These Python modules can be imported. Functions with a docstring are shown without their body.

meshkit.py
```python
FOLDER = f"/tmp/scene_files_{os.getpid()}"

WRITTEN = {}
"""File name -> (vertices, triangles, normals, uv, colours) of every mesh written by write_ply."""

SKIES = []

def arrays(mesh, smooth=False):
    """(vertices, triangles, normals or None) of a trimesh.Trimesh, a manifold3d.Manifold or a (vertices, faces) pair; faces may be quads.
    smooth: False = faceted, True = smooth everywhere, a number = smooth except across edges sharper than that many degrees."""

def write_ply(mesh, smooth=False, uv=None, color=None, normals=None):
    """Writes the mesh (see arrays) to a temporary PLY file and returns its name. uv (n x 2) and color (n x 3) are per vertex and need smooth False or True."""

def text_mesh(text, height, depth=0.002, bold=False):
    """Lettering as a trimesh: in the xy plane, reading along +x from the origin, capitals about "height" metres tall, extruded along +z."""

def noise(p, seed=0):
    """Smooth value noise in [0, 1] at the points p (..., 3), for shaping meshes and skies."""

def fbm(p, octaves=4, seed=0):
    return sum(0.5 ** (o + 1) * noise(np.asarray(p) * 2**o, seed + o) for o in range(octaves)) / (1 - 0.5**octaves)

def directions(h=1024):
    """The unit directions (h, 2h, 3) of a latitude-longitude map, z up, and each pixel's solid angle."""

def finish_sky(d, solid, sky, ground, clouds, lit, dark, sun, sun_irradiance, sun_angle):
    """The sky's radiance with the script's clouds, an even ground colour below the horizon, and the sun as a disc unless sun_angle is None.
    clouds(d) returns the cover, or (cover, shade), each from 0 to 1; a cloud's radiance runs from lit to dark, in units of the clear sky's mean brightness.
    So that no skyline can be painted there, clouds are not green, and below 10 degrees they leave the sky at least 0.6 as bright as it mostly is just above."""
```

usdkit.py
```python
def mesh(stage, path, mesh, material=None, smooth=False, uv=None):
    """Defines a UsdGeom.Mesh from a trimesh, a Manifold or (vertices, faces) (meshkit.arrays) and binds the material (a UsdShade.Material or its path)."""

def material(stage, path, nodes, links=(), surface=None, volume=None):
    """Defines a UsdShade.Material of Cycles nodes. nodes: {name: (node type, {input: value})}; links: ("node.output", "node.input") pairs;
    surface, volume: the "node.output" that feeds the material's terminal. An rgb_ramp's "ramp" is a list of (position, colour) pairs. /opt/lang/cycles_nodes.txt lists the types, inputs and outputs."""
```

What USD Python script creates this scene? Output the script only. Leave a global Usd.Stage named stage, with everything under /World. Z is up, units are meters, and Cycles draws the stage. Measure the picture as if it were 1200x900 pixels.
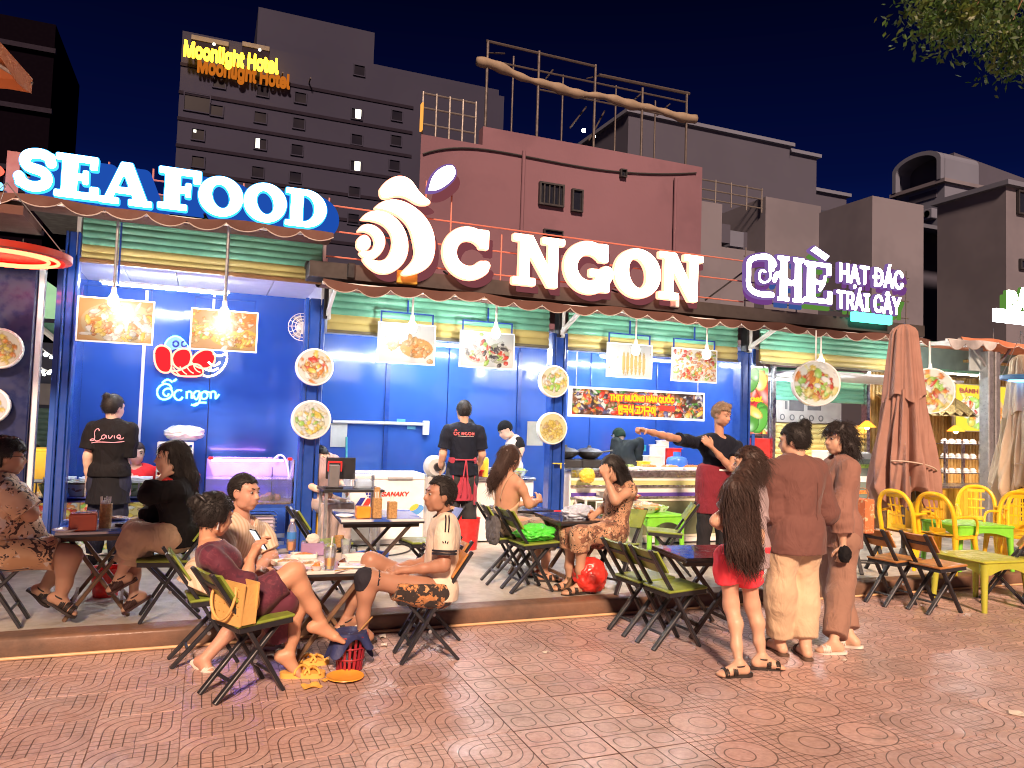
import math,random,glob
import numpy as np,trimesh,shapely
from shapely.geometry import Polygon,LineString,Point,box as sbox
from shapely import affinity,union_all
from scipy import ndimage
import usdkit,meshkit
from meshkit import noise,fbm
from pxr import Usd,UsdGeom,UsdLux,UsdShade,Gf,Sdf,Vt
stage=Usd.Stage.CreateInMemory()
UsdGeom.SetStageUpAxis(stage,UsdGeom.Tokens.z)
UsdGeom.Xform.Define(stage,'/World')
rng=np.random.default_rng(7)
PI=math.pi
FPX,CPX,CAMH=886.,(600.,450.),1.60
_X=np.array([2200.,116.,FPX]);_X/=np.linalg.norm(_X)
_Y=np.array([-359.,34.,FPX]);_Y-=_X*(_X@_Y);_Y/=np.linalg.norm(_Y)
_Z=np.cross(_X,_Y)
ROT=np.stack([_X,_Y,_Z],1)
EYE=np.array([0,0,CAMH])
cam=UsdGeom.Camera.Define(stage,'/World/camera')
_m=np.eye(4);_m[:3,0]=ROT[0];_m[:3,1]=-ROT[1];_m[:3,2]=-ROT[2];_m[:3,3]=EYE
cam.AddTransformOp().Set(Gf.Matrix4d(*_m.T.ravel().tolist()))
cam.CreateHorizontalApertureAttr(36.0);cam.CreateVerticalApertureAttr(27.0)
cam.CreateFocalLengthAttr(FPX/1200*36)
cam.CreateExposureAttr(1.2)
SUN_DIR=np.array([-0.30,-1.0,0.72]);SUN_DIR/=np.linalg.norm(SUN_DIR)
SUN_I,SUN_COL,SKY_S=0.80,(1.0,0.66,0.46),0.085
dome=UsdLux.DomeLight.Define(stage,'/World/sky')
usdkit.material(stage,'/World/Looks/night_sky',{
    's':('sky_texture',{'sky_type':'single_scattering','sun_disc':False,'sun_elevation':math.asin(SUN_DIR[2]),'sun_rotation':math.atan2(SUN_DIR[0],SUN_DIR[1])}),
    'c':('texture_coordinate',{}),'z':('separate_xyz',{}),
    'r':('rgb_ramp',{'ramp':[(0.0,(.006,.022,.130)),(.13,(.005,.019,.115)),(.30,(.0026,.0062,.042)),(.55,(.0012,.0014,.010)),(1,(.0008,.0009,.006))]}),
    'm':('mix_color',{'blend_type':'multiply','fac':1.0}),
    'b':('background_shader',{'strength':SKY_S})},
    [('c.generated','z.vector'),('z.z','r.fac'),('s.color','m.a'),('r.color','m.b'),('m.result','b.color')],surface='b.background')
UsdShade.MaterialBindingAPI.Apply(dome.GetPrim()).Bind(UsdShade.Material.Get(stage,'/World/Looks/night_sky'))
sun=UsdLux.DistantLight.Define(stage,'/World/street_glow')
sun.CreateIntensityAttr(SUN_I);sun.CreateAngleAttr(7.0);sun.CreateColorAttr(Gf.Vec3f(*SUN_COL));sun.CreateNormalizeAttr(True)
_w=SUN_DIR;_u=np.cross([0,0,1.],_w);_u/=np.linalg.norm(_u);_v=np.cross(_w,_u)
_m=np.eye(4);_m[:3,0]=_u;_m[:3,1]=_v;_m[:3,2]=_w
sun.AddTransformOp().Set(Gf.Matrix4d(*_m.T.ravel().tolist()))
for _p in(dome,sun,cam):_p.GetPrim().SetCustomDataByKey('kind','structure')
def ray(px,py):return ROT.T@np.array([px-CPX[0],py-CPX[1],FPX])
def at_y(px,py,y):d=ray(px,py);return EYE+d*(y/d[1])
def at_z(px,py,z=0.):d=ray(px,py);return EYE+d*((z-CAMH)/d[2])
def proj(p):q=ROT@(np.asarray(p,float)-EYE);return np.array(CPX)+FPX*q[:2]/q[2]
_used={}
def numbered(parent,name):
    k=(parent,name);n=_used.get(k,0);_used[k]=n+1
    return name if n==0 else f'{name}_{n:03d}'
def path_of(parent):return '/World' if parent is None else(parent if isinstance(parent,str)else str(parent.GetPath()))
def data(prim,label=None,cat=None,group=None,kind=None):
    for k,v in(('label',label),('category',cat),('group',group),('kind',kind)):
        if v:prim.SetCustomDataByKey(k,v)
    return prim
def thing(name,label,cat,loc=(0,0,0),rotz=0.,group=None,kind=None):
    x=UsdGeom.Xform.Define(stage,'/World/'+numbered('/World',name))
    x.AddTranslateOp().Set(Gf.Vec3d(*map(float,loc)))
    if rotz:x.AddRotateZOp().Set(math.degrees(rotz))
    return data(x.GetPrim(),label,cat,group,kind)
def part(name,parent,label=None,kind=None):
    x=UsdGeom.Xform.Define(stage,path_of(parent)+'/'+numbered(path_of(parent),name))
    return data(x.GetPrim(),label,None,None,kind)
def obj(name,mesh,mat,parent=None,smooth=False,label=None,cat=None,group=None,kind=None,colors=None):
    if isinstance(mesh,MB):mesh=mesh.mesh()
    pp=path_of(parent)
    m=usdkit.mesh(stage,pp+'/'+numbered(pp,name),mesh,mat,smooth)
    if colors is not None:
        UsdGeom.PrimvarsAPI(m).CreatePrimvar('print',Sdf.ValueTypeNames.Color3fArray,'vertex').Set(Vt.Vec3fArray.FromNumpy(np.asarray(colors,np.float32)))
    return data(m.GetPrim(),label,cat,group,kind)
def dup(root,loc,rotz=0.,label=None,group=None):
    was=root.GetCustomData()
    base=root.GetName()
    r=thing(base,label or was.get('label'),was.get('category'),loc,rotz,group or was.get('group'))
    r.GetReferences().AddInternalReference(root.GetPath());r.SetInstanceable(True)
    return r
def rz(a):c,s=math.cos(a),math.sin(a);return np.array([[c,-s,0],[s,c,0],[0,0,1.]])
_BV=np.array([[x,y,z]for z in(-.5,.5)for y in(-.5,.5)for x in(-.5,.5)])
_BF=np.array([[0,2,3],[0,3,1],[4,5,7],[4,7,6],[0,1,5],[0,5,4],[2,6,7],[2,7,3],[0,4,6],[0,6,2],[1,3,7],[1,7,5]])
class MB:
    def __init__(s):s.v,s.f,s.n=[],[],0
    def add(s,v,f):
        v=np.asarray(v,float).reshape(-1,3);f=np.asarray(f,int)
        if f.shape[1]==4:f=np.vstack([f[:,[0,1,2]],f[:,[0,2,3]]])
        s.v.append(v);s.f.append(f+s.n);s.n+=len(v);return s
    def mesh(s):return trimesh.Trimesh(np.vstack(s.v),np.vstack(s.f),process=False)
    def tm(s,t):return s.add(t.vertices,t.faces)
    def box(s,c,d,R=None,bev=0.):
        if bev>0:
            h=np.asarray(d,float)/2;b=min(bev,*(h*.9));pts=[]
            for sx in(-1,1):
                for sy in(-1,1):
                    for sz in(-1,1):
                        q=np.array([sx,sy,sz])
                        for k in range(3):
                            e=h-b;e[k]=h[k];pts.append(q*e)
            hull=trimesh.convex.convex_hull(np.array(pts));v,f=hull.vertices,hull.faces
        else:v,f=_BV*np.asarray(d,float),_BF
        if R is not None:v=v@np.asarray(R).T
        return s.add(v+np.asarray(c,float),f)
    def beam(s,p0,p1,w,h,up=(0,0,1.),bev=0.):
        p0,p1=np.asarray(p0,float),np.asarray(p1,float);d=p1-p0;L=np.linalg.norm(d);d=d/L
        u=np.asarray(up,float)
        if abs(u@d)>.98:u=np.array([1.,0,0])
        a=np.cross(u,d);a/=np.linalg.norm(a);b=np.cross(d,a)
        return s.box((p0+p1)/2,(w,h,L),np.stack([a,b,d],1),bev)
    def tube(s,pts,r,n=8,caps=True):
        p=np.asarray(pts,float);r=np.broadcast_to(np.asarray(r,float),(len(p),))
        t=np.gradient(p,axis=0);t/=np.linalg.norm(t,axis=1,keepdims=True)+1e-12
        ref=np.array([0,0,1.])if abs(t[:,2]).mean()<.8 else np.array([0.3,1.,0])
        a=np.cross(t,ref);a/=np.linalg.norm(a,axis=1,keepdims=True)+1e-12;b=np.cross(t,a)
        g=np.arange(n)*2*PI/n
        v=(p[:,None]+r[:,None,None]*(np.cos(g)[None,:,None]*a[:,None]+np.sin(g)[None,:,None]*b[:,None])).reshape(-1,3)
        i,j=np.meshgrid(np.arange(len(p)-1),np.arange(n),indexing='ij')
        q=np.stack([i*n+j,(i+1)*n+j,(i+1)*n+(j+1)%n,i*n+(j+1)%n],-1).reshape(-1,4)
        f=np.vstack([q[:,[0,1,2]],q[:,[0,2,3]]])
        if caps:
            m=len(v);v=np.vstack([v,p[:1],p[-1:]]);e=(len(p)-1)*n;k=np.arange(n)
            f=np.vstack([f,np.stack([np.full(n,m),k,(k+1)%n],1),np.stack([np.full(n,m+1),e+(k+1)%n,e+k],1)])
        return s.add(v,f)
    def cyl(s,p0,p1,r0,r1=None,n=16):return s.tube([p0,p1],[r0,r0 if r1 is None else r1],n)
    def lathe(s,prof,c=(0,0,0),n=24,R=None,sx=1.,sy=1.):
        prof=np.asarray(prof,float);g=np.arange(n)*2*PI/n
        v=np.stack([prof[:,None,0]*np.cos(g)*sx,prof[:,None,0]*np.sin(g)*sy,np.broadcast_to(prof[:,None,1],(len(prof),n))],-1).reshape(-1,3)
        i,j=np.meshgrid(np.arange(len(prof)-1),np.arange(n),indexing='ij')
        q=np.stack([i*n+j,i*n+(j+1)%n,(i+1)*n+(j+1)%n,(i+1)*n+j],-1).reshape(-1,4)
        if R is not None:v=v@np.asarray(R).T
        return s.add(v+np.asarray(c,float),q)
    def ball(s,c,r,n=2):
        t=trimesh.creation.icosphere(n);return s.add(t.vertices*np.asarray(r,float)+np.asarray(c,float),t.faces)
    def prism(s,poly,depth,O=(0,0,0),U=(1,0,0),V=(0,0,1)):
        """a flat outline (u, v) at O, thickness along U x V towards -; extruded by depth"""
        U,V,O=(np.asarray(a,float)for a in(U,V,O));N=np.cross(U,V)
        for g in getattr(poly,'geoms',[poly]):
            if g.is_empty or g.area<1e-9 or g.geom_type!='Polygon':continue
            t=trimesh.creation.extrude_polygon(g,depth,engine='earcut')
            s.add(O+t.vertices[:,:1]*U+t.vertices[:,1:2]*V+t.vertices[:,2:]*N,t.faces)
        return s
    def grid(s,P):
        P=np.asarray(P,float);a,b=P.shape[:2]
        i,j=np.meshgrid(np.arange(a-1),np.arange(b-1),indexing='ij')
        return s.add(P.reshape(-1,3),np.stack([i*b+j,(i+1)*b+j,(i+1)*b+j+1,i*b+j+1],-1).reshape(-1,4))
def spline(pts,n=60):
    p=np.asarray(pts,float);t=np.r_[0,np.cumsum(np.linalg.norm(np.diff(p,axis=0),axis=1))]
    from scipy.interpolate import CubicSpline
    return CubicSpline(t,p)(np.linspace(0,t[-1],n))
_fonts={}
def text_shape(text,stroke=0,font='Inter.woff2',slant=0.):
    """Letter outlines with capitals 1 high, starting at the origin."""
    from PIL import Image,ImageDraw,ImageFont
    fn=_fonts.get(font)or _fonts.setdefault(font,ImageFont.truetype(glob.glob('/opt/blender-*/*/datafiles/fonts/'+font)[0],96))
    x0,y0,x1,y1=fn.getbbox(text,anchor='ls',stroke_width=stroke)
    im=Image.new('L',(int(x1-x0)+8,int(y1-y0)+8))
    ImageDraw.Draw(im).text((4-x0,4-y0),text,255,fn,anchor='ls',stroke_width=stroke)
    on=np.pad(np.asarray(im)>127,((0,0),(1,1))).astype(np.int8)
    rows,st=np.nonzero(np.diff(on,axis=1)==1);en=np.nonzero(np.diff(on,axis=1)==-1)[1]
    sh=union_all(shapely.box(st,-rows-1,en,-rows)).buffer(.6).buffer(-.6).simplify(.6)
    sh=affinity.affine_transform(sh,[1/70.,float(slant)/70.,0,1/70.,-4/70.,float(4-y0)/70.])
    return sh
def fit(shape,x0,x1,z0,z1):
    a,b,c,d=shape.bounds
    return affinity.affine_transform(shape,[(x1-x0)/(c-a),0,0,(z1-z0)/(d-b),x0-a*(x1-x0)/(c-a),z0-b*(z1-z0)/(d-b)])
class Ref(str):pass
_OUT=dict(texture_coordinate='object',noise_texture='fac',rgb_ramp='color',mix_color='result',math='value',bump='normal',principled_bsdf='BSDF',geometry='position',separate_xyz='x',voronoi_texture='distance',wave_texture='fac',attribute='color',emission='emission',mix_closure='closure',transparent_bsdf='BSDF',glossy_bsdf='BSDF',fresnel='fac',mapping='vector',combine_xyz='vector',translucent_bsdf='BSDF',add_closure='closure',object_info='random',white_noise_texture='value',hsv='color',layer_weight='facing',glass_bsdf='BSDF',diffuse_bsdf='BSDF')
class NG:
    def __init__(s):s.nodes,s.links={},[]
    def __call__(s,kind,**inp):
        n=f'n{len(s.nodes)}';vals={}
        for k,v in inp.items():
            if isinstance(v,Ref):s.links.append((str(v),f'{n}.{k}'))
            else:vals[k]=v
        s.nodes[n]=(kind,vals);return Ref(f'{n}.{_OUT[kind]}')
    def m(s,op,a,b=0.,c=None):
        kw=dict(math_type=op,value1=a,value2=b)
        if c is not None:kw['value3']=c
        return s('math',**kw)
    def out(s,r,o):return Ref(r.split('.')[0]+'.'+o)
    def xyz(s,v):
        r=s('separate_xyz',vector=v);return r,s.out(r,'y'),s.out(r,'z')
    def mix(s,f,a,b,how='mix'):return s('mix_color',blend_type=how,fac=f,a=a,b=b)
    def step(s,v,lo,hi):return s('rgb_ramp',fac=v,ramp=[(lo,(0,0,0)),(hi,(1,1,1))])
    def done(s,name,surf):return usdkit.material(stage,'/World/Looks/'+name,s.nodes,s.links,surface=str(surf))
MATS={}
def M(name,col,rough=.5,metal=0.,var=.14,vscale=6.,bump=0.,bscale=60.,col2=None,cscale=2.5,cut=(.5,.62),spec=.5,coat=0.,sheen=0.,rvar=.1,world=False,sub=0.):
    if name in MATS:return MATS[name]
    g=NG();co=g('geometry')if world else g('texture_coordinate')
    c=np.array(col,float)
    n=g('noise_texture',vector=co,scale=vscale,detail=4.)
    base=g('rgb_ramp',fac=n,ramp=[(.25,tuple(c*(1-var))),(.75,tuple(np.minimum(c*(1+var),.95)))])
    if col2 is not None:
        n2=g('noise_texture',vector=co,scale=cscale,detail=5.,roughness=.6)
        base=g.mix(g.step(n2,*cut),base,tuple(col2))
    n3=g('noise_texture',vector=co,scale=vscale*2.3,detail=3.)
    ro=g('rgb_ramp',fac=n3,ramp=[(.3,(max(rough-rvar,.03),)*3),(.7,(min(rough+rvar,1),)*3)])
    kw=dict(base_color=base,roughness=ro,metallic=metal,specular_ior_level=spec,coat_weight=coat,sheen_weight=sheen)
    if sub:kw.update(subsurface_weight=sub,subsurface_scale=.01)
    if bump:
        nb=g('noise_texture',vector=co,scale=bscale,detail=4.)
        kw['normal']=g('bump',height=nb,strength=bump,distance=.01)
    MATS[name]=g.done(name,g('principled_bsdf',**kw));return MATS[name]
def EM(name,col,s):
    if name not in MATS:
        g=NG();MATS[name]=g.done(name,g('emission',color=tuple(col),strength=s))
    return MATS[name]
def glassy(name,tint=(.9,.95,.95),ior=1.35,rough=.02,haze=0.):
    if name not in MATS:
        g=NG();t=g('transparent_bsdf',color=tuple(tint));gl=g('glossy_bsdf',color=(1.,1,1),roughness=rough)
        r=g('mix_closure',fac=g('fresnel',IOR=ior),closure1=t,closure2=gl)
        if haze:r=g('mix_closure',fac=haze,closure1=r,closure2=g('diffuse_bsdf',color=(.85,.87,.9)))
        MATS[name]=g.done(name,r)
    return MATS[name]
def print_mat(name,glow=0.,rough=.35):
    if name not in MATS:
        g=NG();a=g('attribute',attribute='print')
        kw=dict(base_color=a,roughness=rough)
        if glow:kw.update(emission_color=a,emission_strength=glow)
        MATS[name]=g.done(name,g('principled_bsdf',**kw))
    return MATS[name]
# ================================================================== THE SETTING
def tile_mat(name,kind,world=False):
    g=NG()
    if world:
        p=g('geometry');x,y,z=g.xyz(p)
        u=g.m('subtract',g.m('floored_modulo',g.m('add',x,.04),.4),.2);v=g.m('subtract',g.m('floored_modulo',g.m('subtract',y,2.9),.4),.2)
        wp=p
    else:
        tc=g('texture_coordinate');u,v,_=g.xyz(tc);wp=g('geometry')
    def groove(d,period,w):
        q=g.m('pingpong',d,period/2)
        return g('rgb_ramp',fac=g.m('multiply',q,1/w),ramp=[(.45,(1,1,1)),(1.,(0,0,0))])
    s=.052
    if kind=='arcs':
        r=g.m('sqrt',g.m('add',g.m('multiply',u,u),g.m('multiply',v,v)))
        arcs=groove(g.m('add',r,0.),s,.0035)
        grid=g.m('maximum',groove(u,s,.0035),groove(v,s,.0035))
        arc_side=g.m('less_than',g.m('multiply',u,v),0.)
        inner=g.m('less_than',r,s*.86)
        body=g.mix(arc_side,grid,arcs)
        h=g.mix(inner,body,(0.,0.,0.))
    elif kind=='rings':
        r1=g.m('sqrt',g.m('add',g.m('multiply',u,u),g.m('multiply',v,v)))
        uu=g.m('subtract',u,.035);r2=g.m('sqrt',g.m('add',g.m('multiply',uu,uu),g.m('multiply',v,v)))
        ring=g.m('maximum',g.m('compare',r1,.15,.0035),g.m('compare',r2,.075,.0035))
        out=g.m('greater_than',r1,.15)
        grid=g.m('multiply',out,g.m('maximum',groove(u,.05,.0035),groove(v,.05,.0035)))
        h=g.m('maximum',ring,grid)
    else:
        a=g.m('subtract',g.m('floored_modulo',g.m('add',u,.2),.2),.1);b=g.m('subtract',g.m('floored_modulo',g.m('add',v,.2),.2),.1)
        r=g.m('power',g.m('add',g.m('power',g.m('absolute',a),3.),g.m('power',g.m('absolute',b),3.)),1/3.)
        h=g.m('maximum',g.m('compare',r,.062,.0035),g.m('maximum',groove(g.m('add',u,.2),.2,.005),groove(g.m('add',v,.2),.2,.005)))
    n1=g('noise_texture',vector=wp,scale=.8,detail=5.);n2=g('noise_texture',vector=wp,scale=30.,detail=6.,roughness=.7)
    n3=g('noise_texture',vector=wp,scale=3.2,detail=5.,roughness=.65)
    base=g('rgb_ramp',fac=n1,ramp=[(.36,(.52,.34,.305)),(.5,(.62,.375,.335)),(.66,(.54,.40,.365))])
    base=g.mix(g.step(n3,.50,.74),base,(.29,.20,.175));n4=g('noise_texture',vector=wp,scale=1.7,detail=7.,roughness=.7,distortion=.6);base=g.mix(g.m('multiply',g.step(n4,.60,.66),.55),base,(.12,.085,.075));n5=g('voronoi_texture',vector=wp,scale=7.);base=g.mix(g.m('multiply',g.step(n5,.065,.05),.8),base,(.10,.08,.075))
    base=g.mix(.55,base,g('rgb_ramp',fac=n2,ramp=[(.3,(.27,.185,.165)),(.7,(.64,.48,.45))]),'mix')
    if not world:
        rr=g('object_info');base=g.mix(.8,base,g('rgb_ramp',fac=rr,ramp=[(0,(.74,.74,.75)),(1,(1.0,1.0,1.0))]),'multiply')
    base=g.mix(g.m('multiply',h,.85),base,(.055,.032,.026))
    rough=g('rgb_ramp',fac=n3,ramp=[(.35,(.24,)*3),(.65,(.46,)*3)])
    hh=g.m('subtract',g.m('multiply',n2,.25),h)
    nrm=g('bump',height=hh,strength=.7,distance=.004)
    return g.done(name,g('principled_bsdf',base_color=base,roughness=rough,normal=nrm,specular_ior_level=.5))
T_ARC,T_RING,T_SQ=(tile_mat(n,k)for n,k in(('pavement_tile_arcs','arcs'),('pavement_tile_rings','rings'),('pavement_tile_squares','squares')))
T_FAR=tile_mat('pavement_far','arcs',True)
pv=MB();_gx,_gy=np.meshgrid(np.linspace(-60,90,16),[-60.,-20.,2.0,5.71],indexing='ij');pv.grid(np.stack([_gx,_gy,_gx*0-.007],-1))
pavement=obj('pavement',pv,T_FAR,kind='structure',label='reddish patterned cement tile pavement')
def tile_mesh():
    t=MB();a,b=.1985,.1965
    v=[[sx*a,sy*a,-.02]for sx,sy in((-1,-1),(1,-1),(1,1),(-1,1))]+[[sx*a,sy*a,-.002]for sx,sy in((-1,-1),(1,-1),(1,1),(-1,1))]+[[sx*b,sy*b,0]for sx,sy in((-1,-1),(1,-1),(1,1),(-1,1))]
    f=[[8,9,10,11]]+[[i,(i+1)%4,4+(i+1)%4,4+i]for i in range(4)]+[[4+i,4+(i+1)%4,8+(i+1)%4,8+i]for i in range(4)]
    return t.add(v,f)
_protos={}
cand=[]
for j in range(-1,8):
    for i in range(-12,40):
        x,y=-.04+.4*i+.2,2.5+.4*j+.2
        if y>5.6:continue
        px,py=proj((x,y,0))if y>.5 else(9e9,0)
        if-90<px<1290 and py<960:cand.append((x*x+y*y,x,y,i,j))
cand.sort()
for _,x,y,i,j in cand[:300]:
    k='squares' if 1.75<x<2.25 and y<5.0 else('rings' if 2.25<x<3.75 and y>3.0 else 'arcs')
    mm={'arcs':T_ARC,'rings':T_RING,'squares':T_SQ}[k]
    r=((0 if k!='arcs' else(0,0)[(i+j)%2])+(180 if rng.random()<.5 else 0))%360
    path='/World/pavement/'+numbered('/World/pavement','tile')
    dz=rng.uniform(-.0012,.0012)
    if k not in _protos:
        m=usdkit.mesh(stage,path,tile_mesh().mesh(),mm);_protos[k]=path
    else:
        m=UsdGeom.Mesh.Define(stage,path);m.GetPrim().GetReferences().AddInternalReference(_protos[k])
        m.ClearXformOpOrder()
    m.AddTranslateOp().Set(Gf.Vec3d(x,y,dz));m.AddRotateXYZOp().Set(Gf.Vec3f(rng.normal(0,.12),rng.normal(0,.12),r+rng.normal(0,.15)))
def concrete(name,col,stain,rough=.55):
    g=NG();p=g('geometry')
    n1=g('noise_texture',vector=p,scale=1.4,detail=6.,roughness=.65);n2=g('noise_texture',vector=p,scale=9.,detail=5.);n3=g('noise_texture',vector=p,scale=60.,detail=4.)
    b=g.mix(g.step(n1,.46,.62),tuple(col),tuple(stain));b=g.mix(.35,b,g('rgb_ramp',fac=n2,ramp=[(.3,tuple(np.array(col)*.6)),(.7,tuple(np.array(col)*1.25))]))
    ro=g('rgb_ramp',fac=n1,ramp=[(.4,(rough-.25,)*3),(.6,(rough+.15,)*3)])
    nb=g('bump',height=g.m('add',n2,g.m('multiply',n3,.4)),strength=.35,distance=.012)
    return g.done(name,g('principled_bsdf',base_color=b,roughness=ro,normal=nb))
C_FLOOR=concrete('platform_concrete',(.44,.42,.37),(.27,.25,.21))
C_KERB=concrete('kerb_cement',(.19,.105,.068),(.085,.06,.048),.6)
fl=MB();gx,gy=np.meshgrid(np.linspace(-9,24,120),np.linspace(5.88,13.5,40),indexing='ij')
fl.grid(np.stack([gx,gy,.13+.006*(fbm(np.stack([gx*1.3,gy*1.3,gx*0],-1))-.5)],-1))
obj('platform_floor',fl,C_FLOOR,smooth=True,kind='structure',label='raised concrete platform under the stalls')
kb=MB();xs=np.linspace(-9,24,260);rows=[]
for(y,z)in((5.705,-.02),(5.700,.06),(5.70,.108),(5.712,.124),(5.735,.131),(5.885,.133)):
    w=(fbm(np.stack([xs*2.2,xs*0+z*7,xs*0+y],-1),4,3)-.5)*(.016 if z>.05 else .004)
    rows.append(np.stack([xs,y+w,z+w*.35],-1))
kb.grid(np.array(rows)[:,::-1]if False else np.array(rows))
obj('kerb',kb,C_KERB,smooth=50,kind='structure',label='worn red brown cement kerb of the platform')
pipe=MB();pipe.tube(spline([(-9,5.66,.012),(-3,5.67,.014),(0.2,5.665,.013),(3.3,5.672,.014),(7.5,5.665,.013),(14,5.67,.014)],60),.011,8)
obj('ground_conduit',pipe,M('conduit_plastic',(.62,.40,.22),.45),smooth=True,label='thin pale conduit running along the foot of the kerb',cat='pipe')
# ================================================================== BUILDINGS BEHIND
W_PINK=M('pink_plaster',(.160,.092,.120),.85,spec=.08,var=.10,vscale=.5,bump=.15,bscale=18,world=True,col2=(.135,.078,.103),cscale=.35)
W_HOTEL=M('grey_plaster',(.030,.031,.056),.85,spec=.08,var=.08,vscale=.2,world=True)
W_BAND=M('dark_band_paint',(.014,.012,.022),.8,spec=.05,world=True)
W_BEIGE=M('beige_plaster',(.135,.132,.165),.85,spec=.08,var=.08,vscale=.4,world=True,col2=(.112,.110,.140),cscale=.3)
W_GREY=M('pale_grey_plaster',(.115,.130,.185),.85,spec=.08,var=.08,vscale=.4,world=True)
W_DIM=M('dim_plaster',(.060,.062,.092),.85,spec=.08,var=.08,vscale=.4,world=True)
G_DARK=M('dark_window_glass',(.012,.014,.022),.12,var=.05,spec=.6)
FRAME=M('dark_window_frame',(.025,.025,.03),.5)
STEEL_D=M('rusty_scaffold_steel',(.06,.05,.05),.6,metal=.3)
RAIL=M('grey_rail_steel',(.14,.13,.13),.5,metal=.4)
LIT_W=EM('lit_window',(1.,.93,.75),1.2)
H_GLASS=M('hotel_window_glass',(.004,.004,.012),.35,var=.02,vscale=.2,spec=.15)
def window(parent,x,y,z,w,h,mat=None,bars=0,frame=.05,glass_name='pane',frame_mat=None):
    f=MB()
    if frame_mat:y+=.025
    for sx in(-1,1):f.box((x+sx*(w/2-frame/2),y-.03,z),(frame,.08,h))
    for sz in(-1,1):f.box((x,y-.031,z+sz*(h/2-frame/2)),(w-2*frame,.08,frame))
    for k in range(bars):f.box((x-w/2+(k+1)*w/(bars+1),y-.045,z),(.025,.025,h-2*frame))
    wn=obj('window',f,frame_mat or FRAME,parent)
    p=MB();p.box((x,y-.012,z),(w-2*frame,.02,h-2*frame));obj(glass_name,p,mat or G_DARK,wn)
    return wn
hy=32.0
def hx(px,py):return at_y(px,py,hy)
ht=thing('hotel_tower','tall dark hotel tower with ledges between storeys and glowing yellow rooftop sign','building',(0,0,0))
A=lambda px,py:at_y(px,py,hy)
hl,hr=A(205,200)[0],A(588,200)[0]
roof_z=A(450,72)[2];low_z=A(210,35)[2]+1.1;mid_x=A(400,80)[0];step_x=A(303,60)[0]
b=MB();b.box(((hl+hr)/2,hy+5,(low_z-1.1)/2),(hr-hl,10,low_z-1.1));obj('wall',b,W_HOTEL,ht)
top_z=A(303,50)[2]+.35
b=MB();b.box(((step_x+hr*.985)/2+.2,hy+5.2,(low_z-1.1+top_z)/2),(hr*.985-step_x-.2,9.4,top_z-low_z+1.1));obj('upper_wall',b,W_HOTEL,ht)
pz=A(303,13)[2]+1.35;b=MB();x0,x1=A(305,20)[0],A(450,50)[0]
b.box(((x0+x1)/2,hy+5.5,(pz+top_z)/2),(x1-x0,6.5,pz-top_z));obj('penthouse',b,W_HOTEL,ht)
b=MB();x0,x1=A(345,20)[0],A(385,20)[0];b.box(((x0+x1)/2,hy+6.5,pz+.6),(x1-x0,3,1.2));obj('water_tank_house',b,W_HOTEL,ht)
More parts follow.
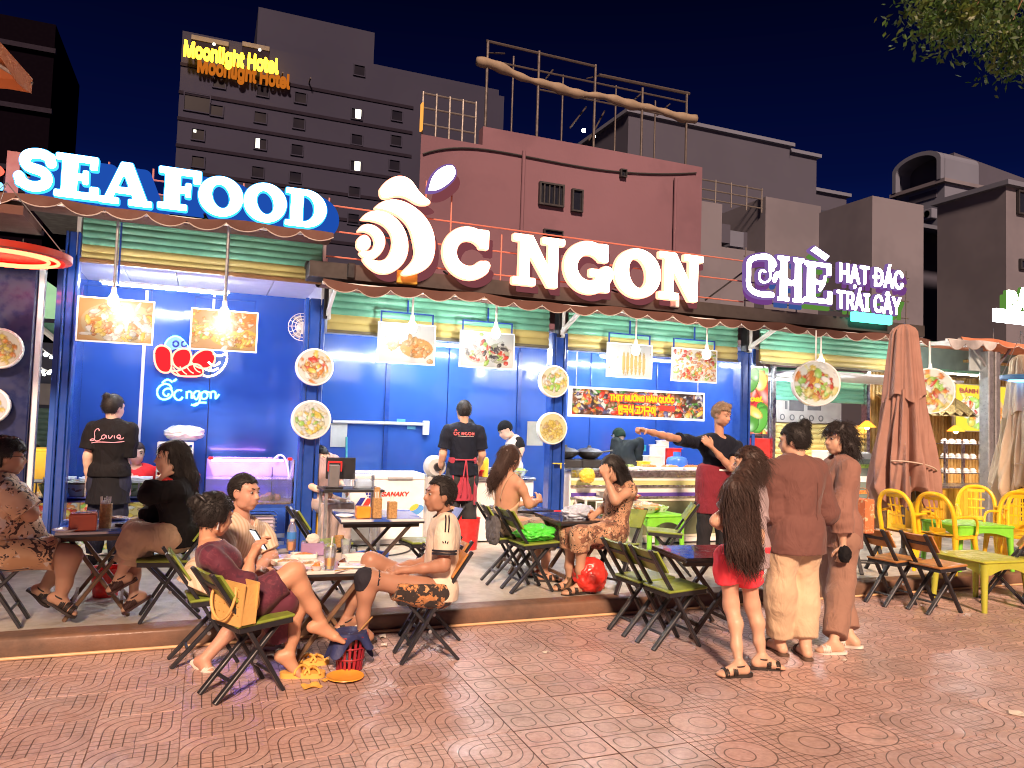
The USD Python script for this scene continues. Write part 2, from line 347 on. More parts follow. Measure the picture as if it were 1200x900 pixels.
for(pa,pb,pt,pb2)in((224,268,41,60),(284,316,49,66)):
    xa,xb=A(pa,50)[0],A(pb,50)[0];zb,za=A(pa,pb2)[2],A(pa,pt)[2]
    op_=obj('loggia_opening',MB().box(((xa+xb)/2,hy-.02,(za+zb)/2),(xb-xa,.06,za-zb)),W_BAND,ht)  # flat dark box painted as the shade inside the loggia
    obj('loggia_soffit',MB().box(((xa+xb)/2,hy-.06,za-.10),(xb-xa,.05,.18)),M('pale_soffit',(.12,.11,.10),.8),op_);obj('loggia_lamp',MB().ball(((xa+xb)/2+.15,hy-.12,za-.24),.06,1),LIT_W,op_)  # pale strip painted for the lit loggia ceiling
for n_,pyl in enumerate((74,107,138,170,200,232,262)):
    z=A(206,pyl)[2];lg=MB();xr=A(484,120)[0]if n_<5 else hr
    lg.box(((hl+xr)/2,hy-.02,z),(xr-hl+.04,.06,.13));obj('storey_ledge',lg,W_BAND,ht)
wins=[(257,97,0),(308,107,0),(352,115,0),(254,130,0),(305,138,0),(350,145,0),(232,158,3),(305,169,2),(348,176,0),(418,134,1),(465,136,0),(418,164,0),(464,165,0),(417,195,1),(462,194,0),(232,190,0),(302,202,0),(346,208,0),(415,225,0),(414,257,0),(345,238,0),(421,83,0),(231,121,4),(300,234,0)]
for px_,py_,k in wins:
    p=A(px_,py_);wd=window(ht,p[0],hy-.02,p[2],1.0 if k==4 else .52,.75 if k==4 else .50,H_GLASS,frame=.04,frame_mat=W_HOTEL)
    if k in(1,2):lg=MB();lg.box((p[0]+(.06 if k==1 else-.1),hy-.035,p[2]+.02),(.24 if k==1 else .16,.02,.40));obj('lit_curtain',lg,LIT_W,wd)
    if k==3:lg=MB();lg.box((p[0]-.12,hy-.035,p[2]+.12),(.10,.02,.10));obj('room_lamp',lg,LIT_W,wd)
hs=thing('hotel_sign','glowing yellow rooftop letters Moonlight Hotel on the dark tower','sign',(0,0,0))
HS=text_shape('Moonlight Hotel',5)
def on_line(shape,y,px0,py0,px1,py1,capz):
    """lays a line of lettering between two points of a facade plane y; returns outline in (x, z)"""
    a,c=at_y(px0,py0,y),at_y(px1,py1,y);bx=shape.bounds
    return affinity.affine_transform(shape,[(c[0]-a[0])/(bx[2]-bx[0]),0,0,capz,a[0]-bx[0]*(c[0]-a[0])/(bx[2]-bx[0]),(a[2]+c[2])/2])
sh=on_line(HS,hy-.5,215,66,326,86,.55)
obj('lit_letters',MB().prism(sh,.12,(0,hy-.5,0)),EM('hotel_yellow',(1.,.50,.02),3.2),hs)
obj('backing_letters',MB().prism(affinity.translate(sh,.50,-.42),.06,(0,hy-.25,0)),EM('hotel_orange',(.85,.22,.02),.28),hs)  # camera ghost image of the lettering, built as a dim glowing copy
for k in range(5):
    xx=sh.bounds[0]+.4+k*1.1
    obj('strut',MB().box((xx,hy-.28,sh.bounds[1]+.3),(.05,.5,.05)),STEEL_D,hs)
by=13.0
B=lambda px,py:at_y(px,py,by)
pk=thing('pink_building','pink rendered building with small windows behind the snail sign','building',(0,0,0))
xl,xr,ztop=B(492,200)[0],B(822,250)[0],B(700,173)[2]
xstep=B(566,155)[0];zl=B(525,155)[2]-.12
b=MB();_fp=Polygon([(xl,0),(xr,0),(xr,8),(xl+3.0,8)]);b.prism(_fp,zl,(0,by,0),(1,0,0),(0,1,0));obj('wall',b,W_PINK,pk)
b=MB();b.box(((xstep+xr)/2,by+.12,(zl+ztop)/2),(xr-xstep,.24,ztop-zl));obj('parapet',b,W_PINK,pk)
b=MB();b.tube(spline([B(495,181)+[0,-.03,0],B(540,174)+[0,-.03,0],B(600,181)+[0,-.03,0],B(700,199)+[0,-.03,0],B(760,204)+[0,-.03,0],B(815,203)+[0,-.03,0]],40),.016,6);obj('cable',b,FRAME,pk)
p=B(645,229);window(pk,p[0],by-.02,p[2],.52,.44,bars=4,frame=.035)
p=B(675,236);window(pk,p[0],by-.02,p[2],.24,.44,frame=.03)
p=B(729,204);window(pk,p[0],by-.02,p[2],.14,.16,frame=.02)
p=B(647,274);window(pk,p[0],by-.02,p[2],.4,.12,frame=.02)
b=MB()
for z in(.25,.55,.82):
    b.tube([(xl+.05,by+.15,zl+z),(xstep-.1,by+.15,zl+z)],.018,6)
for k in range(5):b.tube([(xl+.05+k*(xstep-xl-.15)/4,by+.15,zl),(xl+.05+k*(xstep-xl-.15)/4,by+.15,zl+.85)],.02,6)
obj('terrace_rail',b,RAIL,pk)
b=MB();b.box((xl+.02,by+.1,zl+.35),(.03,.12,.5));obj('amber_lit_edge',b,EM('amber_strip',(1.,.42,.08),.5),pk)
for(dx_,px_,py_)in((0,684,153),(0,697,160)):
    p=at_y(px_,py_,by+1.2);obj('roof_lamp',MB().ball(p,.05 if px_==684 else .025,1),EM('roof_lamp_white',(.85,1.,.9),6.),pk)
for px_ in(612,790):q=B(px_,200);obj('drain_pipe',MB().tube([(q[0],by-.06,2.8),(q[0],by-.06,zl)],.035,8),W_PINK,pk,smooth=True)
sc=thing('roof_scaffold','pipe scaffold with a sagging rolled tarpaulin on the pink roof terrace','scaffold',(0,0,0))
S1=lambda px,py:at_y(px,py,by+.8)
S2=lambda px,py:at_y(px,py,by+2.6)
def pole(p0,p1,r=.028):obj('scaffold_pole',MB().tube([p0,p1],r,6),STEEL_D,sc)
tops=[(572,48),(632,60),(698,76)]
for(px_,py_),bot in zip(tops+[(753,103),(805,108)],[150,165,170,182,190]):
    t=S1(px_,py_);pole(t,np.array([t[0],t[1],ztop-.05]))
for(px_,py_),bot in zip([(602,66),(660,88),(722,100),(768,118)],range(4)):
    t=S2(px_,py_);pole(t,np.array([t[0],t[1],ztop-.3]),.022)
pole(S1(570,48),S1(698,78));pole(S1(702,88),S1(808,110),.035);pole(S1(570,70),S1(805,120),.02);pole(S1(632,105),S1(805,140),.018)
for a,c in(((572,62),(602,50)),((640,92),(660,70)),((688,92),(722,76)),((740,120),(765,100)),((770,135),(800,112)),((690,165),(722,120)),((668,150),(700,115))):pole(S1(*a),S1(*c)+[0,.5,0],.018)
tp=MB();cen=spline([S1(559,72),S1(600,85),S1(650,103),S1(700,113),S1(760,127),S1(815,140)],70)
tp.tube(cen+np.c_[np.zeros(70),np.zeros(70),.02*np.sin(np.arange(70)*.37)],np.array([.085+.02*math.sin(k*.31)+.012*math.sin(k*1.1)for k in range(70)]),10)
obj('rolled_tarpaulin',tp,M('tarpaulin_beige',(.20,.16,.12),.8,bump=.4,bscale=8),sc,smooth=True)
gy_=16.0
Gp=lambda px,py:at_y(px,py,gy_)
bg=thing('beige_building','beige building with a dark recessed balcony right of the pink wall','building',(0,0,0))
x0,x1,zt=Gp(822,250)[0],Gp(962,250)[0],Gp(930,236)[2]
xb0,xb1=Gp(846,260)[0],Gp(897,260)[0];zb0,zb1=Gp(870,283)[2],Gp(870,240)[2]
b=MB();b.box(((x0+xb0)/2-.6,gy_+4,zb0/2+.45),(xb0-x0+1.2,8,zb0+.9));obj('wall',b,W_BEIGE,bg)
b=MB();b.box(((xb0+xb1)/2,gy_+4.2,zb0/2-.05),(xb1-xb0-.004,7.6,zb0-.1));obj('wall',b,W_BEIGE,bg)
b=MB();b.box(((xb1+x1)/2,gy_+4,zt/2),(x1-xb1,8,zt));obj('wall',b,W_BEIGE,bg)
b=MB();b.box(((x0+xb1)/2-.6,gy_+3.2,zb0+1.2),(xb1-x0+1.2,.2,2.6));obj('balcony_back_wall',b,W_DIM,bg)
b=MB()
for z in(.1,.35,.6):b.tube([(x0,gy_+.1,zb0+.9+z),(xb1-.02,gy_+.1,zb0+.9+z)],.02,6)
for k in range(5):xx=x0+k*(xb1-x0-.05)/4;b.tube([(xx,gy_+.1,zb0+.88),(xx,gy_+.1,zb0+1.55)],.02,6)
obj('balcony_rail',b,RAIL,bg)
for k,(a,c)in enumerate(((.3,.5),(.9,.42),(1.5,.5))):
    b=MB();b.box((xb0+a,gy_+.5+.2*k,zb0+c/2),(.45,.35,c));obj('stored_crate',b,W_GREY if k%2 else W_DIM,bg)
gx1=Gp(960,250)[0];yw=14.2
xw=at_y(1000,300,yw)[0];zw=at_y(1000,225,yw)[2]
b=MB();b.box((max(gx1,xw)+.9,(yw+gy_+6)/2,zw/2),(1.8,gy_+6-yw,zw));obj('wing_wall',b,W_BEIGE,bg)
for(py_,hh)in((262,.9),(277,.6)):
    pass
dy=24.0
D=lambda px,py:at_y(px,py,dy)
db=thing('stepped_building','dim block with a stepped flat roofline against the night sky','building',(0,0,0))
for k,(pa,pb,pt)in enumerate(((735,925,165),(900,963,176),(955,1005,222))):
    xa,xb,z=D(pa,200)[0],D(pb,200)[0],D((pa+pb)/2,pt if k else 152)[2]
    b=MB();b.box(((xa+xb)/2,dy+3+k*.3,z/2),(xb-xa,6,z));obj('wall',b,W_DIM,db)
    b=MB();b.box(((xa+xb)/2,dy+3+k*.3,z+.06),(xb-xa+.3,6.3,.14));obj('roof_edge',b,W_GREY,db)
for px_ in(838,872,905):
    p=D(px_,160);obj('roof_vent',MB().cyl((p[0],dy+1,p[2]-.6),(p[0],dy+1,p[2]+.3),.12,.1,8),STEEL_D,db)
ty=26.0
Tq=lambda px,py:at_y(px,py,ty)
tw=thing('arched_tower','pale narrow town house with an arched open top storey','building',(0,0,0))
cx_=Tq(1107,250)[0];z_led=Tq(1107,214)[2];z_top=Tq(1107,170)[2];xR=Tq(1300,300)[0];d50=ray(1050,230);TD=cx_*d50[1]/d50[0]-ty
def at_x(px,py,x):d=ray(px,py);return EYE+d*(x/d[0])
b=MB();b.box(((cx_+xR)/2,ty+TD/2,z_led/2),(xR-cx_,TD,z_led));obj('wall',b,W_GREY,tw)
b=MB();b.box(((cx_+xR)/2,ty+TD/2,z_led+.08),(xR-cx_+.5,TD+.4,.18));obj('balcony_slab',b,W_BEIGE,tw)
xs_=Tq(1165,200)[0];zs_=Tq(1150,190)[2]
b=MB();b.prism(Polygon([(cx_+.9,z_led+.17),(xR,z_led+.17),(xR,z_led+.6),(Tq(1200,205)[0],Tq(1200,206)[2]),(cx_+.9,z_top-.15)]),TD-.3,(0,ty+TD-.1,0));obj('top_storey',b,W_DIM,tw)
hT=z_top-z_led-.18;hs_=hT*.62
arc=Polygon([(0,0),(0,hs_)]+[(TD/2-TD/2*math.cos(t),hs_+(hT-hs_)*math.sin(t))for t in np.linspace(0,PI,20)]+[(TD,0)])
hole=Polygon([(.22,-.1),(.22,hs_*.9)]+[(TD/2-(TD/2-.22)*math.cos(t),hs_*.9+(hT-hs_)*.85*math.sin(t))for t in np.linspace(0,PI,20)]+[(TD-.22,-.1)])
b=MB();b.prism(arc.difference(hole),.3,(cx_+.02,ty+TD,z_led+.17),U=(0,-1,0),V=(0,0,1));obj('arch_front',b,W_GREY,tw)
b=MB();b.prism(arc.difference(affinity.scale(arc,.93,.93,origin=(TD/2,0))),2.4,(cx_+2.4,ty+TD,z_led+.17),U=(0,-1,0),V=(0,0,1));obj('vault_roof',b,W_GREY,tw)
for px_,py_ in((1063,262),(1078,257),(1093,252)):
    q=at_x(px_,py_,cx_);ac=MB();ac.box((cx_-.2,q[1],q[2]),(.38,.55,.5),bev=.03);a_=obj('air_conditioner',ac,W_GREY,tw)
    obj('fan_grille',MB().lathe([(0,0),(.17,0),(.18,.02),(.16,.03)],(cx_-.39,q[1],q[2]),14,R=np.array([[0,0,-1],[0,1,0],[1,0,0.]])),FRAME,a_)
q0,q1=at_x(1066,236,cx_),at_x(1098,226,cx_);b=MB();b.box((cx_-.02,(q0[1]+q1[1])/2,(q0[2]+q1[2])/2),(.05,abs(q1[1]-q0[1]),.4));obj('faded_name_board',b,W_DIM,tw)
for px_,py_ in((1070,292),(1092,286)):
    q=at_x(px_,py_,cx_);b=MB();b.box((cx_-.03,q[1],q[2]),(.06,.5,.9));obj('window',b,G_DARK,tw)
z_w=Tq(1150,300)[2];hw=Tq(1150,282)[2]-z_w;xa,xb=Tq(1116,300)[0],Tq(1176,300)[0]
b=MB();b.box(((xa+xb)/2,ty-.02,z_w),(xb-xa,.06,2*hw));obj('wide_window',b,G_DARK,tw)
b=MB()
for z in(-hw,hw):b.box(((xa+xb)/2,ty-.05,z_w+z),(xb-xa+.1,.08,.1))
for xx in(xa,xb):b.box((xx,ty-.05,z_w),(.1,.08,2*hw-.1))
obj('window_frame',b,FRAME,tw)
b=MB();b.box(((cx_+xR)/2,ty-.1,Tq(1150,270)[2]),(xR-cx_-.02,.3,.2));obj('storey_ledge',b,W_BEIGE,tw)
lr=thing('low_house','low dark house with a corrugated roof in the gap between facades','building',(0,0,0))
ly=19.5;L0,L1=at_y(985,300,ly),at_y(1062,290,ly);zz=at_y(1030,262,ly)[2]
obj('wall',MB().box(((L0[0]+L1[0])/2+.5,ly+2,zz/2),(L1[0]-L0[0]+3,4,zz)),W_DIM,lr)
obj('roof',MB().box(((L0[0]+L1[0])/2+.5,ly+1.2,zz+.3),(L1[0]-L0[0]+3.4,5.6,.12),R=np.array([[1,0,0],[0,.97,-.24],[0,.24,.97]])),W_GREY,lr)
for k in range(3):obj('window',MB().box((L0[0]+1+k*1.2,ly-.02,zz-.9),(.7,.06,.8)),G_DARK,lr)
rh=thing('corner_house','beige house cut by the right edge of the view','building',(0,0,0))
ry=14.6;xa=at_y(1179,300,ry)[0];zt=at_y(1190,220,ry)[2]
obj('wall',MB().box((xa+2.5,ry+1.1,zt/2),(5,2.2,zt)),W_BEIGE,rh)
obj('roof_edge',MB().box((xa+2.45,ry+1.08,zt+.06),(5.2,2.5,.14)),W_GREY,rh)
p=at_y(1196,238,ry);window(rh,p[0]+.1,ry-.02,p[2],.6,.7)
p=at_y(1196,310,ry);window(rh,p[0]+.1,ry-.02,p[2],.4,.3)
lt=thing('far_tower','almost black tower block at the left edge against the blue sky','building',(0,0,0))
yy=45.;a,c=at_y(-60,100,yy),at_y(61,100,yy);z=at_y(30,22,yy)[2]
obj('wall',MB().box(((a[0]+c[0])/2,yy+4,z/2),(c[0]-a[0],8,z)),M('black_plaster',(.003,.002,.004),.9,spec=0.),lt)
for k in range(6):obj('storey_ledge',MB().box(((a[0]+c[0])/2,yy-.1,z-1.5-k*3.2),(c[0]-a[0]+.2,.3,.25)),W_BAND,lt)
# ================================================================== THE ROW OF STALLS
PY=8.3
BLUE=M('blue_steel_paint',(.012,.055,.30),.32,var=.12,vscale=3.,coat=.4,bump=.04,bscale=20)
BLUE_P=M('blue_gloss_panel',(.034,.100,.42),.15,var=.07,vscale=1.2,rvar=.07,coat=.5,bump=.05,bscale=2.2)
WHITE=M('white_paint',(.74,.75,.74),.45,var=.05)
WHITE_P=M('white_plastic',(.78,.79,.78),.3,var=.05)
CEIL=M('white_ceiling_sheet',(.70,.72,.76),.5,var=.05)
GREEN_S=M('green_shutter_slats',(.16,.46,.33),.4,var=.08,vscale=2.,col2=(.13,.38,.28),cscale=1.5,bump=.05)
YELL_S=M('yellow_shutter_slats',(.56,.47,.17),.42,var=.08,vscale=2.,bump=.05)
BROWN_A=M('brown_awning_cloth',(.10,.046,.036),.85,var=.2,vscale=3.,bump=.25,bscale=50)
DARK_R=M('dark_roof_sheet',(.035,.03,.03),.7)
STEEL=M('stainless_steel',(.62,.63,.64),.28,metal=1.,var=.06,bump=.03,bscale=30)
GALV=M('galvanised_steel',(.42,.43,.44),.4,metal=.8,var=.2,vscale=14.)
BLACK=M('black_plastic',(.018,.018,.02),.4)
RUBBER=M('black_rubber',(.015,.015,.015),.7)
TRIM_W=M('white_seam_trim',(.75,.78,.82),.4,var=.04)
TUBE_L=EM('fluorescent_tube',(.93,.97,1.),118.)
BULB_L=EM('white_bulb',(1.,.97,.90),110.)
def ribbed(x0,x1,y,z0,z1,pitch=.075,depth=.018):
    """a sheet of horizontal rounded slats, running from z0 up to z1"""
    zs,ys=[],[]
    n=max(int(round((z1-z0)/pitch)),1)
    for k in range(n):
        a=z0+(z1-z0)*k/n;h=(z1-z0)/n
        for t,d in((0,0),(.06,.2),(.25,.85),(.5,1),(.75,.85),(.94,.2)):zs.append(a+h*t);ys.append(y-depth*d)
    zs.append(z1);ys.append(y);zs.append(z1);ys.append(y+.015);zs.append(z0);ys.append(y+.015)
    P=np.array([[[x,yy,zz]for yy,zz in zip(ys,zs)]for x in(x0,x1)])
    return MB().grid(P)
def post(parent,x,z1,w=.17,name='post',z0=.13):
    p=MB();p.box((x,PY,(z0+z1)/2),(w*.55,.12,z1-z0),bev=.008)
    for s in(-1,1):
        p.box((x+s*w*.42,PY+.01,(z0+z1)/2),(w*.18,.16,z1-z0),bev=.006)
    p.box((x,PY,z0+.012),(w*1.3,.24,.02))
    return obj(name,p,BLUE,parent)
def awning(parent,x0,x1,yb,yf,zb,zf,fab,scal=.075,pitch=.34,drop_mat=None,drop=.02):
    n=int((x1-x0)/.1);xs=np.linspace(x0,x1,n+1)
    sag=.015*np.sin(xs*3.1)+.01*np.sin(xs*7.7)
    P=np.array([[[x,yb+(yf-yb)*t,zb+(zf-zb)*t+s*t-.05*math.sin(PI*t)+o]for t in np.linspace(0,1,5)]+[[x,yb+(yf-yb)*t,zb+(zf-zb)*t+s*t-.05*math.sin(PI*t)-.008]for t in np.linspace(1,0,5)]for x,s,o in zip(xs,sag,xs*0)])
    obj('canopy',MB().grid(P),fab,parent,smooth=40)
    m=int((x1-x0)/.02);xs=np.linspace(x0,x1,m+1);sg=.015*np.sin(xs*3.1)+.01*np.sin(xs*7.7)
    ph=((xs-x0)/pitch)%1.0
    low=zf+sg-drop-scal*np.sin(PI*ph)**.7
    wob=.012*np.sin(xs*9.3)+.01*np.sin(xs*4.1+1)
    P=np.stack([np.stack([xs,xs*0+yf-.006,zf+sg+.012],-1),np.stack([xs,yf-.012+wob*.5,(zf+sg+low)/2],-1),np.stack([xs,yf-.012+wob,low],-1),np.stack([xs,yf-.004+wob,low],-1),np.stack([xs,xs*0+yf+.003,zf+sg+.01],-1)],1)
    obj('valance',MB().grid(P),drop_mat or fab,parent,smooth=40)
    hem=MB();hem.tube(np.stack([xs,yf-.009+wob,low],-1)[::2],.006,5);obj('valance_piping',hem,M('pale_piping',(.42,.36,.32),.8),parent,smooth=True)
    bar=MB();bar.box(((x0+x1)/2,yf+.03,zf-.012),(x1-x0,.04,.03));obj('front_bar',bar,WHITE,parent)
SX0,SX1,SZ=-1.29,1.03,3.08
st=thing('seafood_stall','tall blue market stall with white ceiling under the big blue lit letters','stall',(0,0,0))
post(st,SX0+.03,3.3,.12);post(st,SX1,2.86,.2)
for k,(a,c)in enumerate(((-1.38,-.72),(-.712,.02),(.028,1.15))):
    obj('back_wall_panel',MB().box(((a+c)/2,9.92,1.62),(c-a,.05,3.0),bev=.006),BLUE_P,st)
obj('side_wall',MB().box((-1.36,9.1,1.62),(.05,1.56,3.0),bev=.004),BLUE_P,st)
obj('wall_seam',MB().box((-.716,9.885,1.6),(.035,.012,2.9)),TRIM_W,st)
obj('wall_seam',MB().box((.024,9.885,2.6),(.03,.012,.95)),TRIM_W,st)
for k in range(5):
    a=-1.38+k*.504;obj('ceiling_panel',MB().box((a+.25,9.12,SZ+.03),(.496,1.6,.03),bev=.004),CEIL,st)
obj('partition',MB().box((1.14,9.2,1.75),(.05,1.5,3.2)),CEIL,st)
sh=part('shutter',st)
obj('green_slats',ribbed(SX0+.1,SX1+.05,PY,3.20,3.62),GREEN_S,sh,smooth=35)
obj('yellow_slats',ribbed(SX0+.1,SX1+.05,PY,3.055,3.20),YELL_S,sh,smooth=35)
obj('bottom_bar',MB().box(((SX0+SX1+.1)/2,PY-.005,3.04),(SX1-SX0,.05,.035)),M('rusty_bar',(.28,.14,.05),.6),sh)
obj('shutter_guide',MB().box((SX0+.07,PY-.02,3.33),(.03,.07,.5)),WHITE,sh)
obj('shutter_guide',MB().box((SX1+.07,PY-.02,3.2),(.03,.07,.8)),WHITE,sh)
obj('roof_edge',MB().box(((SX0+SX1)/2-.2,8.2,3.62),(SX1-SX0+.6,.5,.10)),DARK_R,st)
obj('roof',MB().box(((SX0+SX1)/2-.2,9.3,3.7),(SX1-SX0+.6,2.0,.06)),DARK_R,st)
aw=thing('awning','short brown scalloped awning over the seafood stall','awning',(0,0,0))
awning(aw,-1.95,1.09,8.22,7.6,3.46,3.415,BROWN_A,.075,.34,None,.015)
for x in(-.78,.11):
    pl=thing('pendant_lamp','bare white bulb on a long steel pole %s'%('before the seafood noodle picture' if x<0 else 'before the picture above the red lobster'),'lamp',(0,0,0))
    p_=at_y(133 if x<0 else 263,352 if x<0 else 367,7.70)
    obj('pole',MB().tube([(p_[0],p_[1],3.40),(p_[0],p_[1],p_[2]+.11)],.014,8),GALV,pl,smooth=True)
    obj('socket',MB().cyl((p_[0],p_[1],p_[2]+.05),(p_[0],p_[1],p_[2]+.12),.028,.02,12),WHITE_P,pl,smooth=40)
    obj('bulb',MB().lathe([(0,-.062),(.03,-.055),(.045,-.03),(.047,0),(.04,.03),(.028,.05),(0,.055)],p_,16),BULB_L,pl,smooth=True)
OX1,OX2=3.93,6.70
CZ=2.72
st2=thing('snail_stall','long blue market stall with half raised green and yellow shutters under the orange snail sign','stall',(0,0,0))
post(st2,OX1,2.70,.2);post(st2,OX2,2.66,.17)
xs=[1.2,2.32,3.2,4.3,5.5,6.7,7.1]
for a,c in zip(xs[:-1],xs[1:]):
    obj('back_wall_panel',MB().box(((a+c)/2,10.42,1.45),(c-a-.012,.05,2.6),bev=.006),BLUE_P,st2)
obj('wall_seam',MB().box((2.32,10.38,1.4),(.06,.03,2.5)),BLUE,st2)
obj('wall_seam',MB().box((4.3,10.38,1.4),(.06,.03,2.5)),BLUE,st2)
for k in range(6):
    a=1.2+k*.985;obj('ceiling_panel',MB().box((a+.49,9.4,CZ+.02),(.975,2.1,.03),bev=.004),CEIL,st2)
obj('partition',MB().box((6.98,9.4,1.45),(.05,2.0,2.6)),BLUE_P,st2)
for(a,c,tag_)in((1.17,3.80,1),(4.06,6.60,2),(6.98,9.6,3)):
    sh=part('shutter',st2)
    zb=2.545 if tag_<3 else 2.55
    obj('green_slats',ribbed(a,c,PY,zb+.17,3.02),GREEN_S,sh,smooth=35)
    obj('yellow_slats',ribbed(a,c,PY,zb,zb+.17),YELL_S,sh,smooth=35)
    obj('bottom_bar',MB().box(((a+c)/2,PY-.005,zb-.015),(c-a,.05,.032)),M('olive_bar',(.16,.14,.08),.6),sh)
for x in(1.10,3.87,6.66):
    obj('shutter_guide',MB().box((x+.03,PY-.05,2.83),(.035,.12,.36)),BLACK,st2)
    obj('awning_arm',MB().box((x+.07,PY-.06,2.83),(.03,.14,.37)),WHITE,st2)
    obj('awning_arm',MB().beam((x+.05,PY-.05,2.68),(x+.05,7.66,2.92),.03,.05),WHITE,st2)
obj('roof_edge',MB().box((5.2,7.98,3.10),(8.6,.35,.16)),DARK_R,st2)
obj('roof',MB().box((5.2,9.4,3.2),(8.6,2.6,.06)),DARK_R,st2)
aw2=thing('awning','long brown scalloped awning over the snail stall','awning',(0,0,0))
awning(aw2,1.01,9.35,8.22,7.6,3.01,2.945,BROWN_A)
PEND=[(483,383,'before the prawn picture'),(581,390,'before the white picture of red chillies'),(745,410,'before the picture of skewers'),(828,415,'over the head of the pointing waiter'),(962,425,'on the rim of the large round fruit sign'),(1090,436,'right of the brown folded parasol')]
for px_,py_,where in PEND:
    p_=at_y(px_,py_,7.70)
    pl=thing('pendant_lamp','bare bulb on a short white rod '+where,'lamp',(0,0,0))
    obj('pole',MB().tube([(p_[0],p_[1],2.93),(p_[0],p_[1],p_[2]+.11)],.011,8),WHITE,pl,smooth=True)
    obj('socket',MB().cyl((p_[0],p_[1],p_[2]+.05),(p_[0],p_[1],p_[2]+.12),.028,.02,12),WHITE_P,pl,smooth=40)
    obj('bulb',MB().lathe([(0,-.062),(.03,-.055),(.045,-.03),(.047,0),(.04,.03),(.028,.05),(0,.055)],p_,16),BULB_L,pl,smooth=True)
for(x,y,z,L,where)in((-.45,8.75,2.90,1.2,'under the seafood stall ceiling'),(2.35,8.62,2.58,1.2,'over the cook in the navy polo shirt'),(5.1,8.62,2.58,1.2,'over the cook in the dark cap'),(2.9,9.7,2.60,1.2,'along the back wall of the snail stall'),(5.9,9.7,2.60,1.2,'deep inside the bay of the banner'),(8.2,8.8,2.36,1.2,'added to brighten the closed yellow shutter'),(11.6,9.0,2.66,1.2,'added unseen under the ceiling of the bamboo stall')):  # closed unit and bamboo stall tubes are unseen, added to brighten them
    t=thing('tube_lamp','white fluorescent tube '+where,'lamp',(0,0,0))
    obj('lamp_body',MB().box((x,y,z+.025),(L+.06,.05,.025)),WHITE,t)
    obj('lamp_tube',MB().tube([(x-L/2,y,z),(x+L/2,y,z)],.014,8),TUBE_L,t,smooth=True)
def food(seed,pal,n=140,bg=(.86,.84,.78),W=1.4,size=(.04,.14),plate=None,N=64,ink=.36):
    r=np.random.default_rng(seed);w,h=int(N*W),N
    U,V=np.meshgrid(np.linspace(0,W,w),np.linspace(0,1,h),indexing='ij')
    C=np.ones((w,h,3))*np.array(bg)*(1-.12*V[...,None])
    if plate:
        for(a,b,ra,rb,col)in plate:
            d=((U-a)/ra)**2+((V-b)/rb)**2
            C=np.where((d<1)[...,None],np.array(col)*(1-.18*d[...,None]),C)
    for k in range(n):
        a,b=r.uniform(0.02,W-.02),r.uniform(.02,.98)
        if plate and r.random()<.85:
            q=plate[r.integers(len(plate))];t=r.uniform(0,2*PI);m=math.sqrt(r.random())*.85
            a,b=q[0]+q[2]*m*math.cos(t),q[1]+q[3]*m*math.sin(t)
        ra,rb,th=r.uniform(*size),r.uniform(*size)*.55,r.uniform(0,PI)
        x,y=(U-a)*math.cos(th)+(V-b)*math.sin(th),-(U-a)*math.sin(th)+(V-b)*math.cos(th)
        d=(x/ra)**2+(y/rb)**2
        c=np.array(pal[r.integers(len(pal))])*r.uniform(.75,1.15)
        rim=np.where(d>.72,.55,1.0);hl=np.exp(-((x/ra+.35)**2+(y/rb-.35)**2)*7)*.35
        C=np.where((d<1)[...,None],np.clip(c*rim[...,None]+hl[...,None],0,.95),C)
    return U/W,V,C*ink
def sheet(x0,x1,z0,z1,y,fc):
    U,V,C=fc
    return MB().grid(np.stack([x0+(x1-x0)*U,U*0+y,z0+(z1-z0)*V],-1)[:,::1]),C.reshape(-1,3)
PRINT=print_mat('printed_food_picture',0.)
PRINT_L=print_mat('backlit_food_picture',.55)
PRINT_B=print_mat('bright_lit_poster',1.6)
RED,ORG,YEL,GRN,LGR,WHI,BRN,TAN,PNK,DRK=(.62,.05,.02),(.75,.25,.04),(.80,.58,.10),(.10,.36,.05),(.35,.60,.10),(.85,.82,.74),(.25,.10,.04),(.62,.42,.20),(.75,.35,.25),(.05,.04,.05)
PICS=[
 ((93,348),(177,403),'of red crab claws and noodles',food(1,[ORG,WHI,YEL,WHI,TAN],150,(.72,.42,.16),plate=[(.8,.45,.75,.5,(.80,.62,.34)),(.75,.38,.25,.16,(.66,.06,.03))],size=(.05,.15))),
 ((226,362),(299,412),'of fried rice with green leaves',food(2,[TAN,YEL,ORG,TAN,WHI],170,(.55,.34,.16),plate=[(.95,.32,.55,.26,YEL),(.25,.45,.32,.2,LGR),(.9,.8,.5,.3,ORG)],size=(.04,.1))),
 ((445,378),(508,427),'of orange prawns with a sprig of green',food(3,[ORG,(.80,.45,.16),TAN],46,(.92,.92,.90),plate=[(.95,.4,.42,.26,(.78,.42,.14)),(.36,.5,.14,.13,GRN)],size=(.06,.14))),
 ((541,388),(601,432),'of red chillies and grey shellfish',food(4,[RED,(.55,.55,.50),LGR,WHI,DRK],90,(.88,.89,.87),plate=[(.45,.45,.36,.34,(.72,.72,.68)),(1.,.42,.3,.3,(.55,.58,.42))],size=(.04,.12))),
 ((713,402),(763,443),'of a row of golden skewers',food(5,[TAN,YEL],20,(.86,.87,.86),plate=[(.5+.13*k,.42,.05,.36,(.76,.55,.18))for k in range(6)],size=(.02,.05))),
 ((789,408),(839,448),'of a mixed seafood platter',food(6,[ORG,YEL,RED,WHI,LGR,PNK],160,(.90,.86,.78),size=(.04,.1))),
]
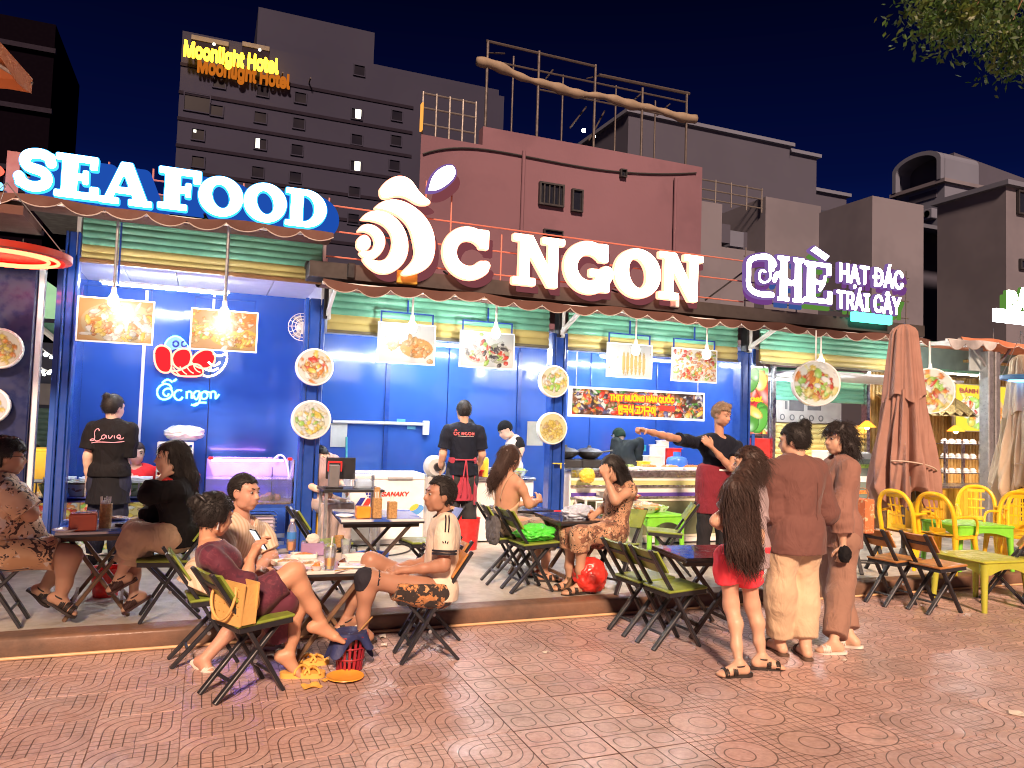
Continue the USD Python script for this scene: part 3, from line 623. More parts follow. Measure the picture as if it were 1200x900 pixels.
for(a,c,what,fc)in PICS:
    p0,p1=at_y(a[0],a[1],8.16),at_y(c[0],c[1],8.16);x0,x1,z1,z0=p0[0],p1[0],p0[2],p1[2]
    t=thing('food_picture','hanging white framed picture '+what,'picture',(0,0,0))
    fr=MB();w=.014
    fr.box(((x0+x1)/2,8.172,(z0+z1)/2),(x1-x0+.03,.018,z1-z0+.03))
    obj('board',fr,WHITE_P,t)
    mb,C=sheet(x0,x1,z0,z1,8.1605,fc);obj('print',mb,PRINT,t,colors=C)
    hg=MB();ztop=z1+.13
    top=3.42 if x1<1 else 2.92
    for(q0,q1)in(((x0+.02,z1+.01),(x0+.02,ztop)),((x1-.02,z1+.01),(x1-.02,ztop)),((x0+.012,ztop),(x1-.012,ztop)),(((x0+x1)/2,ztop),((x0+x1)/2,top))):
        hg.beam((q0[0],8.18,q0[1]),(q1[0],8.18,q1[1]),.016,.016,up=(0,1,0))
    obj('hanger',hg,BLUE,t)
def disc_sheet(c,r,fc_seed,pal,bg,y_off=-.002,n=150):
    U,V,C=food(fc_seed,pal,n,bg,W=1.0,size=(.05,.15),plate=[(.5,.46,.38,.33,bg)],N=72)
    rr,tt=np.linspace(0.001,1,26),np.linspace(0,2*PI,57)
    R_,T_=np.meshgrid(rr,tt,indexing='ij');a,b=.5+.5*R_*np.cos(T_),.5+.5*R_*np.sin(T_)
    col=np.stack([ndimage.map_coordinates(C[...,k],[a*(C.shape[0]-1),b*(C.shape[1]-1)],order=1)for k in range(3)],-1)
    P=np.stack([c[0]+r*R_*np.cos(T_),np.full(R_.shape,c[1]+y_off),c[2]+r*R_*np.sin(T_)],-1)
    return MB().grid(P[:,::-1]),col[:,::-1].reshape(-1,3)
def round_sign(px,py,rad_px,y,label,seed,pal,bg,depth=.07,tiltz=0.):
    c=at_y(px,py,y);e=at_y(px,py-rad_px,y);r=e[2]-c[2]
    t=thing('round_sign',label,'sign',tuple(c),tiltz)
    obj('case',MB().lathe([(0,depth),(r*.98,depth),(r,depth-.012),(r,.008),(r-.008,0),(r-.02,0),(r-.02,.004),(0,.004)],(0,0,0),40,R=np.array([[1,0,0],[0,0,1],[0,1,0.]])),WHITE_P,t,smooth=35)
    mb,C=disc_sheet((0,0,0),r-.02,seed,pal,bg)
    obj('lit_print',mb,PRINT_L,t,colors=C)
    return t,r
round_sign(369,430,22,PY-.17,'round lit sign with a picture of spicy noodles, upper one on the first blue post',11,[ORG,YEL,WHI,TAN,RED],(.82,.78,.68))
round_sign(365,492,23,PY-.17,'round lit sign with a picture of salad, lower one on the first blue post',12,[YEL,LGR,WHI,(.80,.70,.4)],(.84,.84,.72))
round_sign(650,447,19,PY-.17,'round lit sign with a picture of egg, upper one on the middle blue post',13,[YEL,TAN,WHI,LGR],(.84,.76,.50))
round_sign(648,502,19,PY-.17,'round lit sign with a picture of yellow noodles, lower one on the middle blue post',14,[YEL,(.85,.62,.15),TAN],(.84,.78,.40))
for(px_,py_,rr_,lab,sd)in((957,449,27,'large round fruit sign hanging from the awning above the brown shirt woman',15),(1091,458,27,'large round fruit sign hanging right of the brown folded parasol',16)):
    t,r=round_sign(px_,py_,rr_,7.5,lab,sd,[YEL,LGR,ORG,RED,WHI,(.9,.8,.3)],(.92,.90,.78),.14,-.55)
    c=at_y(px_,py_,7.5);obj('hanging_rod',MB().tube([(0,.06,r),(0,.06,2.92-c[2])],.01,6),WHITE,t)
round_sign(-1,408,24,PY-.2,'round lit food sign cut by the left edge, upper one',17,[ORG,YEL,TAN],(.8,.7,.5))
round_sign(-14,475,22,PY-.2,'round lit food sign cut by the left edge, lower one',18,[WHI,YEL],(.8,.8,.78))
# ================================================================== SIGN LETTERS
def rnd(s,r=.03):return s.buffer(r,8).buffer(-2*r,8).buffer(r,8)
def stroke(pts,w):return LineString(pts).buffer(w/2,8)
def arcpts(cx,cy,rx,ry,a0,a1,n=24):return[(cx+rx*math.cos(t),cy+ry*math.sin(t))for t in np.linspace(math.radians(a0),math.radians(a1),n)]
def ring(cx,cy,rx,ry,ix,iy,tilt=0):
    o=Polygon(arcpts(cx,cy,rx,ry,0,360,60));i=Polygon(arcpts(cx,cy,ix,iy,0,360,60))
    return o.difference(affinity.rotate(i,tilt,origin=(cx,cy)))
def bx(a,b,c,d):return sbox(a,b,c,d)
LET={}
LET['S']=rnd(union_all([stroke(spline([(.80,.70),(.70,.86),(.46,.90),(.24,.78),(.26,.60),(.48,.51),(.70,.40),(.72,.22),(.52,.09),(.26,.12),(.12,.29)],60),.235),stroke([(.80,.66),(.81,.86)],.15),stroke([(.12,.14),(.12,.34)],.15)]))
LET['E']=rnd(union_all([bx(.14,.03,.42,.97),bx(.02,.0,.78,.15),bx(.02,.85,.76,1.),bx(.3,.42,.60,.57),bx(.64,.70,.78,1.),bx(.66,.0,.82,.30),bx(.52,.34,.62,.66)]))
LET['A']=rnd(union_all([Polygon([(.40,1.),(.62,1.),(.98,.08),(.70,.08),(.46,.74),(.24,.08),(.08,.08)]),bx(.25,.26,.7,.40),bx(-.02,0,.38,.14),bx(.58,0,1.06,.14)]))
LET['F']=rnd(union_all([bx(.14,.03,.42,.97),bx(.02,.0,.56,.14),bx(.02,.85,.78,1.),bx(.3,.42,.60,.57),bx(.66,.68,.80,1.),bx(.52,.33,.62,.67)]))
LET['O']=ring(.5,.5,.50,.52,.20,.32,12)
LET['D']=rnd(union_all([bx(.12,.02,.40,.98),bx(.0,.0,.5,.14),bx(.0,.86,.5,1.),Polygon([(.4,0),(.4,1.)]+arcpts(.46,.5,.5,.5,90,-90)).difference(Polygon([(.4,.14),(.4,.86)]+arcpts(.42,.5,.26,.36,90,-90)))]))
LET['C']=rnd(union_all([stroke(arcpts(.50,.5,.37,.38,48,318,40),.25),bx(.70,.62,.88,.98),stroke([(.75,.2),(.84,.3)],.16)]))
LET['N']=rnd(union_all([bx(.10,.05,.30,.95),bx(.72,.06,.92,.95),Polygon([(.06,1.),(.36,1.),(.94,.0),(.72,0)]),bx(-.04,0,.44,.14),bx(-.04,.87,.34,1.),bx(.58,.87,1.06,1.)]))
LET['G']=rnd(union_all([stroke(arcpts(.50,.5,.37,.38,50,350,44),.25),bx(.70,.64,.88,.98),bx(.52,.34,1.0,.48),bx(.70,.06,.92,.42)]))
SY=7.72
def place(shape,px0,px1,py_tl,py_bl,y,xr_shift=True):
    """puts an outline on the sign plane y between two columns and two rows of its left edge"""
    a,b=at_y(px0,py_tl,y),at_y(px0,py_bl,y);c=at_y(px1,py_bl,y)
    return fit(shape,a[0],c[0],b[2],a[2])
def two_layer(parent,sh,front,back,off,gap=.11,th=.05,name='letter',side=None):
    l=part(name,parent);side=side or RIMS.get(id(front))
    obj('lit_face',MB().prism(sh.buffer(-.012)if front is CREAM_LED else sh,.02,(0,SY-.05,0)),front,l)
    obj('letter_case',MB().prism(sh.buffer(.003 if name=='word' else .010),.05,(0,SY,0)),side or back,l)  # emissive rim imitates glow spreading round the letter
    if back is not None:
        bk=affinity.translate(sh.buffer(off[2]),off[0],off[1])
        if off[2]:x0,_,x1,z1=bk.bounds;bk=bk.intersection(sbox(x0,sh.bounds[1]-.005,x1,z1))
        obj('backing',MB().prism(bk,.03,(0,SY+gap,0)),back,l)  # glowing offset copies imitate camera ghosting; behind SEAFOOD a blue board and bloom
WHITE_LED=EM('white_led_face',(.80,.95,1.),2.4)
WARM_LED=EM('warm_led_face',(1.,.70,.50),3.0)
CREAM_LED=EM('cream_led_face',(1.,.93,.88),2.4)
BLUE_BACK=M('blue_acrylic',(.02,.10,.55),.3)
BLUE_GLOW=EM('blue_glow_acrylic',(.02,.12,.66),.28)  # blue board; its emission stands in for letter bloom
RED_GHOST=EM('red_glow_acrylic',(.45,.12,.14),.20)  # camera ghost of the letters, put in as dim emission
RIMS={id(WHITE_LED):EM('cyan_letter_rim',(.04,.45,1.),.9),id(WARM_LED):EM('orange_letter_rim',(1.,.30,.18),1.5),id(CREAM_LED):EM('violet_letter_rim',(.42,.22,.70),.22)}  # halo of the lit letters built as emissive rims
sg=thing('seafood_sign','huge white lit letters SEAFOOD with a glowing blue board behind on the roof edge','sign',(0,0,0))
for ch,px0,px1,t_,b_ in(('S',18,64,170,221),('E',66,115,178,229),('A',118,178,186,236),('F',187,234,194,243),('O',234,284,203,250),('O',287,335,211,257),('D',336,382,219,263)):
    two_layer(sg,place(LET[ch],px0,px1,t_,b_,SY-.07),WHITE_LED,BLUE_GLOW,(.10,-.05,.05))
RED_ROD=M('red_lit_rod',(.45,.16,.12),.5)  # red sign light painted into the rod colour
def rods(parent,px0,px1,y_left,spans,y=SY+.16,r=.009,mat=None,bottom=3.1,verts=()):
    for py_ in y_left:
        a=at_y(px0,py_,y);x1=at_y(px1,py_,y)[0]
        obj('frame_rod',MB().tube([a,(x1,y,a[2])],r,6),mat or RED_ROD,parent)
    for px_,py_ in verts:
        a=at_y(px_,py_,y);obj('frame_rod',MB().tube([a,(a[0],y,bottom)],r,6),mat or RED_ROD,parent)
rods(sg,8,388,(188,205,222),0,bottom=3.5,verts=[(12,180),(60,184),(128,190),(180,198),(236,208),(286,215),(340,222),(386,232)])
obj('left_end_board',MB().box((at_y(13,200,SY)[0],SY+.08,at_y(13,200,SY)[2]-.02),(.10,.05,.42)),M('red_brown_board',(.25,.07,.06),.6),sg)
s0=thing('next_stall_sign','end of a blue and red lit sign cut by the left edge beside SEAFOOD','sign',(0,0,0))
obj('lit_letter',MB().prism(place(LET['A'],-40,4,165,218,SY),.05,(0,SY,0)),EM('blue_led',(.12,.5,1.),1.8),s0)
obj('backing',MB().prism(place(LET['O'],-42,5,186,205,SY+.1),.03,(0,SY+.1,0)),EM('red_led',(1.,.1,.06),1.0),s0)
obj('frame_rod',MB().tube([at_y(-60,215,SY+.14),at_y(5,221,SY+.14)],.01,6),RED_ROD,s0)
s1=thing('snail_sign','large orange lit snail logo and letters C NGON reading Ốc Ngon','sign',(0,0,0))
for ch,px0,px1,t_,b_ in(('C',521,574,262,324),('N',603,661,273,332),('G',663,719,279,341),('O',722,774,288,346),('N',774,824,294,349)):
    two_layer(s1,place(LET[ch],px0,px1,t_,b_,SY-.07),WARM_LED,RED_GHOST,(.10,-.06,0.))
def logo(px,py):p=at_y(px,py,SY-.07);return(p[0],p[2])
cres=[]
def pxpoly(pts,n=80):return Polygon([logo(*q)for q in spline(pts+pts[:1],n)]).buffer(0)
outer=pxpoly([(440,243),(462,234),(490,246),(507,270),(509,296),(496,316),(472,320),(484,306),(486,285),(478,262),(460,248)])
mid=pxpoly([(424,256),(442,247),(464,256),(477,278),(474,305),(456,319),(434,313),(426,303),(446,306),(459,294),(460,276),(449,262),(434,257)])
inn=pxpoly([(420,270),(430,263),(444,268),(451,281),(445,297),(429,302),(422,296),(434,294),(440,284),(436,274),(428,270)])
core=pxpoly([(419,284),(422,278),(429,276),(434,283),(432,290),(425,293),(420,290)])
hat=pxpoly([(446,222),(452,214),(474,207),(480,210),(497,230),(504,237),(496,239),(478,231),(462,229),(450,231)])
leaf=pxpoly([(501,224),(507,205),(516,196),(532,194),(535,202),(526,216),(514,223)])
for sh_ in(outer,mid,inn,core,hat,leaf):two_layer(s1,sh_,WARM_LED if sh_ is not leaf else CREAM_LED,RED_GHOST,(.09,-.06,0.),name='shell_band' if sh_ not in(hat,leaf)else('hat' if sh_ is hat else 'leaf'))
rods(s1,382,872,(240,270,300,318),0,verts=[(442,300),(500,212),(530,215),(588,275),(706,285),(812,300)])
for a,c in(((690,330),(760,356)),((520,318),(545,338)),((826,352),(872,318))):
    obj('brace',MB().tube([at_y(*a,SY+.5),at_y(*c,SY+.2)],.012,6),FRAME,s1)
obj('floodlight',MB().box(at_y(476,326,SY+.1),(.22,.12,.14),bev=.01),M('yellow_box_paint',(.55,.36,.05),.5),s1)
obj('power_box',MB().box(at_y(789,353,SY+.1),(.12,.1,.16),bev=.01),WHITE,s1)
obj('power_box',MB().box(at_y(411,318,SY+.1),(.08,.1,.16),bev=.01),BLACK,s1)
s2=thing('sweet_soup_sign','white lit letters CHÈ HẠT ĐÁC TRÁI CÂY with added glowing colour copies behind','sign',(0,0,0))
CH={}
CH['C']=rnd(union_all([stroke(spline([(.92,.80),(.80,.93),(.40,.93),(.13,.80),(.10,.50),(.13,.2),(.40,.07),(.85,.07)],50),.17),bx(.72,.62,.92,.96),stroke(spline([(.78,.58),(.66,.36),(.46,.40),(.48,.60),(.62,.60)],30),.09),bx(.55,0,.9,.16)]))
CH['H']=rnd(union_all([bx(.16,0,.42,1.),bx(.64,0,.88,1.),stroke(spline([(.0,.45),(.12,.58),(.3,.5),(.5,.42),(.72,.52)],40),.16),bx(.08,.88,.48,1.),bx(.08,0,.48,.12),bx(.58,.88,.96,1.),bx(.58,0,.96,.12)]))
CH['E']=rnd(union_all([bx(.14,0,.44,1.),bx(.05,.86,.92,1.),bx(.05,0,.95,.15),bx(.3,.44,.74,.58),bx(.78,.68,.94,1.),bx(.8,0,.98,.34),stroke([(.58,.34),(.70,.5),(.74,.66)],.12)]))
PUR,BLU2,GRN2=EM('violet_glow',(.40,.12,.55),.18),EM('blue_glow',(.10,.22,.70),.18),EM('green_glow',(.25,.60,.10),.18)  # coloured ghost images behind the letters, put in as emission
for ch,px0,px1,t_,b_,bk in(('C',875,911,293,347,PUR),('H',906,943,297,352,BLU2),('E',943,976,304,354,GRN2)):
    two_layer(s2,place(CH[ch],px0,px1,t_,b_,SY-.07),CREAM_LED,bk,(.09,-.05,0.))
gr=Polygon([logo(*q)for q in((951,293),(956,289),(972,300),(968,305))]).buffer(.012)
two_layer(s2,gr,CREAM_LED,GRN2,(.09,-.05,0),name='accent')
HD,TC=text_shape('HẠT ĐÁC',6),text_shape('TRÁI CÂY',6)
def placeline(shape,px0,px1,base_l,cap_l):
    a,b,c=at_y(px0,cap_l,SY-.07),at_y(px0,base_l,SY-.07),at_y(px1,base_l,SY-.07);w=shape.bounds
    return affinity.affine_transform(shape,[(c[0]-a[0])/(w[2]-w[0]),0,0,a[2]-b[2],a[0]-w[0]*(c[0]-a[0])/(w[2]-w[0]),b[2]])
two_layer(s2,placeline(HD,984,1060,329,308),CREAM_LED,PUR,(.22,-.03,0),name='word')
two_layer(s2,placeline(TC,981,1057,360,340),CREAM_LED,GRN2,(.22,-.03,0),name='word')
a,b=at_y(998,366,SY),at_y(1044,380,SY)
obj('green_light_box',MB().box(((a[0]+b[0])/2,SY,(a[2]+b[2])/2),(b[0]-a[0],.06,.13),bev=.01),EM('mint_led',(.10,.95,.62),1.5),s2)
rods(s2,872,1065,(300,330,352),0,mat=RAIL,bottom=3.05,verts=[(874,290),(934,300),(996,305),(1062,318)])
s3=thing('bread_sign','white lit lettering BÁN over a white light box cut by the right edge','sign',(0,0,0))
BN=text_shape('BÁNH',7)
a,b,c=at_y(1174,342,SY),at_y(1174,362,SY),at_y(1225,362,SY);w=BN.bounds
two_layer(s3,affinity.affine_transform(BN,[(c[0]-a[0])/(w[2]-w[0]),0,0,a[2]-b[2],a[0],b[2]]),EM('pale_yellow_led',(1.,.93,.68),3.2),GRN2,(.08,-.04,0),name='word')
a,b=at_y(1165,366,SY),at_y(1230,384,SY)
obj('light_box',MB().box(((a[0]+b[0])/2,SY,(a[2]+b[2])/2+.03),(b[0]-a[0],.08,.2),bev=.01),EM('white_box_led',(.92,.95,1.),2.2),s3)
rods(s3,1163,1235,(372,),0,mat=RAIL,bottom=3.0,verts=[(1164,385),(1196,388)])
# ================================================================== FOLDING CHAIRS, TABLES
PAINT_G=M('green_painted_wood',(.22,.30,.045),.38,var=.18,vscale=9.,bump=.1,bscale=30,coat=.25,col2=(.15,.21,.04),cscale=6.)
PAINT_O=M('orange_varnished_wood',(.44,.20,.055),.4,var=.2,vscale=9.,bump=.1,bscale=30,coat=.2,col2=(.32,.13,.035),cscale=5.)
PAINT_K=M('black_painted_wood',(.016,.018,.024),.42,var=.3,vscale=10.,bump=.12,bscale=40,coat=.15)
WOOD_B=M('brown_wood_legs',(.15,.085,.045),.55,var=.3,vscale=14.,bump=.2,bscale=40)
WOOD_D=M('dark_wood_legs',(.05,.035,.028),.5,var=.3,vscale=14.,bump=.2,bscale=40)
def chair_parts(t,seat_mat,back_label=None):
    for s in(-1,1):
        y=s*.128
        b=MB();b.beam((.195,y,0),(-.045,y,.40),.022,.040,up=(0,1,0),bev=.004);b.beam((-.040,y,.385),(-.265,y,.720),.022,.038,up=(0,1,0),bev=.004)
        obj('stile',b,PAINT_K,t)
    for s in(-1,1):
        y=s*.103
        obj('rear_leg',MB().beam((-.20,y,0),(.165,y,.392),.022,.040,up=(0,1,0),bev=.004),PAINT_K,t)
    f=MB()
    for s in(-1,1):f.beam((-.10,s*.150,.392),(.225,s*.150,.408),.022,.034,up=(0,0,1),bev=.003)
    f.box((.218,0,.403),(.024,.29,.030),bev=.003);f.box((-.09,0,.388),(.024,.29,.030),bev=.003)
    obj('seat_frame',f,PAINT_K,t)
    xs,ys=np.linspace(-.115,.235,9),np.linspace(-.165,.165,7)
    top=np.array([[[x,y,.424+.05*(x-.06)**2*8*.5+(.010 if x>.2 else 0)]for y in ys]for x in xs])
    b=MB();b.box((.06,0,.424),(.352,.332,.018),np.array([[.9988,0,-.05],[0,1,0],[.05,0,.9988]]),bev=.006)
    obj('seat',b,seat_mat,t)
    ys=np.linspace(-.165,.165,9);d=np.array([-.225,0,.335]);d/=np.linalg.norm(d);o=np.array([-.140,0,.545]);nrm=np.array([d[2],0,-d[0]])
    F,Bk=[],[]
    for y in ys:
        c=-.014*(1-(y/.165)**2)
        F.append([o+d*q+[0,y,0]+nrm*(.030+c)for q in(0,.185)]);Bk.append([o+d*q+[0,y,0]+nrm*(.016+c)for q in(.185,0)])
    P=np.array([np.vstack([a,b_,a[:1]])for a,b_ in zip(F,Bk)])
    g=MB();g.grid(P);n=len(ys)
    g.add(np.vstack([P[0,:4],P[-1,:4]]),[[0,1,2],[0,2,3],[4,6,5],[4,7,6]])
    bo=obj('backrest',g,seat_mat,t,label=back_label)
    obj('back_rail',MB().beam(o+d*.10+[0,-.115,0]+nrm*.0,o+d*.10+[0,.115,0]+nrm*.0,.012,.03,up=d),PAINT_K,t)
    obj('rung',MB().tube([(.125,-.13,.115),(.125,.13,.115)],.011,6),PAINT_K,t);obj('rung',MB().tube([(-.105,-.105,.10),(-.105,.105,.10)],.011,6),PAINT_K,t)
    for s in(-1,1):obj('pivot_bolt',MB().cyl((.01,s*.138,.205),(.01,s*.145,.205),.012,n=8),GALV,t)
GCH='black framed folding chairs'
def make_chair(name,label,mat,loc,rot,group=GCH):
    t=thing(name,label,'chair',loc,rot,group);chair_parts(t,mat);return t
PZ=.132
green0=make_chair('green_folding_chair','green folding chair of the woman in the purple dress, yellow bag on it',PAINT_G,(.265,4.70,0),.39)
wood0=make_chair('wooden_folding_chair','orange varnished folding chair of the man in the white football shirt',PAINT_O,(1.46,5.03,0),PI-.05)
G=lambda loc,rot,lab:dup(green0,loc,rot,lab,GCH)
W_=lambda loc,rot,lab:dup(wood0,loc,rot,lab,GCH)
G((.06,5.36,0),.12,'green folding chair under the crew cut man in the cream striped shirt')
G((3.25,4.83,0),.05,'empty green folding chair nearest the long haired girl, glossy seat')
G((3.22,5.20,0),.05,'empty green folding chair behind another green one, beside the red bag')
G((2.70,6.21,PZ),.04,'green folding chair holding a bright green plastic bag on its seat')
G((2.63,6.56,PZ),-.1,'green folding chair carrying the bare backed woman')
G((3.50,6.02,PZ),PI+.45,'green folding chair of the woman in the floral dress')
G((-.17,6.00,PZ),PI+.05,'green folding chair of the woman in black with long hair')
G((.93,6.45,PZ),.10,'empty green folding chair between the first blue post and the front table')
G((6.62,6.15,PZ),PI+1.2,'green folding chair below the brown folded parasol, beside the orange bag')
G((7.72,4.95,0),PI,'green folding chair cut by the right edge behind the olive table')
G((4.42,6.55,PZ),PI-.5,'green folding chair half hidden behind the maroon apron of the waiter')
W_((1.60,5.44,0),PI,'empty folding chair just behind the orange chair of the football shirt man')
W_((-1.27,6.08,PZ),0.,'orange edged folding chair of the man in the palm print shirt')
W_((6.28,5.06,0),0.,'orange wooden folding chair nearest the olive plastic table')
W_((6.12,5.40,0),.05,'orange wooden folding chair behind another wooden one, left of the yellow chairs')
W_((7.28,5.10,0),PI-.9,'orange wooden folding chair right of the olive plastic table')
W_((5.70,5.95,PZ),.3,'folding chair on the platform partly behind the trio on the right')
g=NG();tc=g('texture_coordinate');x,y,z=g.xyz(tc)
nz=g('noise_texture',vector=tc,scale=5.);q=g.m('add',g.m('multiply',y,2.6),g.m('multiply',nz,.35))
PATCH=g.done('patchwork_print',g('principled_bsdf',base_color=g('rgb_ramp',fac=g.m('add',q,.45),ramp=[(.30,(.20,.34,.05)),(.42,(.30,.40,.07)),(.48,(.62,.28,.08)),(.62,(.60,.30,.12)),(.70,(.25,.32,.62)),(1,(.2,.28,.6))],interpolate=True),roughness=.4))
tq=thing('green_folding_chair','folding chair with a green, orange and blue backrest behind the football shirt man','chair',(1.86,6.42,PZ),PI+.15,GCH)
chair_parts(tq,PAINT_G);
UsdShade.MaterialBindingAPI.Apply(stage.GetPrimAtPath(str(tq.GetPath())+'/backrest')).Bind(PATCH)
def table_print(name,c1,c2,c3,sc=3.,rough=.12):
    g=NG();p=g('geometry');n=g('noise_texture',vector=p,scale=sc,detail=2.);n2=g('voronoi_texture',vector=p,scale=sc*2)
    b=g.mix(g.step(n,.50,.56),tuple(c1),tuple(c2));b=g.mix(g.step(n2,.18,.12),b,tuple(c3))
    return g.done(name,g('principled_bsdf',base_color=b,roughness=rough,coat_weight=.5))
TP_BLUE=table_print('blue_white_table_print',(.66,.68,.70),(.05,.12,.48),(.70,.66,.25))
TP_DARK=M('dark_glossy_table_top',(.035,.028,.028),.18,var=.3,coat=.5)
TP_WHITE=table_print('white_table_print',(.62,.62,.60),(.52,.54,.56),(.40,.42,.48))
def x_table(label,loc,rot,w,d,top_mat,leg_mat,h=.62,edge=None):
    t=thing('folding_table',label,'table',loc,rot,'folding tables with crossed legs')
    obj('tabletop',MB().box((0,0,h-.011),(w,d,.022),bev=.004),top_mat,t)
    obj('edge_band',MB().box((0,0,h-.028),(w+.004,d+.004,.016)),edge or PAINT_K,t)
    for s in(-1,1):
        y=s*(d/2-.09)
        for q in(-1,1):
            obj('leg',MB().beam((q*w*.36,y+q*.013,0),(-q*w*.36,y+q*.013,h-.05),.026,.045,up=(0,1,0),bev=.004),leg_mat,t)
        obj('apron_rail',MB().box((0,y,h-.055),(w*.92,.05,.04),bev=.003),leg_mat,t)
    for q in(-1,1):
        obj('stretcher',MB().beam((q*w*.27,-(d/2-.09),.10),(q*w*.27,d/2-.09,.10),.02,.03),leg_mat,t)
        obj('side_rail',MB().box((q*(w*.40),0,h-.046),(.03,d-.2,.03)),leg_mat,t)
    return t
x_table('folding table with brown crossed legs between the palm shirt man and the woman in black',(-.665,6.36,PZ),.08,.56,.72,TP_BLUE,WOOD_B)
x_table('folding table covered with dishes and an orange juice cup in front of the kerb',(.80,5.27,0),-.06,.60,.66,TP_WHITE,WOOD_B)
x_table('blue topped folding table with straw boxes before the chest freezer',(1.45,6.72,PZ),-.05,.70,.74,TP_BLUE,WOOD_D)
x_table('folding table with a pale plastic bag between the bare backed and the floral women',(3.22,6.34,PZ),-.05,.56,.70,TP_DARK,WOOD_B)
x_table('dark glossy folding table beside the long haired girl',(3.76,5.10,0),-.12,.62,.60,TP_DARK,WOOD_D)
x_table('dark folding table on the platform before the waiter',(2.98,7.05,PZ),0.,.5,.5,TP_DARK,WOOD_B)
PL_G=M('green_moulded_plastic',(.20,.62,.05),.3,var=.06,sub=.1)
PL_OL=M('olive_moulded_plastic',(.40,.42,.05),.32,var=.1,sub=.1)
PL_Y=M('yellow_moulded_plastic',(.85,.52,.02),.28,var=.06,sub=.1)
def plastic_table(label,loc,rot,w,d,h,mat):
    t=thing('plastic_table',label,'table',loc,rot,'moulded plastic tables')
    b=MB();b.box((0,0,h-.014),(w,d,.028),bev=.012);b.box((0,0,h+.001),(w*.86,d*.86,.004),bev=.002)
    for k in range(5):b.box((0,-d*.32+k*d*.16,h+.003),(w*.7,.012,.004))
    obj('tabletop',b,mat,t)
    a=MB()
    for s in(-1,1):
        for(L,c,u,off)in((w,(0,s),'x',d/2-.022),(d,(s,0),'y',w/2-.022)):
            pr=Polygon([(-L/2+.03,0),(-L/2+.03,-.10)]+[(-L/2+.09+(L-.18)*t_/10,-.05-.05*abs(t_/5-1)**2)for t_ in range(11)]+[(L/2-.03,-.10),(L/2-.03,0)])
            if u=='x':a.prism(pr,.014,(0,s*off,h-.028),(1,0,0),(0,0,1))
            else:a.prism(pr,.014,(s*off,0,h-.028),(0,1,0),(0,0,1))
    obj('apron',a,mat,t)
    for sx in(-1,1):
        for sy in(-1,1):
            l=MB();x,y=sx*(w/2-.045),sy*(d/2-.045);o=.022
            P=[]
            for z,r,sp in((h-.03,.042,0),(h*.5,.030,.010),(0,.024,o)):
                P.append([[x+sx*sp+r*math.cos(a_),y+sy*sp+r*math.sin(a_),z]for a_ in np.linspace(0,2*PI,9)])
            l.grid(np.array(P)[::-1]);obj('leg',l,mat,t,smooth=50)
    return t
plastic_table('olive green plastic table in front of the kerb at the right',(6.98,5.12,0),-.06,.60,.60,.47,PL_OL)
plastic_table('bright green plastic table among the yellow chairs',(8.10,6.10,PZ),-.2,.72,.60,.50,PL_G)
plastic_table('lime green plastic table with a food basket beside the waiter',(4.78,7.42,PZ),.1,.52,.5,.50,PL_G)
def arm_curve(pts,r,mat,t,name,n=28,sides=8):return obj(name,MB().tube(spline(pts,n),r,sides),mat,t,smooth=True)
def yellow_chair(loc,rot,label,base=None):
    t=thing('plastic_chair',label,'chair',loc,rot,'yellow moulded plastic chairs')
    s=MB();xs,ys=np.linspace(-.18,.22,9),np.linspace(-.20,.20,9)
    Z=lambda x,y:.40-.012*(1-(y/.2)**2)+(.012 if x<-.15 else 0)-(.018 if x>.2 else 0)
    s.grid(np.array([[[x*(1-.1*abs(y)/.2*0),y*(1+.08*(x>0)),Z(x,y)]for y in ys]for x in xs]));s.grid(np.array([[[x,y*(1+.08*(x>0)),Z(x,y)-.014]for y in ys]for x in xs])[::-1])
    s.box((.222,0,.372),(.012,.42,.035),bev=.004)
    for q in(-1,1):s.box((.02,q*.207,.382),(.40,.012,.03),bev=.004)
    obj('seat',s,PL_Y,t,smooth=40)
    fr=MB();fr.tube(spline([(-.17,-.205,.38),(-.205,-.205,.55),(-.24,-.185,.72),(-.262,-.11,.82),(-.268,0,.845),(-.262,.11,.82),(-.24,.185,.72),(-.205,.205,.55),(-.17,.205,.38)],50),.025,8)
    obj('back_hoop',fr,PL_Y,t,smooth=True)
    pn=MB()
    def bp(u,v):z=.43+.385*v;return np.array([-.178-.088*v+.008,u*(.085+.012*v),z])
    us,vs=[-1,-.62,-.50,-.06,.06,.50,.62,1],[0,.12,.36,.41,.64,.69,.90,1.]
    for i in range(7):
        for j in range(7):
            solid=(j%2==0)or(i%2==1)or i in(0,6)and False
            if i in(0,2,4,6)and j in(1,3,5):continue
            q=[bp(us[i],vs[j]),bp(us[i+1],vs[j]),bp(us[i+1],vs[j+1]),bp(us[i],vs[j+1])]
            o=np.array([.012,0,0]);pn.add(np.vstack([q,np.array(q)+o]),[[0,3,2,1],[4,5,6,7],[0,1,5,4],[1,2,6,5],[2,3,7,6],[3,0,4,7]])
    obj('back_panel',pn,PL_Y,t)
    for sx,sy in((-1,-1),(-1,1),(1,-1),(1,1)):
        x0,y0=(.19 if sx>0 else-.165),sy*.19
        P=[[[x0+sx*sp+r*math.cos(a_),y0+sy*sp*.6+r*math.sin(a_),z]for a_ in np.linspace(0,2*PI,9)]for z,r,sp in((0,.020,.055),(.2,.024,.028),(.40,.034,0))]
        obj('leg',MB().grid(np.array(P)),PL_Y,t,smooth=50)
    for q in(-1,1):arm_curve([(-.22,q*.200,.60),(-.08,q*.232,.612),(.10,q*.236,.60),(.19,q*.222,.56),(.20,q*.214,.40)],.015,PL_Y,t,'armrest')
    return t
ych=yellow_chair((7.42,6.30,PZ),.10,'yellow plastic chair left of the green table, nearer the brown parasol')
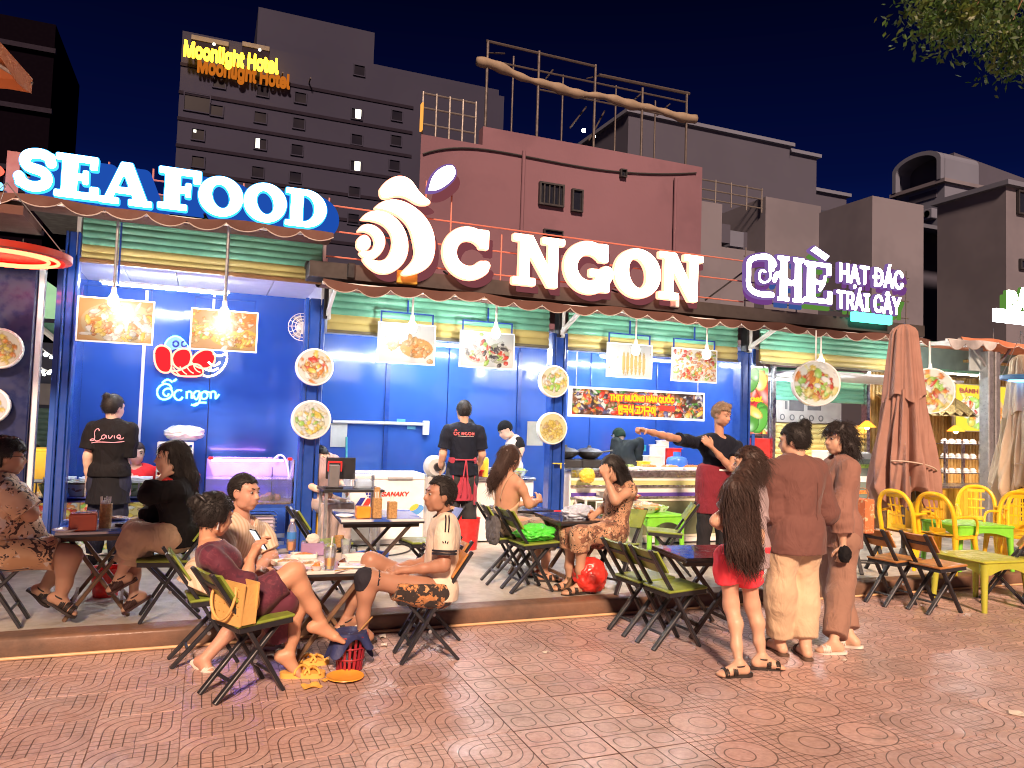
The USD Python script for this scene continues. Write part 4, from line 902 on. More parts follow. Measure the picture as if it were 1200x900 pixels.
dup(ych,(7.62,5.98,PZ),.15,'yellow plastic chair left of the green table, in front of its twin')
dup(ych,(9.00,6.62,PZ),PI+.75,'yellow plastic chair facing the green table, before the steel column')
dup(ych,(9.12,6.10,PZ),PI+.55,'yellow plastic chair with a pale label on its top rail, right of the steel column')
dup(ych,(9.10,5.62+.4,PZ)if False else(8.62,5.45+.48,PZ),PI+.3,'yellow plastic chair cut by the right edge')
# ================================================================== COUNTERS AND WHAT STANDS ON THEM
def counter(label,x0,x1,y0,y1,z1,body,top,name='stall_counter'):
    t=thing(name,label,'counter',(0,0,0))
    obj('counter_body',MB().box(((x0+x1)/2,(y0+y1)/2,(.15+z1-.03)/2),(x1-x0,y1-y0,z1-.18),bev=.005),body,t)
    obj('countertop',MB().box(((x0+x1)/2,(y0+y1)/2-.02,z1-.015),(x1-x0+.02,y1-y0+.06,.03),bev=.004),top,t)
    return t
LY=8.62
c1=counter('seafood counter with lit pictures of dishes along its front',-1.60,-.10,LY,9.25,.72,WHITE,BLUE)
for k,(a,c,sd,pal,bg)in enumerate(((-1.58,-1.12,31,[ORG,RED,WHI,YEL],(.80,.52,.22)),(-1.11,-.70,32,[ORG,YEL,RED,LGR],(.78,.50,.26)),(-.69,-.13,33,[YEL,TAN,WHI,BRN],(.72,.60,.25)))):
    for j in range(2):
        mb,C=sheet(a,c,.17+.26*j,.42+.26*j,LY-.006,food(sd+5*j,pal if j else[LGR,WHI,GRN,RED,YEL],60,bg if j else(.80,.78,.62),size=(.08,.2),N=44));obj('lit_print',mb,PRINT_L,c1,colors=C)
obj('blue_edge',MB().box((-.86,LY-.035,.700),(1.52,.03,.05),bev=.004),M('navy_edge_band',(.02,.03,.20),.3),c1)
CLR=glassy('clear_plastic',(.93,.95,.95),1.4,.06,.10)
GLASS=glassy('clear_glass',(.90,.95,.96),1.45,.01)
def bowl(name,label,c,r,h,mat,fill=None,fill_mat=None,cat='bowl',group=None,lid=False):
    t=thing(name,label,cat,c,0,group)
    obj('bowl_body',MB().lathe([(0,0),(r*.55,0),(r*.75,h*.35),(r*.95,h*.85),(r,h),(r*1.03,h),(r*.97,h*.86),(r*.72,h*.38),(r*.5,.008),(0,.008)],(0,0,0),28),mat,t,smooth=40)
    if fill:
        m=trimesh.creation.icosphere(3);v=m.vertices*[r*.88,r*.88,h*.55]+[0,0,h*.72];v+=(noise(v*38+c[0])-.5)[:,None]*np.array([.02,.02,.035]);obj('food',(v,m.faces),fill_mat,t,smooth=True)
    return t
F_SHELL=M('tan_shellfish',(.42,.26,.12),.35,var=.5,vscale=40.,bump=.5,bscale=60)
F_GREEN=M('green_leaves_food',(.22,.36,.06),.45,var=.5,vscale=40.,bump=.5,bscale=60)
F_ORANGE=M('orange_seafood',(.62,.22,.06),.35,var=.5,vscale=40.,bump=.5,bscale=60)
TUB=M('cream_translucent_tub',(.66,.62,.48),.35,var=.08,sub=.2)
TUBG=M('green_translucent_tub',(.45,.58,.22),.35,var=.08,sub=.2)
for k,(x,mt,f,lab)in enumerate(((-1.40,TUBG,F_GREEN,'greenish tub of seafood at the left end of the seafood counter'),(-1.17,TUB,F_SHELL,'cream tub of shellfish left of the middle of the seafood counter'),(-.93,TUB,F_ORANGE,'cream tub of seafood just left of the woman in the black shirt'),(-.66,TUBG,F_GREEN,'green tub of leaves hidden partly by the woman in the black shirt'))):
    bowl('food_tub',lab,(x,8.78,.722),.115,.12,mt,True,f,'tub','tubs of seafood on the counter')
sv=thing('glass_shelf','long clear shelf with white film and trays above the tubs of seafood','shelf',(0,0,0))
obj('shelf_board',MB().box((-.87,8.80,.868),(1.44,.34,.012),bev=.003),M('frosted_shelf',(.62,.66,.60),.25),sv)
for x in(-1.56,-1.08,-.60,-.17):obj('shelf_leg',MB().box((x,8.64,.80),(.012,.02,.14)),STEEL,sv);obj('shelf_leg',MB().box((x,8.96,.80),(.012,.02,.14)),STEEL,sv)
FILM=M('white_wrap_film',(.72,.75,.76),.25,var=.1,bump=.6,bscale=25)
for k,(x,lab)in enumerate(((-1.33,'flat white wrapped tray at the left end of the clear shelf'),(-1.02,'flat white wrapped tray in the middle of the clear shelf'),(-.62,'flat white wrapped tray behind the woman in the black shirt'))):
    m=trimesh.creation.box((.26,.24,.03)).subdivide().subdivide().subdivide();v=np.array(m.vertices);v[:,2]+=(noise(v*22+k*9)-.5)*.035*(v[:,2]>0)
    obj('wrapped_tray',(v+[x,8.80,.892],m.faces),FILM,smooth=True,label=lab,cat='tray',group='wrapped trays on the clear shelf')
CRW=M('white_crate_plastic',(.70,.78,.74),.35,sub=.2)
def crate(loc,label,w=.36,d=.26,h=.15,mat=CRW,rot=0.):
    t=thing('plastic_crate',label,'crate',loc,rot,'white crates stacked behind the seafood counter')
    for(c,L,ax)in(((0,-d/2,0),w,0),((0,d/2,0),w,0),((-w/2,0,0),d,1),((w/2,0,0),d,1)):
        b=MB()
        for z in(.012,h*.5,h-.012):
            b.box((c[0],c[1],z),(L,.010,.024)if ax==0 else(.010,L,.024))
        n=int(L/.045)
        for k in range(n+1):
            q=-L/2+k*L/n
            b.box((c[0]+q,c[1],h/2),(.010,.012,h))if ax==0 else b.box((c[0],c[1]+q,h/2),(.012,.010,h))
        obj('crate_side',b,mat,t)
    obj('crate_floor',MB().box((0,0,.006),(w-.02,d-.02,.01)),mat,t)
    return t
for k,lab in enumerate(('lowest white crate of the stack left of the red lobster lettering','second white crate from the bottom of the stack behind the red shirt seller','topmost white crate of the stack behind the red shirt seller')):
    crate((-.30,9.45,.80+.155*k),lab)
obj('crate_stand',MB().box((-.30,9.45,.46),(.42,.3,.66),bev=.01),GALV,label='grey metal stand carrying the white crates',cat='stand')
def crumple(c,r,seed,amp=.35,n=4,flat=1.):
    m=trimesh.creation.icosphere(n);d=np.array(m.vertices);q=fbm(d*2.4+seed*3.3,4)-.5;rid=np.abs(fbm(d*3.1+seed*7.7+40,3)-.5)
    v=d*(1+amp*q-amp*1.2*rid)[:,None]*np.asarray(r);v[:,2]=np.maximum(v[:,2],-r[2]*flat*.8)
    return v+np.asarray(c),m.faces
BAG_W=M('white_plastic_bag',(.72,.74,.74),.3,var=.08,bump=.5,bscale=30,sub=.3)
obj('plastic_bag',crumple((-.22,9.45,1.36),(.22,.15,.10),3),BAG_W,smooth=True,label='white plastic bag heaped on top of the white crates',cat='bag')
obj('plastic_bag',crumple((-.98,9.15,.98),(.10,.10,.26),5,.3),BAG_W,smooth=True,label='hanging white plastic bag left of the woman in the black shirt',cat='bag')
rb=thing('red_crate','red plastic crate beside the red shirt seller behind the counter','crate',(-.22,8.95,.74))
RED_PL=M('red_plastic',(.62,.03,.03),.3,sub=.1)
obj('crate_body',MB().box((0,0,.09),(.36,.2,.17),bev=.012),RED_PL,rb);obj('crate_rim',MB().box((0,0,.182),(.39,.23,.02),bev=.005),RED_PL,rb)
AY=8.35
aq=thing('aquarium','glass aquarium under violet light on a blue steel stand','aquarium',(0,0,0))
ax0,ax1,az0,az1=.02,.90,.665,1.13
WATER=glassy('aquarium_water',(.62,.66,.98),1.33,.01,.12)
fr=MB()
for x in(ax0,ax1):
    for y in(AY,AY+.5):fr.box((x,y,.40),(.04,.04,.54),bev=.003)
for z in(.645,.22):
    for y in(AY,AY+.5):fr.box(((ax0+ax1)/2,y,z),(ax1-ax0-.042,.034,.034))
    for x in(ax0,ax1):fr.box((x,AY+.25,z),(.034,.458,.034))
obj('stand_frame',fr,BLUE,aq);obj('stand_shelf',MB().box(((ax0+ax1)/2,AY+.25,.655),(ax1-ax0-.05,.46,.012)),BLUE,aq)
for(c,d)in((((ax0+ax1)/2,AY,(az0+az1)/2),(ax1-ax0,.008,az1-az0)),(((ax0+ax1)/2,AY+.5,(az0+az1)/2),(ax1-ax0,.008,az1-az0)),((ax0,AY+.25,(az0+az1)/2),(.008,.49,az1-az0)),((ax1,AY+.25,(az0+az1)/2),(.008,.49,az1-az0))):
    obj('glass_pane',MB().box(c,d),GLASS,aq)
obj('water',MB().box(((ax0+ax1)/2,AY+.25,.80),(ax1-ax0-.03,.46,.25)),WATER,aq)
obj('light_strip',MB().box(((ax0+ax1)/2-.02,AY+.2,az1-.02),(ax1-ax0-.16,.06,.022),bev=.005),EM('violet_aquarium_led',(.50,.20,1.),26.),aq)
for x in(ax0+.05,ax1-.04):obj('red_clip',MB().box((x,AY+.1,az1+.005),(.05,.06,.03),bev=.006),RED_PL,aq)
obj('back_sheet',MB().box(((ax0+ax1)/2,AY+.488,.90),(ax1-ax0-.03,.008,.42)),M('pale_violet_sheet',(.50,.40,.75),.4),aq)  # sheet added behind the tank, violet light put into its colour
obj('divider',MB().box((.68,AY+.25,.86),(.006,.45,.38)),GLASS,aq)
obj('gravel',MB().box(((ax0+ax1)/2,AY+.25,.675),(ax1-ax0-.04,.44,.02)),F_SHELL,aq)
for k in range(16):
    x,y=rng.uniform(ax0+.08,ax1-.1),rng.uniform(AY+.08,AY+.42)
    m=trimesh.creation.icosphere(2);v=m.vertices*rng.uniform(.025,.06,3)+[x,y,.71];obj('shellfish',(v,m.faces),F_SHELL if k%2 else F_ORANGE,aq,smooth=True)
obj('pump_pipe',MB().tube(spline([(.85,AY+.42,.70),(.85,AY+.42,1.1),(.80,AY+.40,1.16),(.72,AY+.38,1.12)],16),.012,8),WHITE_P,aq,smooth=True)
tb=thing('storage_basket','grey wire basket with tanks on the shelf under the aquarium','basket',(.45,AY+.25,.24))
for z in np.linspace(.02,.3,8):
    obj('wire_ring',MB().tube([(-.3,-.18,z),(.3,-.18,z),(.3,.18,z),(-.3,.18,z),(-.3,-.18,z)],.004,4),GALV,tb)
obj('basket_lining',MB().box((0,0,.15),(.57,.33,.26),bev=.02),M('pale_violet_box',(.48,.44,.58),.5),tb)
tt=thing('till_table','small dark till table behind the first blue post','table',(1.42,7.9,PZ))
obj('tabletop',MB().box((0,0,.73),(.62,.45,.025),bev=.003),BLACK,tt)
for sx in(-1,1):
    for sy in(-1,1):obj('leg',MB().box((sx*.27,sy*.19,.36),(.03,.03,.715)),GALV,tt)
mo=thing('till_monitor','black till monitor with a red framed card holder','monitor',(1.24,7.86,PZ+.743))
obj('screen',MB().box((.08,.08,.20),(.30,.03,.22),bev=.006),BLACK,mo);obj('stand',MB().box((0,0,.12),(.11,.06,.24),bev=.01),M('grey_till',(.16,.16,.17),.4),mo)
obj('card_frame',MB().box((0,-.04,.27),(.14,.012,.02)),RED_PL,mo);obj('card_frame',MB().box((-.065,-.04,.22),(.014,.012,.09)),RED_PL,mo);obj('card_frame',MB().box((.065,-.04,.22),(.014,.012,.09)),RED_PL,mo)
obj('base',MB().box((0,0,.01),(.18,.14,.02),bev=.004),BLACK,mo)
obj('glass_box',MB().box((1.55,7.9,PZ+.82),(.2,.18,.15),bev=.006),CLR,label='clear tissue box on the till table',cat='box')
obj('tissue_stack',MB().box((1.55,7.9,PZ+.79),(.17,.14,.09),bev=.02),M('blue_tissue',(.42,.55,.72),.7),label='pale blue folded cloth in the clear box on the till table',cat='cloth')
FY=8.72;f0,f1=at_y(412,555,FY),at_y(499,600,FY);fx0,fx1,fz1=f0[0],f1[0],f0[2]
fz=thing('chest_freezer','white chest freezer with red lettering and a red and blue emblem','freezer',(0,0,0))
obj('cabinet',MB().box(((fx0+fx1)/2,FY+.3,(PZ+fz1-.06)/2+.03),(fx1-fx0,.6,fz1-PZ-.13),bev=.015),WHITE_P,fz)
obj('lid',MB().box(((fx0+fx1)/2,FY+.3,fz1-.04),(fx1-fx0+.02,.62,.075),bev=.02),WHITE_P,fz)
obj('handle',MB().box(((fx0+fx1)/2+.12,FY-.02,fz1-.045),(.30,.03,.035),bev=.008),M('grey_handle',(.40,.41,.42),.4),fz)
obj('base_grille',MB().box(((fx0+fx1)/2,FY+.3,PZ+.05),(fx1-fx0-.04,.56,.07)),M('grey_grille',(.35,.36,.38),.5),fz)
SN=text_shape('SANAKY',5,slant=.22);a,b=at_y(447,582,FY-.004),at_y(480,576,FY-.004)
obj('brand_lettering',MB().prism(fit(SN,a[0],b[0],a[2],b[2]),.004,(0,FY-.001,0)),M('red_sign_paint',(.62,.04,.03),.4),fz)
eb,er=M('navy_sign_paint',(.03,.04,.30),.4),M('red_sign_paint',(.62,.04,.03),.4)
E0=at_y(428,577,FY);s_=.17
def em(pts):return Polygon([(E0[0]+x*s_,E0[2]+z*s_)for x,z in pts])
obj('emblem_stripe',MB().prism(em([(-.75,.95),(-.30,.95),(.05,.35),(-.35,.35)]),.004,(0,FY-.001,0)),er,fz)
obj('emblem_stripe',MB().prism(em([(-.15,.95),(.30,.95),(.62,.35),(.2,.35)]),.004,(0,FY-.001,0)),eb,fz)
obj('emblem_stripe',MB().prism(em([(-.30,-.35),(.05,-.35),(-.30,-.95),(-.68,-.95)]),.004,(0,FY-.001,0)),eb,fz)
obj('emblem_stripe',MB().prism(em([(.15,-.40),(.55,-.40),(.20,-.98),(-.20,-.98)]),.004,(0,FY-.001,0)),er,fz)
obj('emblem_globe',MB().prism(Point(E0[0]+.4*s_,E0[2]).buffer(.38*s_),.005,(0,FY-.001,0)),eb,fz)
gl=MB()
for q in(-.2,0,.2):gl.prism(sbox(E0[0]+(.4+q)*s_-.003,E0[2]-.34*s_,E0[0]+(.4+q)*s_+.003,E0[2]+.34*s_),.006,(0,FY-.001,0))
for q in(-.2,0,.2):gl.prism(sbox(E0[0]+.06*s_,E0[2]+q*s_-.003,E0[0]+.74*s_,E0[2]+q*s_+.003),.007,(0,FY-.001,0))
obj('emblem_grid',gl,WHITE_P,fz)
a=at_y(487,598,FY);mg=MB();mg.prism(affinity.rotate(affinity.scale(Point(0,0).buffer(1),.10,.055),25),.004,(a[0],FY-.001,a[2]),(1,0,0),(0,0,1));obj('rainbow_sticker',mg,M('blue_sticker',(.10,.32,.72),.3),fz)
mg=MB();mg.prism(affinity.rotate(affinity.scale(Point(0,0).buffer(1),.06,.03),30),.005,(a[0]-.02,FY-.001,a[2]+.035),(1,0,0),(0,0,1));obj('rainbow_sticker',mg,M('yellow_sticker',(.7,.5,.08),.3),fz)
ck=counter('white work counter behind the cook in the navy polo shirt',2.62,3.86,8.75,9.3,.92,WHITE,STEEL)
mx=thing('mixing_machine','grey white mixing machine with a round head beside the chest freezer','machine',(2.52,8.62,PZ))
obj('machine_body',MB().box((0,.05,.42),(.17,.24,.82),bev=.03),M('grey_machine_paint',(.45,.46,.46),.35),mx)
obj('machine_head',MB().lathe([(0,-.12),(.10,-.11),(.13,-.03),(.13,.05),(.08,.12),(0,.13)],(0,-.02,.93),22,R=np.array([[1,0,0],[0,0,1],[0,1,0.]])),M('grey_machine_paint',(.45,.46,.46),.35),mx,smooth=40)
obj('dial',MB().cyl((0,-.14,.93),(0,-.17,.93),.05,.045),BLACK,mx,smooth=40);obj('spout',MB().box((0,-.12,.74),(.06,.09,.09),bev=.01),BLACK,mx)
for k in range(3):obj('button',MB().cyl((-.04+.04*k,-.075,.60),(-.04+.04*k,-.09,.60),.012,n=10),BLACK,mx)
rbx=thing('red_tub','flat red plastic tub on the work counter right of the navy shirt cook','tub',(3.04,8.85,.925));obj('tub_body',MB().box((0,0,.04),(.28,.2,.07),bev=.012),RED_PL,rbx);obj('tub_rim',MB().box((0,0,.078),(.31,.23,.012),bev=.004),RED_PL,rbx)
obj('yellow_jug',MB().lathe([(0,0),(.05,0),(.055,.16),(.05,.22),(.03,.24),(0,.24)],(3.22,8.82,.925),18),M('yellow_plastic',(.75,.55,.06),.3,sub=.1),smooth=40,label='yellow plastic jug between the two cooks',cat='jug')
obj('red_tub_floor',MB().lathe([(0,0),(.13,0),(.16,.34),(.165,.36),(.15,.35),(.12,.02),(0,.02)],(2.85,8.35,PZ),22),RED_PL,smooth=40,label='tall red plastic bin standing behind the green chairs',cat='bin')
bowl('steel_bowl','pale blue steel bowl in front of the bent cook in white',(3.46,8.95,.925),.14,.10,M('blue_white_enamel',(.55,.60,.72),.25))
bowl('greens_bowl','bowl of cut greens on the work counter beside the middle blue post',(3.70,8.9,.925),.13,.08,STEEL,True,F_GREEN)
for(px_,py_,w,h,lab,mt)in((397,510,.22,.32,'white paper sheet taped to the blue wall above the till',M('paper_white',(.62,.62,.60),.8)),(627,508,.26,.36,'beige notice sheet on the blue wall left of the middle round signs',M('paper_beige',(.48,.44,.36),.8)),(739,519,.16,.10,'turquoise note on the blue wall, the left of two',M('note_cyan',(.05,.48,.55),.6)),(752,525,.16,.10,'turquoise note on the blue wall, the right of two',M('note_cyan',(.05,.48,.55),.6)),(470,493,.12,.05,'pale turquoise strip taped on the blue wall above the freezer',M('note_cyan2',(.10,.36,.55),.5)),(482,501,.12,.05,'lower pale turquoise strip on the blue wall above the freezer',M('note_cyan2',(.10,.36,.55),.5))):
    p=at_y(px_,py_,10.385);obj('wall_notice',MB().box((p[0],10.385,p[2]),(w,.006,h)),mt,label=lab,cat='notice')
p0,p1=at_y(390,494,10.35),at_y(497,497,10.35)
pr=thing('wall_rail','long white pipe rail with a socket on the blue wall above the freezer','rail',(0,0,0));obj('rail_pipe',MB().tube([p0,(p1[0],10.35,p0[2])],.022,8),WHITE_P,pr,smooth=True);obj('socket_box',MB().box((p1[0]+.03,10.36,p0[2]-.05),(.09,.05,.20),bev=.008),WHITE_P,pr)
br=thing('broom','turquoise handled broom leaning on the blue wall above the freezer','broom',(0,0,0));a,b=at_y(408,556,10.25),at_y(406,512,10.33);obj('handle',MB().tube([a-[0,0,.6],b],.014,8),M('turquoise_plastic',(.10,.50,.48),.4),br,smooth=True)
obj('brush',MB().box(a-[0,0,.68],(.3,.06,.16),bev=.01),M('turquoise_plastic',(.10,.50,.48),.4),br)
RY=8.22
c2=counter('stainless food counter with a white panelled front left of the waiter',4.10,6.62,RY,8.92,1.06,WHITE,STEEL)
for k in range(3):obj('steel_trim',MB().box((5.36,RY-.012,1.0-k*.14),(2.5,.02,.03+.03*(k==0)),bev=.003),STEEL,c2)
obj('yellow_panel',MB().box((5.36,RY-.008,.885),(2.48,.012,.09)),M('olive_light_panel',(.50,.52,.22),.4),c2)
obj('purple_band',MB().box((5.36,RY-.010,.755),(2.48,.014,.05)),M('purple_band',(.09,.05,.30),.4),c2)
for(a,c)in((4.12,4.80),(4.83,6.02),(6.05,6.60)):
    mb=MB();mb.prism(sbox(a,.22,c,.70).buffer(-.03).buffer(.03).difference(sbox(a+.025,.245,c-.025,.675).buffer(-.03).buffer(.03)),.016,(0,RY-.001,0));obj('panel_frame',mb,M('cream_line',(.72,.70,.55),.4),c2)
    mb=MB();mb.prism(sbox(a+.03,.25,c-.03,.67).buffer(-.03).buffer(.03),.006,(0,RY-.001,0));obj('panel',mb,M('olive_dark_panel',(.17,.19,.10),.4),c2)
obj('plinth',MB().box((5.36,RY+.3,.19),(2.5,.58,.09)),M('navy_edge_band',(.02,.03,.20),.3),c2)
def on_counter(px,py,y):return at_y(px,py,y)
IRON=M('black_cast_iron',(.02,.02,.022),.5,bump=.2)
for(px_,lab)in((662,'black wok on the stove beside the middle blue post'),(690,'black wok on the stove left of the dark cap cook')):
    p=at_y(px_,545,8.75);w=thing('wok',lab,'wok',(p[0],8.75,1.06),0,'woks on the stainless counter')
    obj('stove',MB().box((0,0,.05),(.34,.3,.10),bev=.01),IRON,w);obj('pan',MB().lathe([(0,.10),(.08,.105),(.16,.16),(.19,.20),(.185,.20),(.15,.165),(.07,.115),(0,.112)],(0,0,0),26),IRON,w,smooth=40)
    obj('handle',MB().tube([(.19,0,.195),(.33,-.03,.22)],.012,8),IRON,w);obj('lid',MB().lathe([(.186,.20),(.12,.235),(.03,.25),(.02,.28),(0,.282)],(0,0,0),24),IRON,w,smooth=40)
def boxy(px,py,y,w,d,h,mat,label,name='box',cat='box',rim=True,z=1.06):
    p=at_y(px,py,y);t=thing(name,label,cat,(p[0],y,z))
    obj('box_body',MB().box((0,0,h/2),(w,d,h),bev=min(.012,h*.2)),mat,t)
    if rim:obj('box_lid',MB().box((0,0,h),(w+.015,d+.015,.014),bev=.004),mat,t)
    return t
YEL_PL=M('yellow_plastic',(.75,.55,.06),.3)
boxy(754,550,8.5,.14,.12,.09,YEL_PL,'small yellow box on the stainless counter right of the dark cap cook','yellow_box')
boxy(652,556,8.3,.15,.12,.07,YEL_PL,'low yellow tray at the left end of the stainless counter','yellow_tray','tray')
boxy(786,545,8.75,.22,.18,.26,RED_PL,'red box with a white lid behind the blue bottle','red_box')
p=at_y(793,548,8.5);bt=thing('blue_jar','squat translucent blue bottle on the counter left of the waiter','bottle',(p[0],8.5,1.06))
obj('jar_body',MB().lathe([(0,0),(.13,0),(.14,.02),(.14,.11),(.12,.15),(.05,.17),(.05,.20),(0,.20)],(0,0,0),24),M('blue_bottle_plastic',(.05,.18,.72),.2,sub=.3),bt,smooth=40);obj('cap',MB().cyl((0,0,.20),(0,0,.225),.05),M('blue_bottle_plastic',(.05,.18,.72),.2,sub=.3),bt)
for k,(px_,hgt,w)in enumerate(((764,.16,.20),(770,.30,.16))):
    boxy(px_,548,8.62+.1*k,w,.16,hgt,M('grey_white_appliance',(.55,.57,.56),.35),('lower white food box left of the blue bottle','taller white appliance behind the blue bottle')[k],'white_box')
boxy(776,545,8.8,.13,.13,.36,M('grey_white_appliance',(.55,.57,.56),.35),'stacked white container rising behind the red box','white_box')
for k in range(4):
    x=4.95+.33*k;t=thing('serving_tray',('white tray of chopped food, first from the left on the stainless counter','white tray of meat, second from the left on the stainless counter','flat white tray of skewers in the middle of the stainless counter','white tray of sauces nearest the waiter on the stainless counter')[k],'tray',(x,8.36,1.06))
    obj('tray_body',MB().box((0,0,.018),(.28,.2,.035),bev=.008),WHITE_P,t);m=trimesh.creation.icosphere(3);v=m.vertices*[.12,.08,.022]+[0,0,.038];v[:,2]+=(noise(v*60+k)-.5)*.03;obj('food',(v,m.faces),(F_GREEN,F_ORANGE,F_SHELL,F_ORANGE)[k],t,smooth=True)
sf=thing('side_shelf','white side shelf with plates against the stainless counter beside the middle post','shelf',(4.46,8.05,PZ))
obj('shelf_board',MB().box((0,0,.60),(.62,.28,.02),bev=.003),WHITE,sf);obj('shelf_board',MB().box((0,0,.28),(.62,.28,.02),bev=.003),WHITE,sf)
for sx in(-1,1):
    for sy in(-1,1):obj('leg',MB().box((sx*.29,sy*.125,.30),(.025,.025,.60)),WHITE,sf)
pw=M('white_plate_ceramic',(.78,.79,.80),.2,coat=.4)
for k in range(6):obj('plate',MB().lathe([(0,0),(.06,0),(.11,.014),(.115,.018),(.06,.008),(0,.006)],(4.50,8.05,PZ+.612+.011*k),24),pw,smooth=40,label='white plate in the pile on the side shelf beside the middle blue post',cat='plate',group='pile of white plates on the side shelf')
mn=thing('menu_stand','white menu card with an orange and green drink picture on the low shelf','menu',(4.40,7.92,PZ+.29))
obj('card',MB().box((0,0,.15),(.20,.02,.28),bev=.003),WHITE_P,mn);mb,C=sheet(-.09,.09,.03,.27,-.012,food(41,[ORG,YEL,GRN],30,(.85,.85,.80),W=.8,size=(.06,.2),N=40));obj('print',mb,PRINT,mn,colors=C)
obj('sauce_bottle',MB().lathe([(0,0),(.035,0),(.036,.13),(.02,.17),(.018,.2),(0,.2)],(4.26,7.95,PZ+.29),14),M('brown_sauce',(.10,.03,.015),.2),smooth=40,label='dark brown sauce bottle left of the menu card',cat='bottle')
obj('yellow_bag',crumple((4.22,8.0,1.0),(.10,.08,.10),8,.3),YEL_PL,smooth=True,label='crumpled yellow bag hanging beside the middle blue post',cat='bag')
hd=bowl('snack_basket','tray of hot dogs and buns below the floral dress woman',(4.72,7.85,PZ+.60),.13,.06,RED_PL,True,F_SHELL,'basket')
obj('shelf_box',MB().box((4.72,7.85,PZ+.30),(.24,.22,.59),bev=.01),WHITE,label='white box carrying the tray of buns',cat='box')
fb=bowl('snack_basket','basket of colourful snacks on the lime green plastic table',(4.66,7.40,PZ+.505),.17,.09,TUB,True,F_ORANGE,'basket')
bowl('vegetable_bowl','bowl of green vegetables on the lime green plastic table',(4.88,7.45,PZ+.505),.10,.06,WHITE_P,True,F_GREEN)
BY_=8.42;b0,b1=at_y(668,452,BY_),at_y(826,496,BY_)
bn=thing('menu_banner','long lit banner with yellow Vietnamese and Korean lettering over grilled meat','banner',(0,0,0))
zx0,zx1,zz1,zz0=b0[0],b1[0],b0[2],b1[2]
zz0=at_y(668,488,BY_)[2]
obj('light_box',MB().box(((zx0+zx1)/2,BY_+.03,(zz0+zz1)/2),(zx1-zx0,.05,zz1-zz0),bev=.004),EM('banner_edge_light',(.95,.97,1.),.7),bn)
mb,C=sheet(zx0+.035,zx1-.035,zz0+.03,zz1-.03,BY_-.002,food(51,[DRK,BRN,RED,ORG,(.15,.15,.35),WHI,YEL,GRN],420,(.10,.05,.04),W=5.0,size=(.05,.2),N=44));obj('print',mb,PRINT_L,bn,colors=C)
YT=EM('banner_yellow',(1.,.72,.03),.55);RDT=M('red_sign_paint',(.62,.04,.03),.4)
t1=fit(text_shape('THỊT NƯỚNG HÀN QUỐC',6),zx0+.56,zx1-.50,zz0+.20,zz1-.045);obj('lettering',MB().prism(t1,.006,(0,BY_-.006,0)),YT,bn);obj('lettering_outline',MB().prism(t1.buffer(.012),.004,(0,BY_-.002,0)),RDT,bn)
t2=fit(text_shape('한국식 고기구이',5,'Noto Sans CJK Regular.woff2'),zx0+.68,zx1-.78,zz0+.045,zz0+.175);obj('lettering',MB().prism(t2,.006,(0,BY_-.006,0)),YT,bn);obj('lettering_outline',MB().prism(t2.buffer(.010),.004,(0,BY_-.002,0)),RDT,bn)
obj('red_tag',MB().box((zx1-.60,BY_-.005,zz0+.15),(.24,.006,.07),bev=.002),RDT,bn)
for x in(zx0+.1,zx1-.1):obj('hanger',MB().tube([(x,BY_+.03,zz1),(x,BY_+.03,2.54)],.006,5),GALV,bn)
fn=thing('wall_fan','white round wall fan beside the top of the first blue post','fan',(.93,8.5,2.57))
for r in(.15,.115,.08,.045):obj('cage_ring',MB().tube([(r*math.cos(t),-.10+.08*(r/.15)**2,r*math.sin(t))for t in np.linspace(0,2*PI,30)],.004,5),WHITE_P,fn)
cg=MB()
for k in range(14):
    t=k*2*PI/14;cg.tube([(.02*math.cos(t),-.10,.02*math.sin(t)),(.15*math.cos(t),-.02,.15*math.sin(t))],.003,4)
obj('cage_wires',cg,WHITE_P,fn,kind='stuff');obj('motor',MB().cyl((0,.02,0),(0,.16,0),.06,.045),WHITE_P,fn,smooth=40)
for k in range(3):
    t=k*2*PI/3;c,s=math.cos(t),math.sin(t)
    obj('blade',MB().add([[.02*c,-.03,.02*s],[.13*c-.05*s,-.045,.13*s+.05*c],[.13*c+.05*s,-.015,.13*s-.05*c]],[[0,1,2],[0,2,1]]),M('grey_blade',(.4,.42,.45),.3),fn)
obj('bracket',MB().box((.08,.12,-.03),(.20,.05,.05),bev=.005),WHITE_P,fn)
NY=9.86
nl=thing('neon_lobster','red neon lobster curled on the blue wall with a pale blue wavy top','neon sign',(0,0,0))
def npt(px,py,y=NY):return at_y(px,py,y)
def npoly(pts,n=70):return Polygon([(npt(*q)[0],npt(*q)[2])for q in spline(pts+pts[:1],n)]).buffer(0)
RN,WN,CN=EM('red_neon',(1.,.03,.02),2.0),EM('cream_neon_tube',(1.,.66,.40),3.0),EM('cyan_neon_tube',(.15,.80,.95),3.0)
RF=EM('red_neon_face',(.75,.015,.02),.9)
for nm,pts in(('claw',[(181,412),(190,405),(199,410),(201,422),(198,436),(190,436),(182,426)]),('body',[(203,416),(212,409),(222,411),(224,420),(220,429),(210,432),(203,426)]),('body',[(199,433),(212,433),(224,427),(236,430),(238,437),(222,441),(206,439)]),('tail',[(224,424),(234,412),(248,411),(252,420),(246,430),(234,431)])):
    obj(nm,MB().prism(npoly(pts),.025,(0,NY,0)),RF,nl)
    q=spline(pts+pts[:1],50);obj(nm+'_outline',MB().tube([npt(*u,NY-.03)for u in q],.012,6),EM('pink_neon_tube',(1.,.22,.15),2.2),nl,smooth=True)
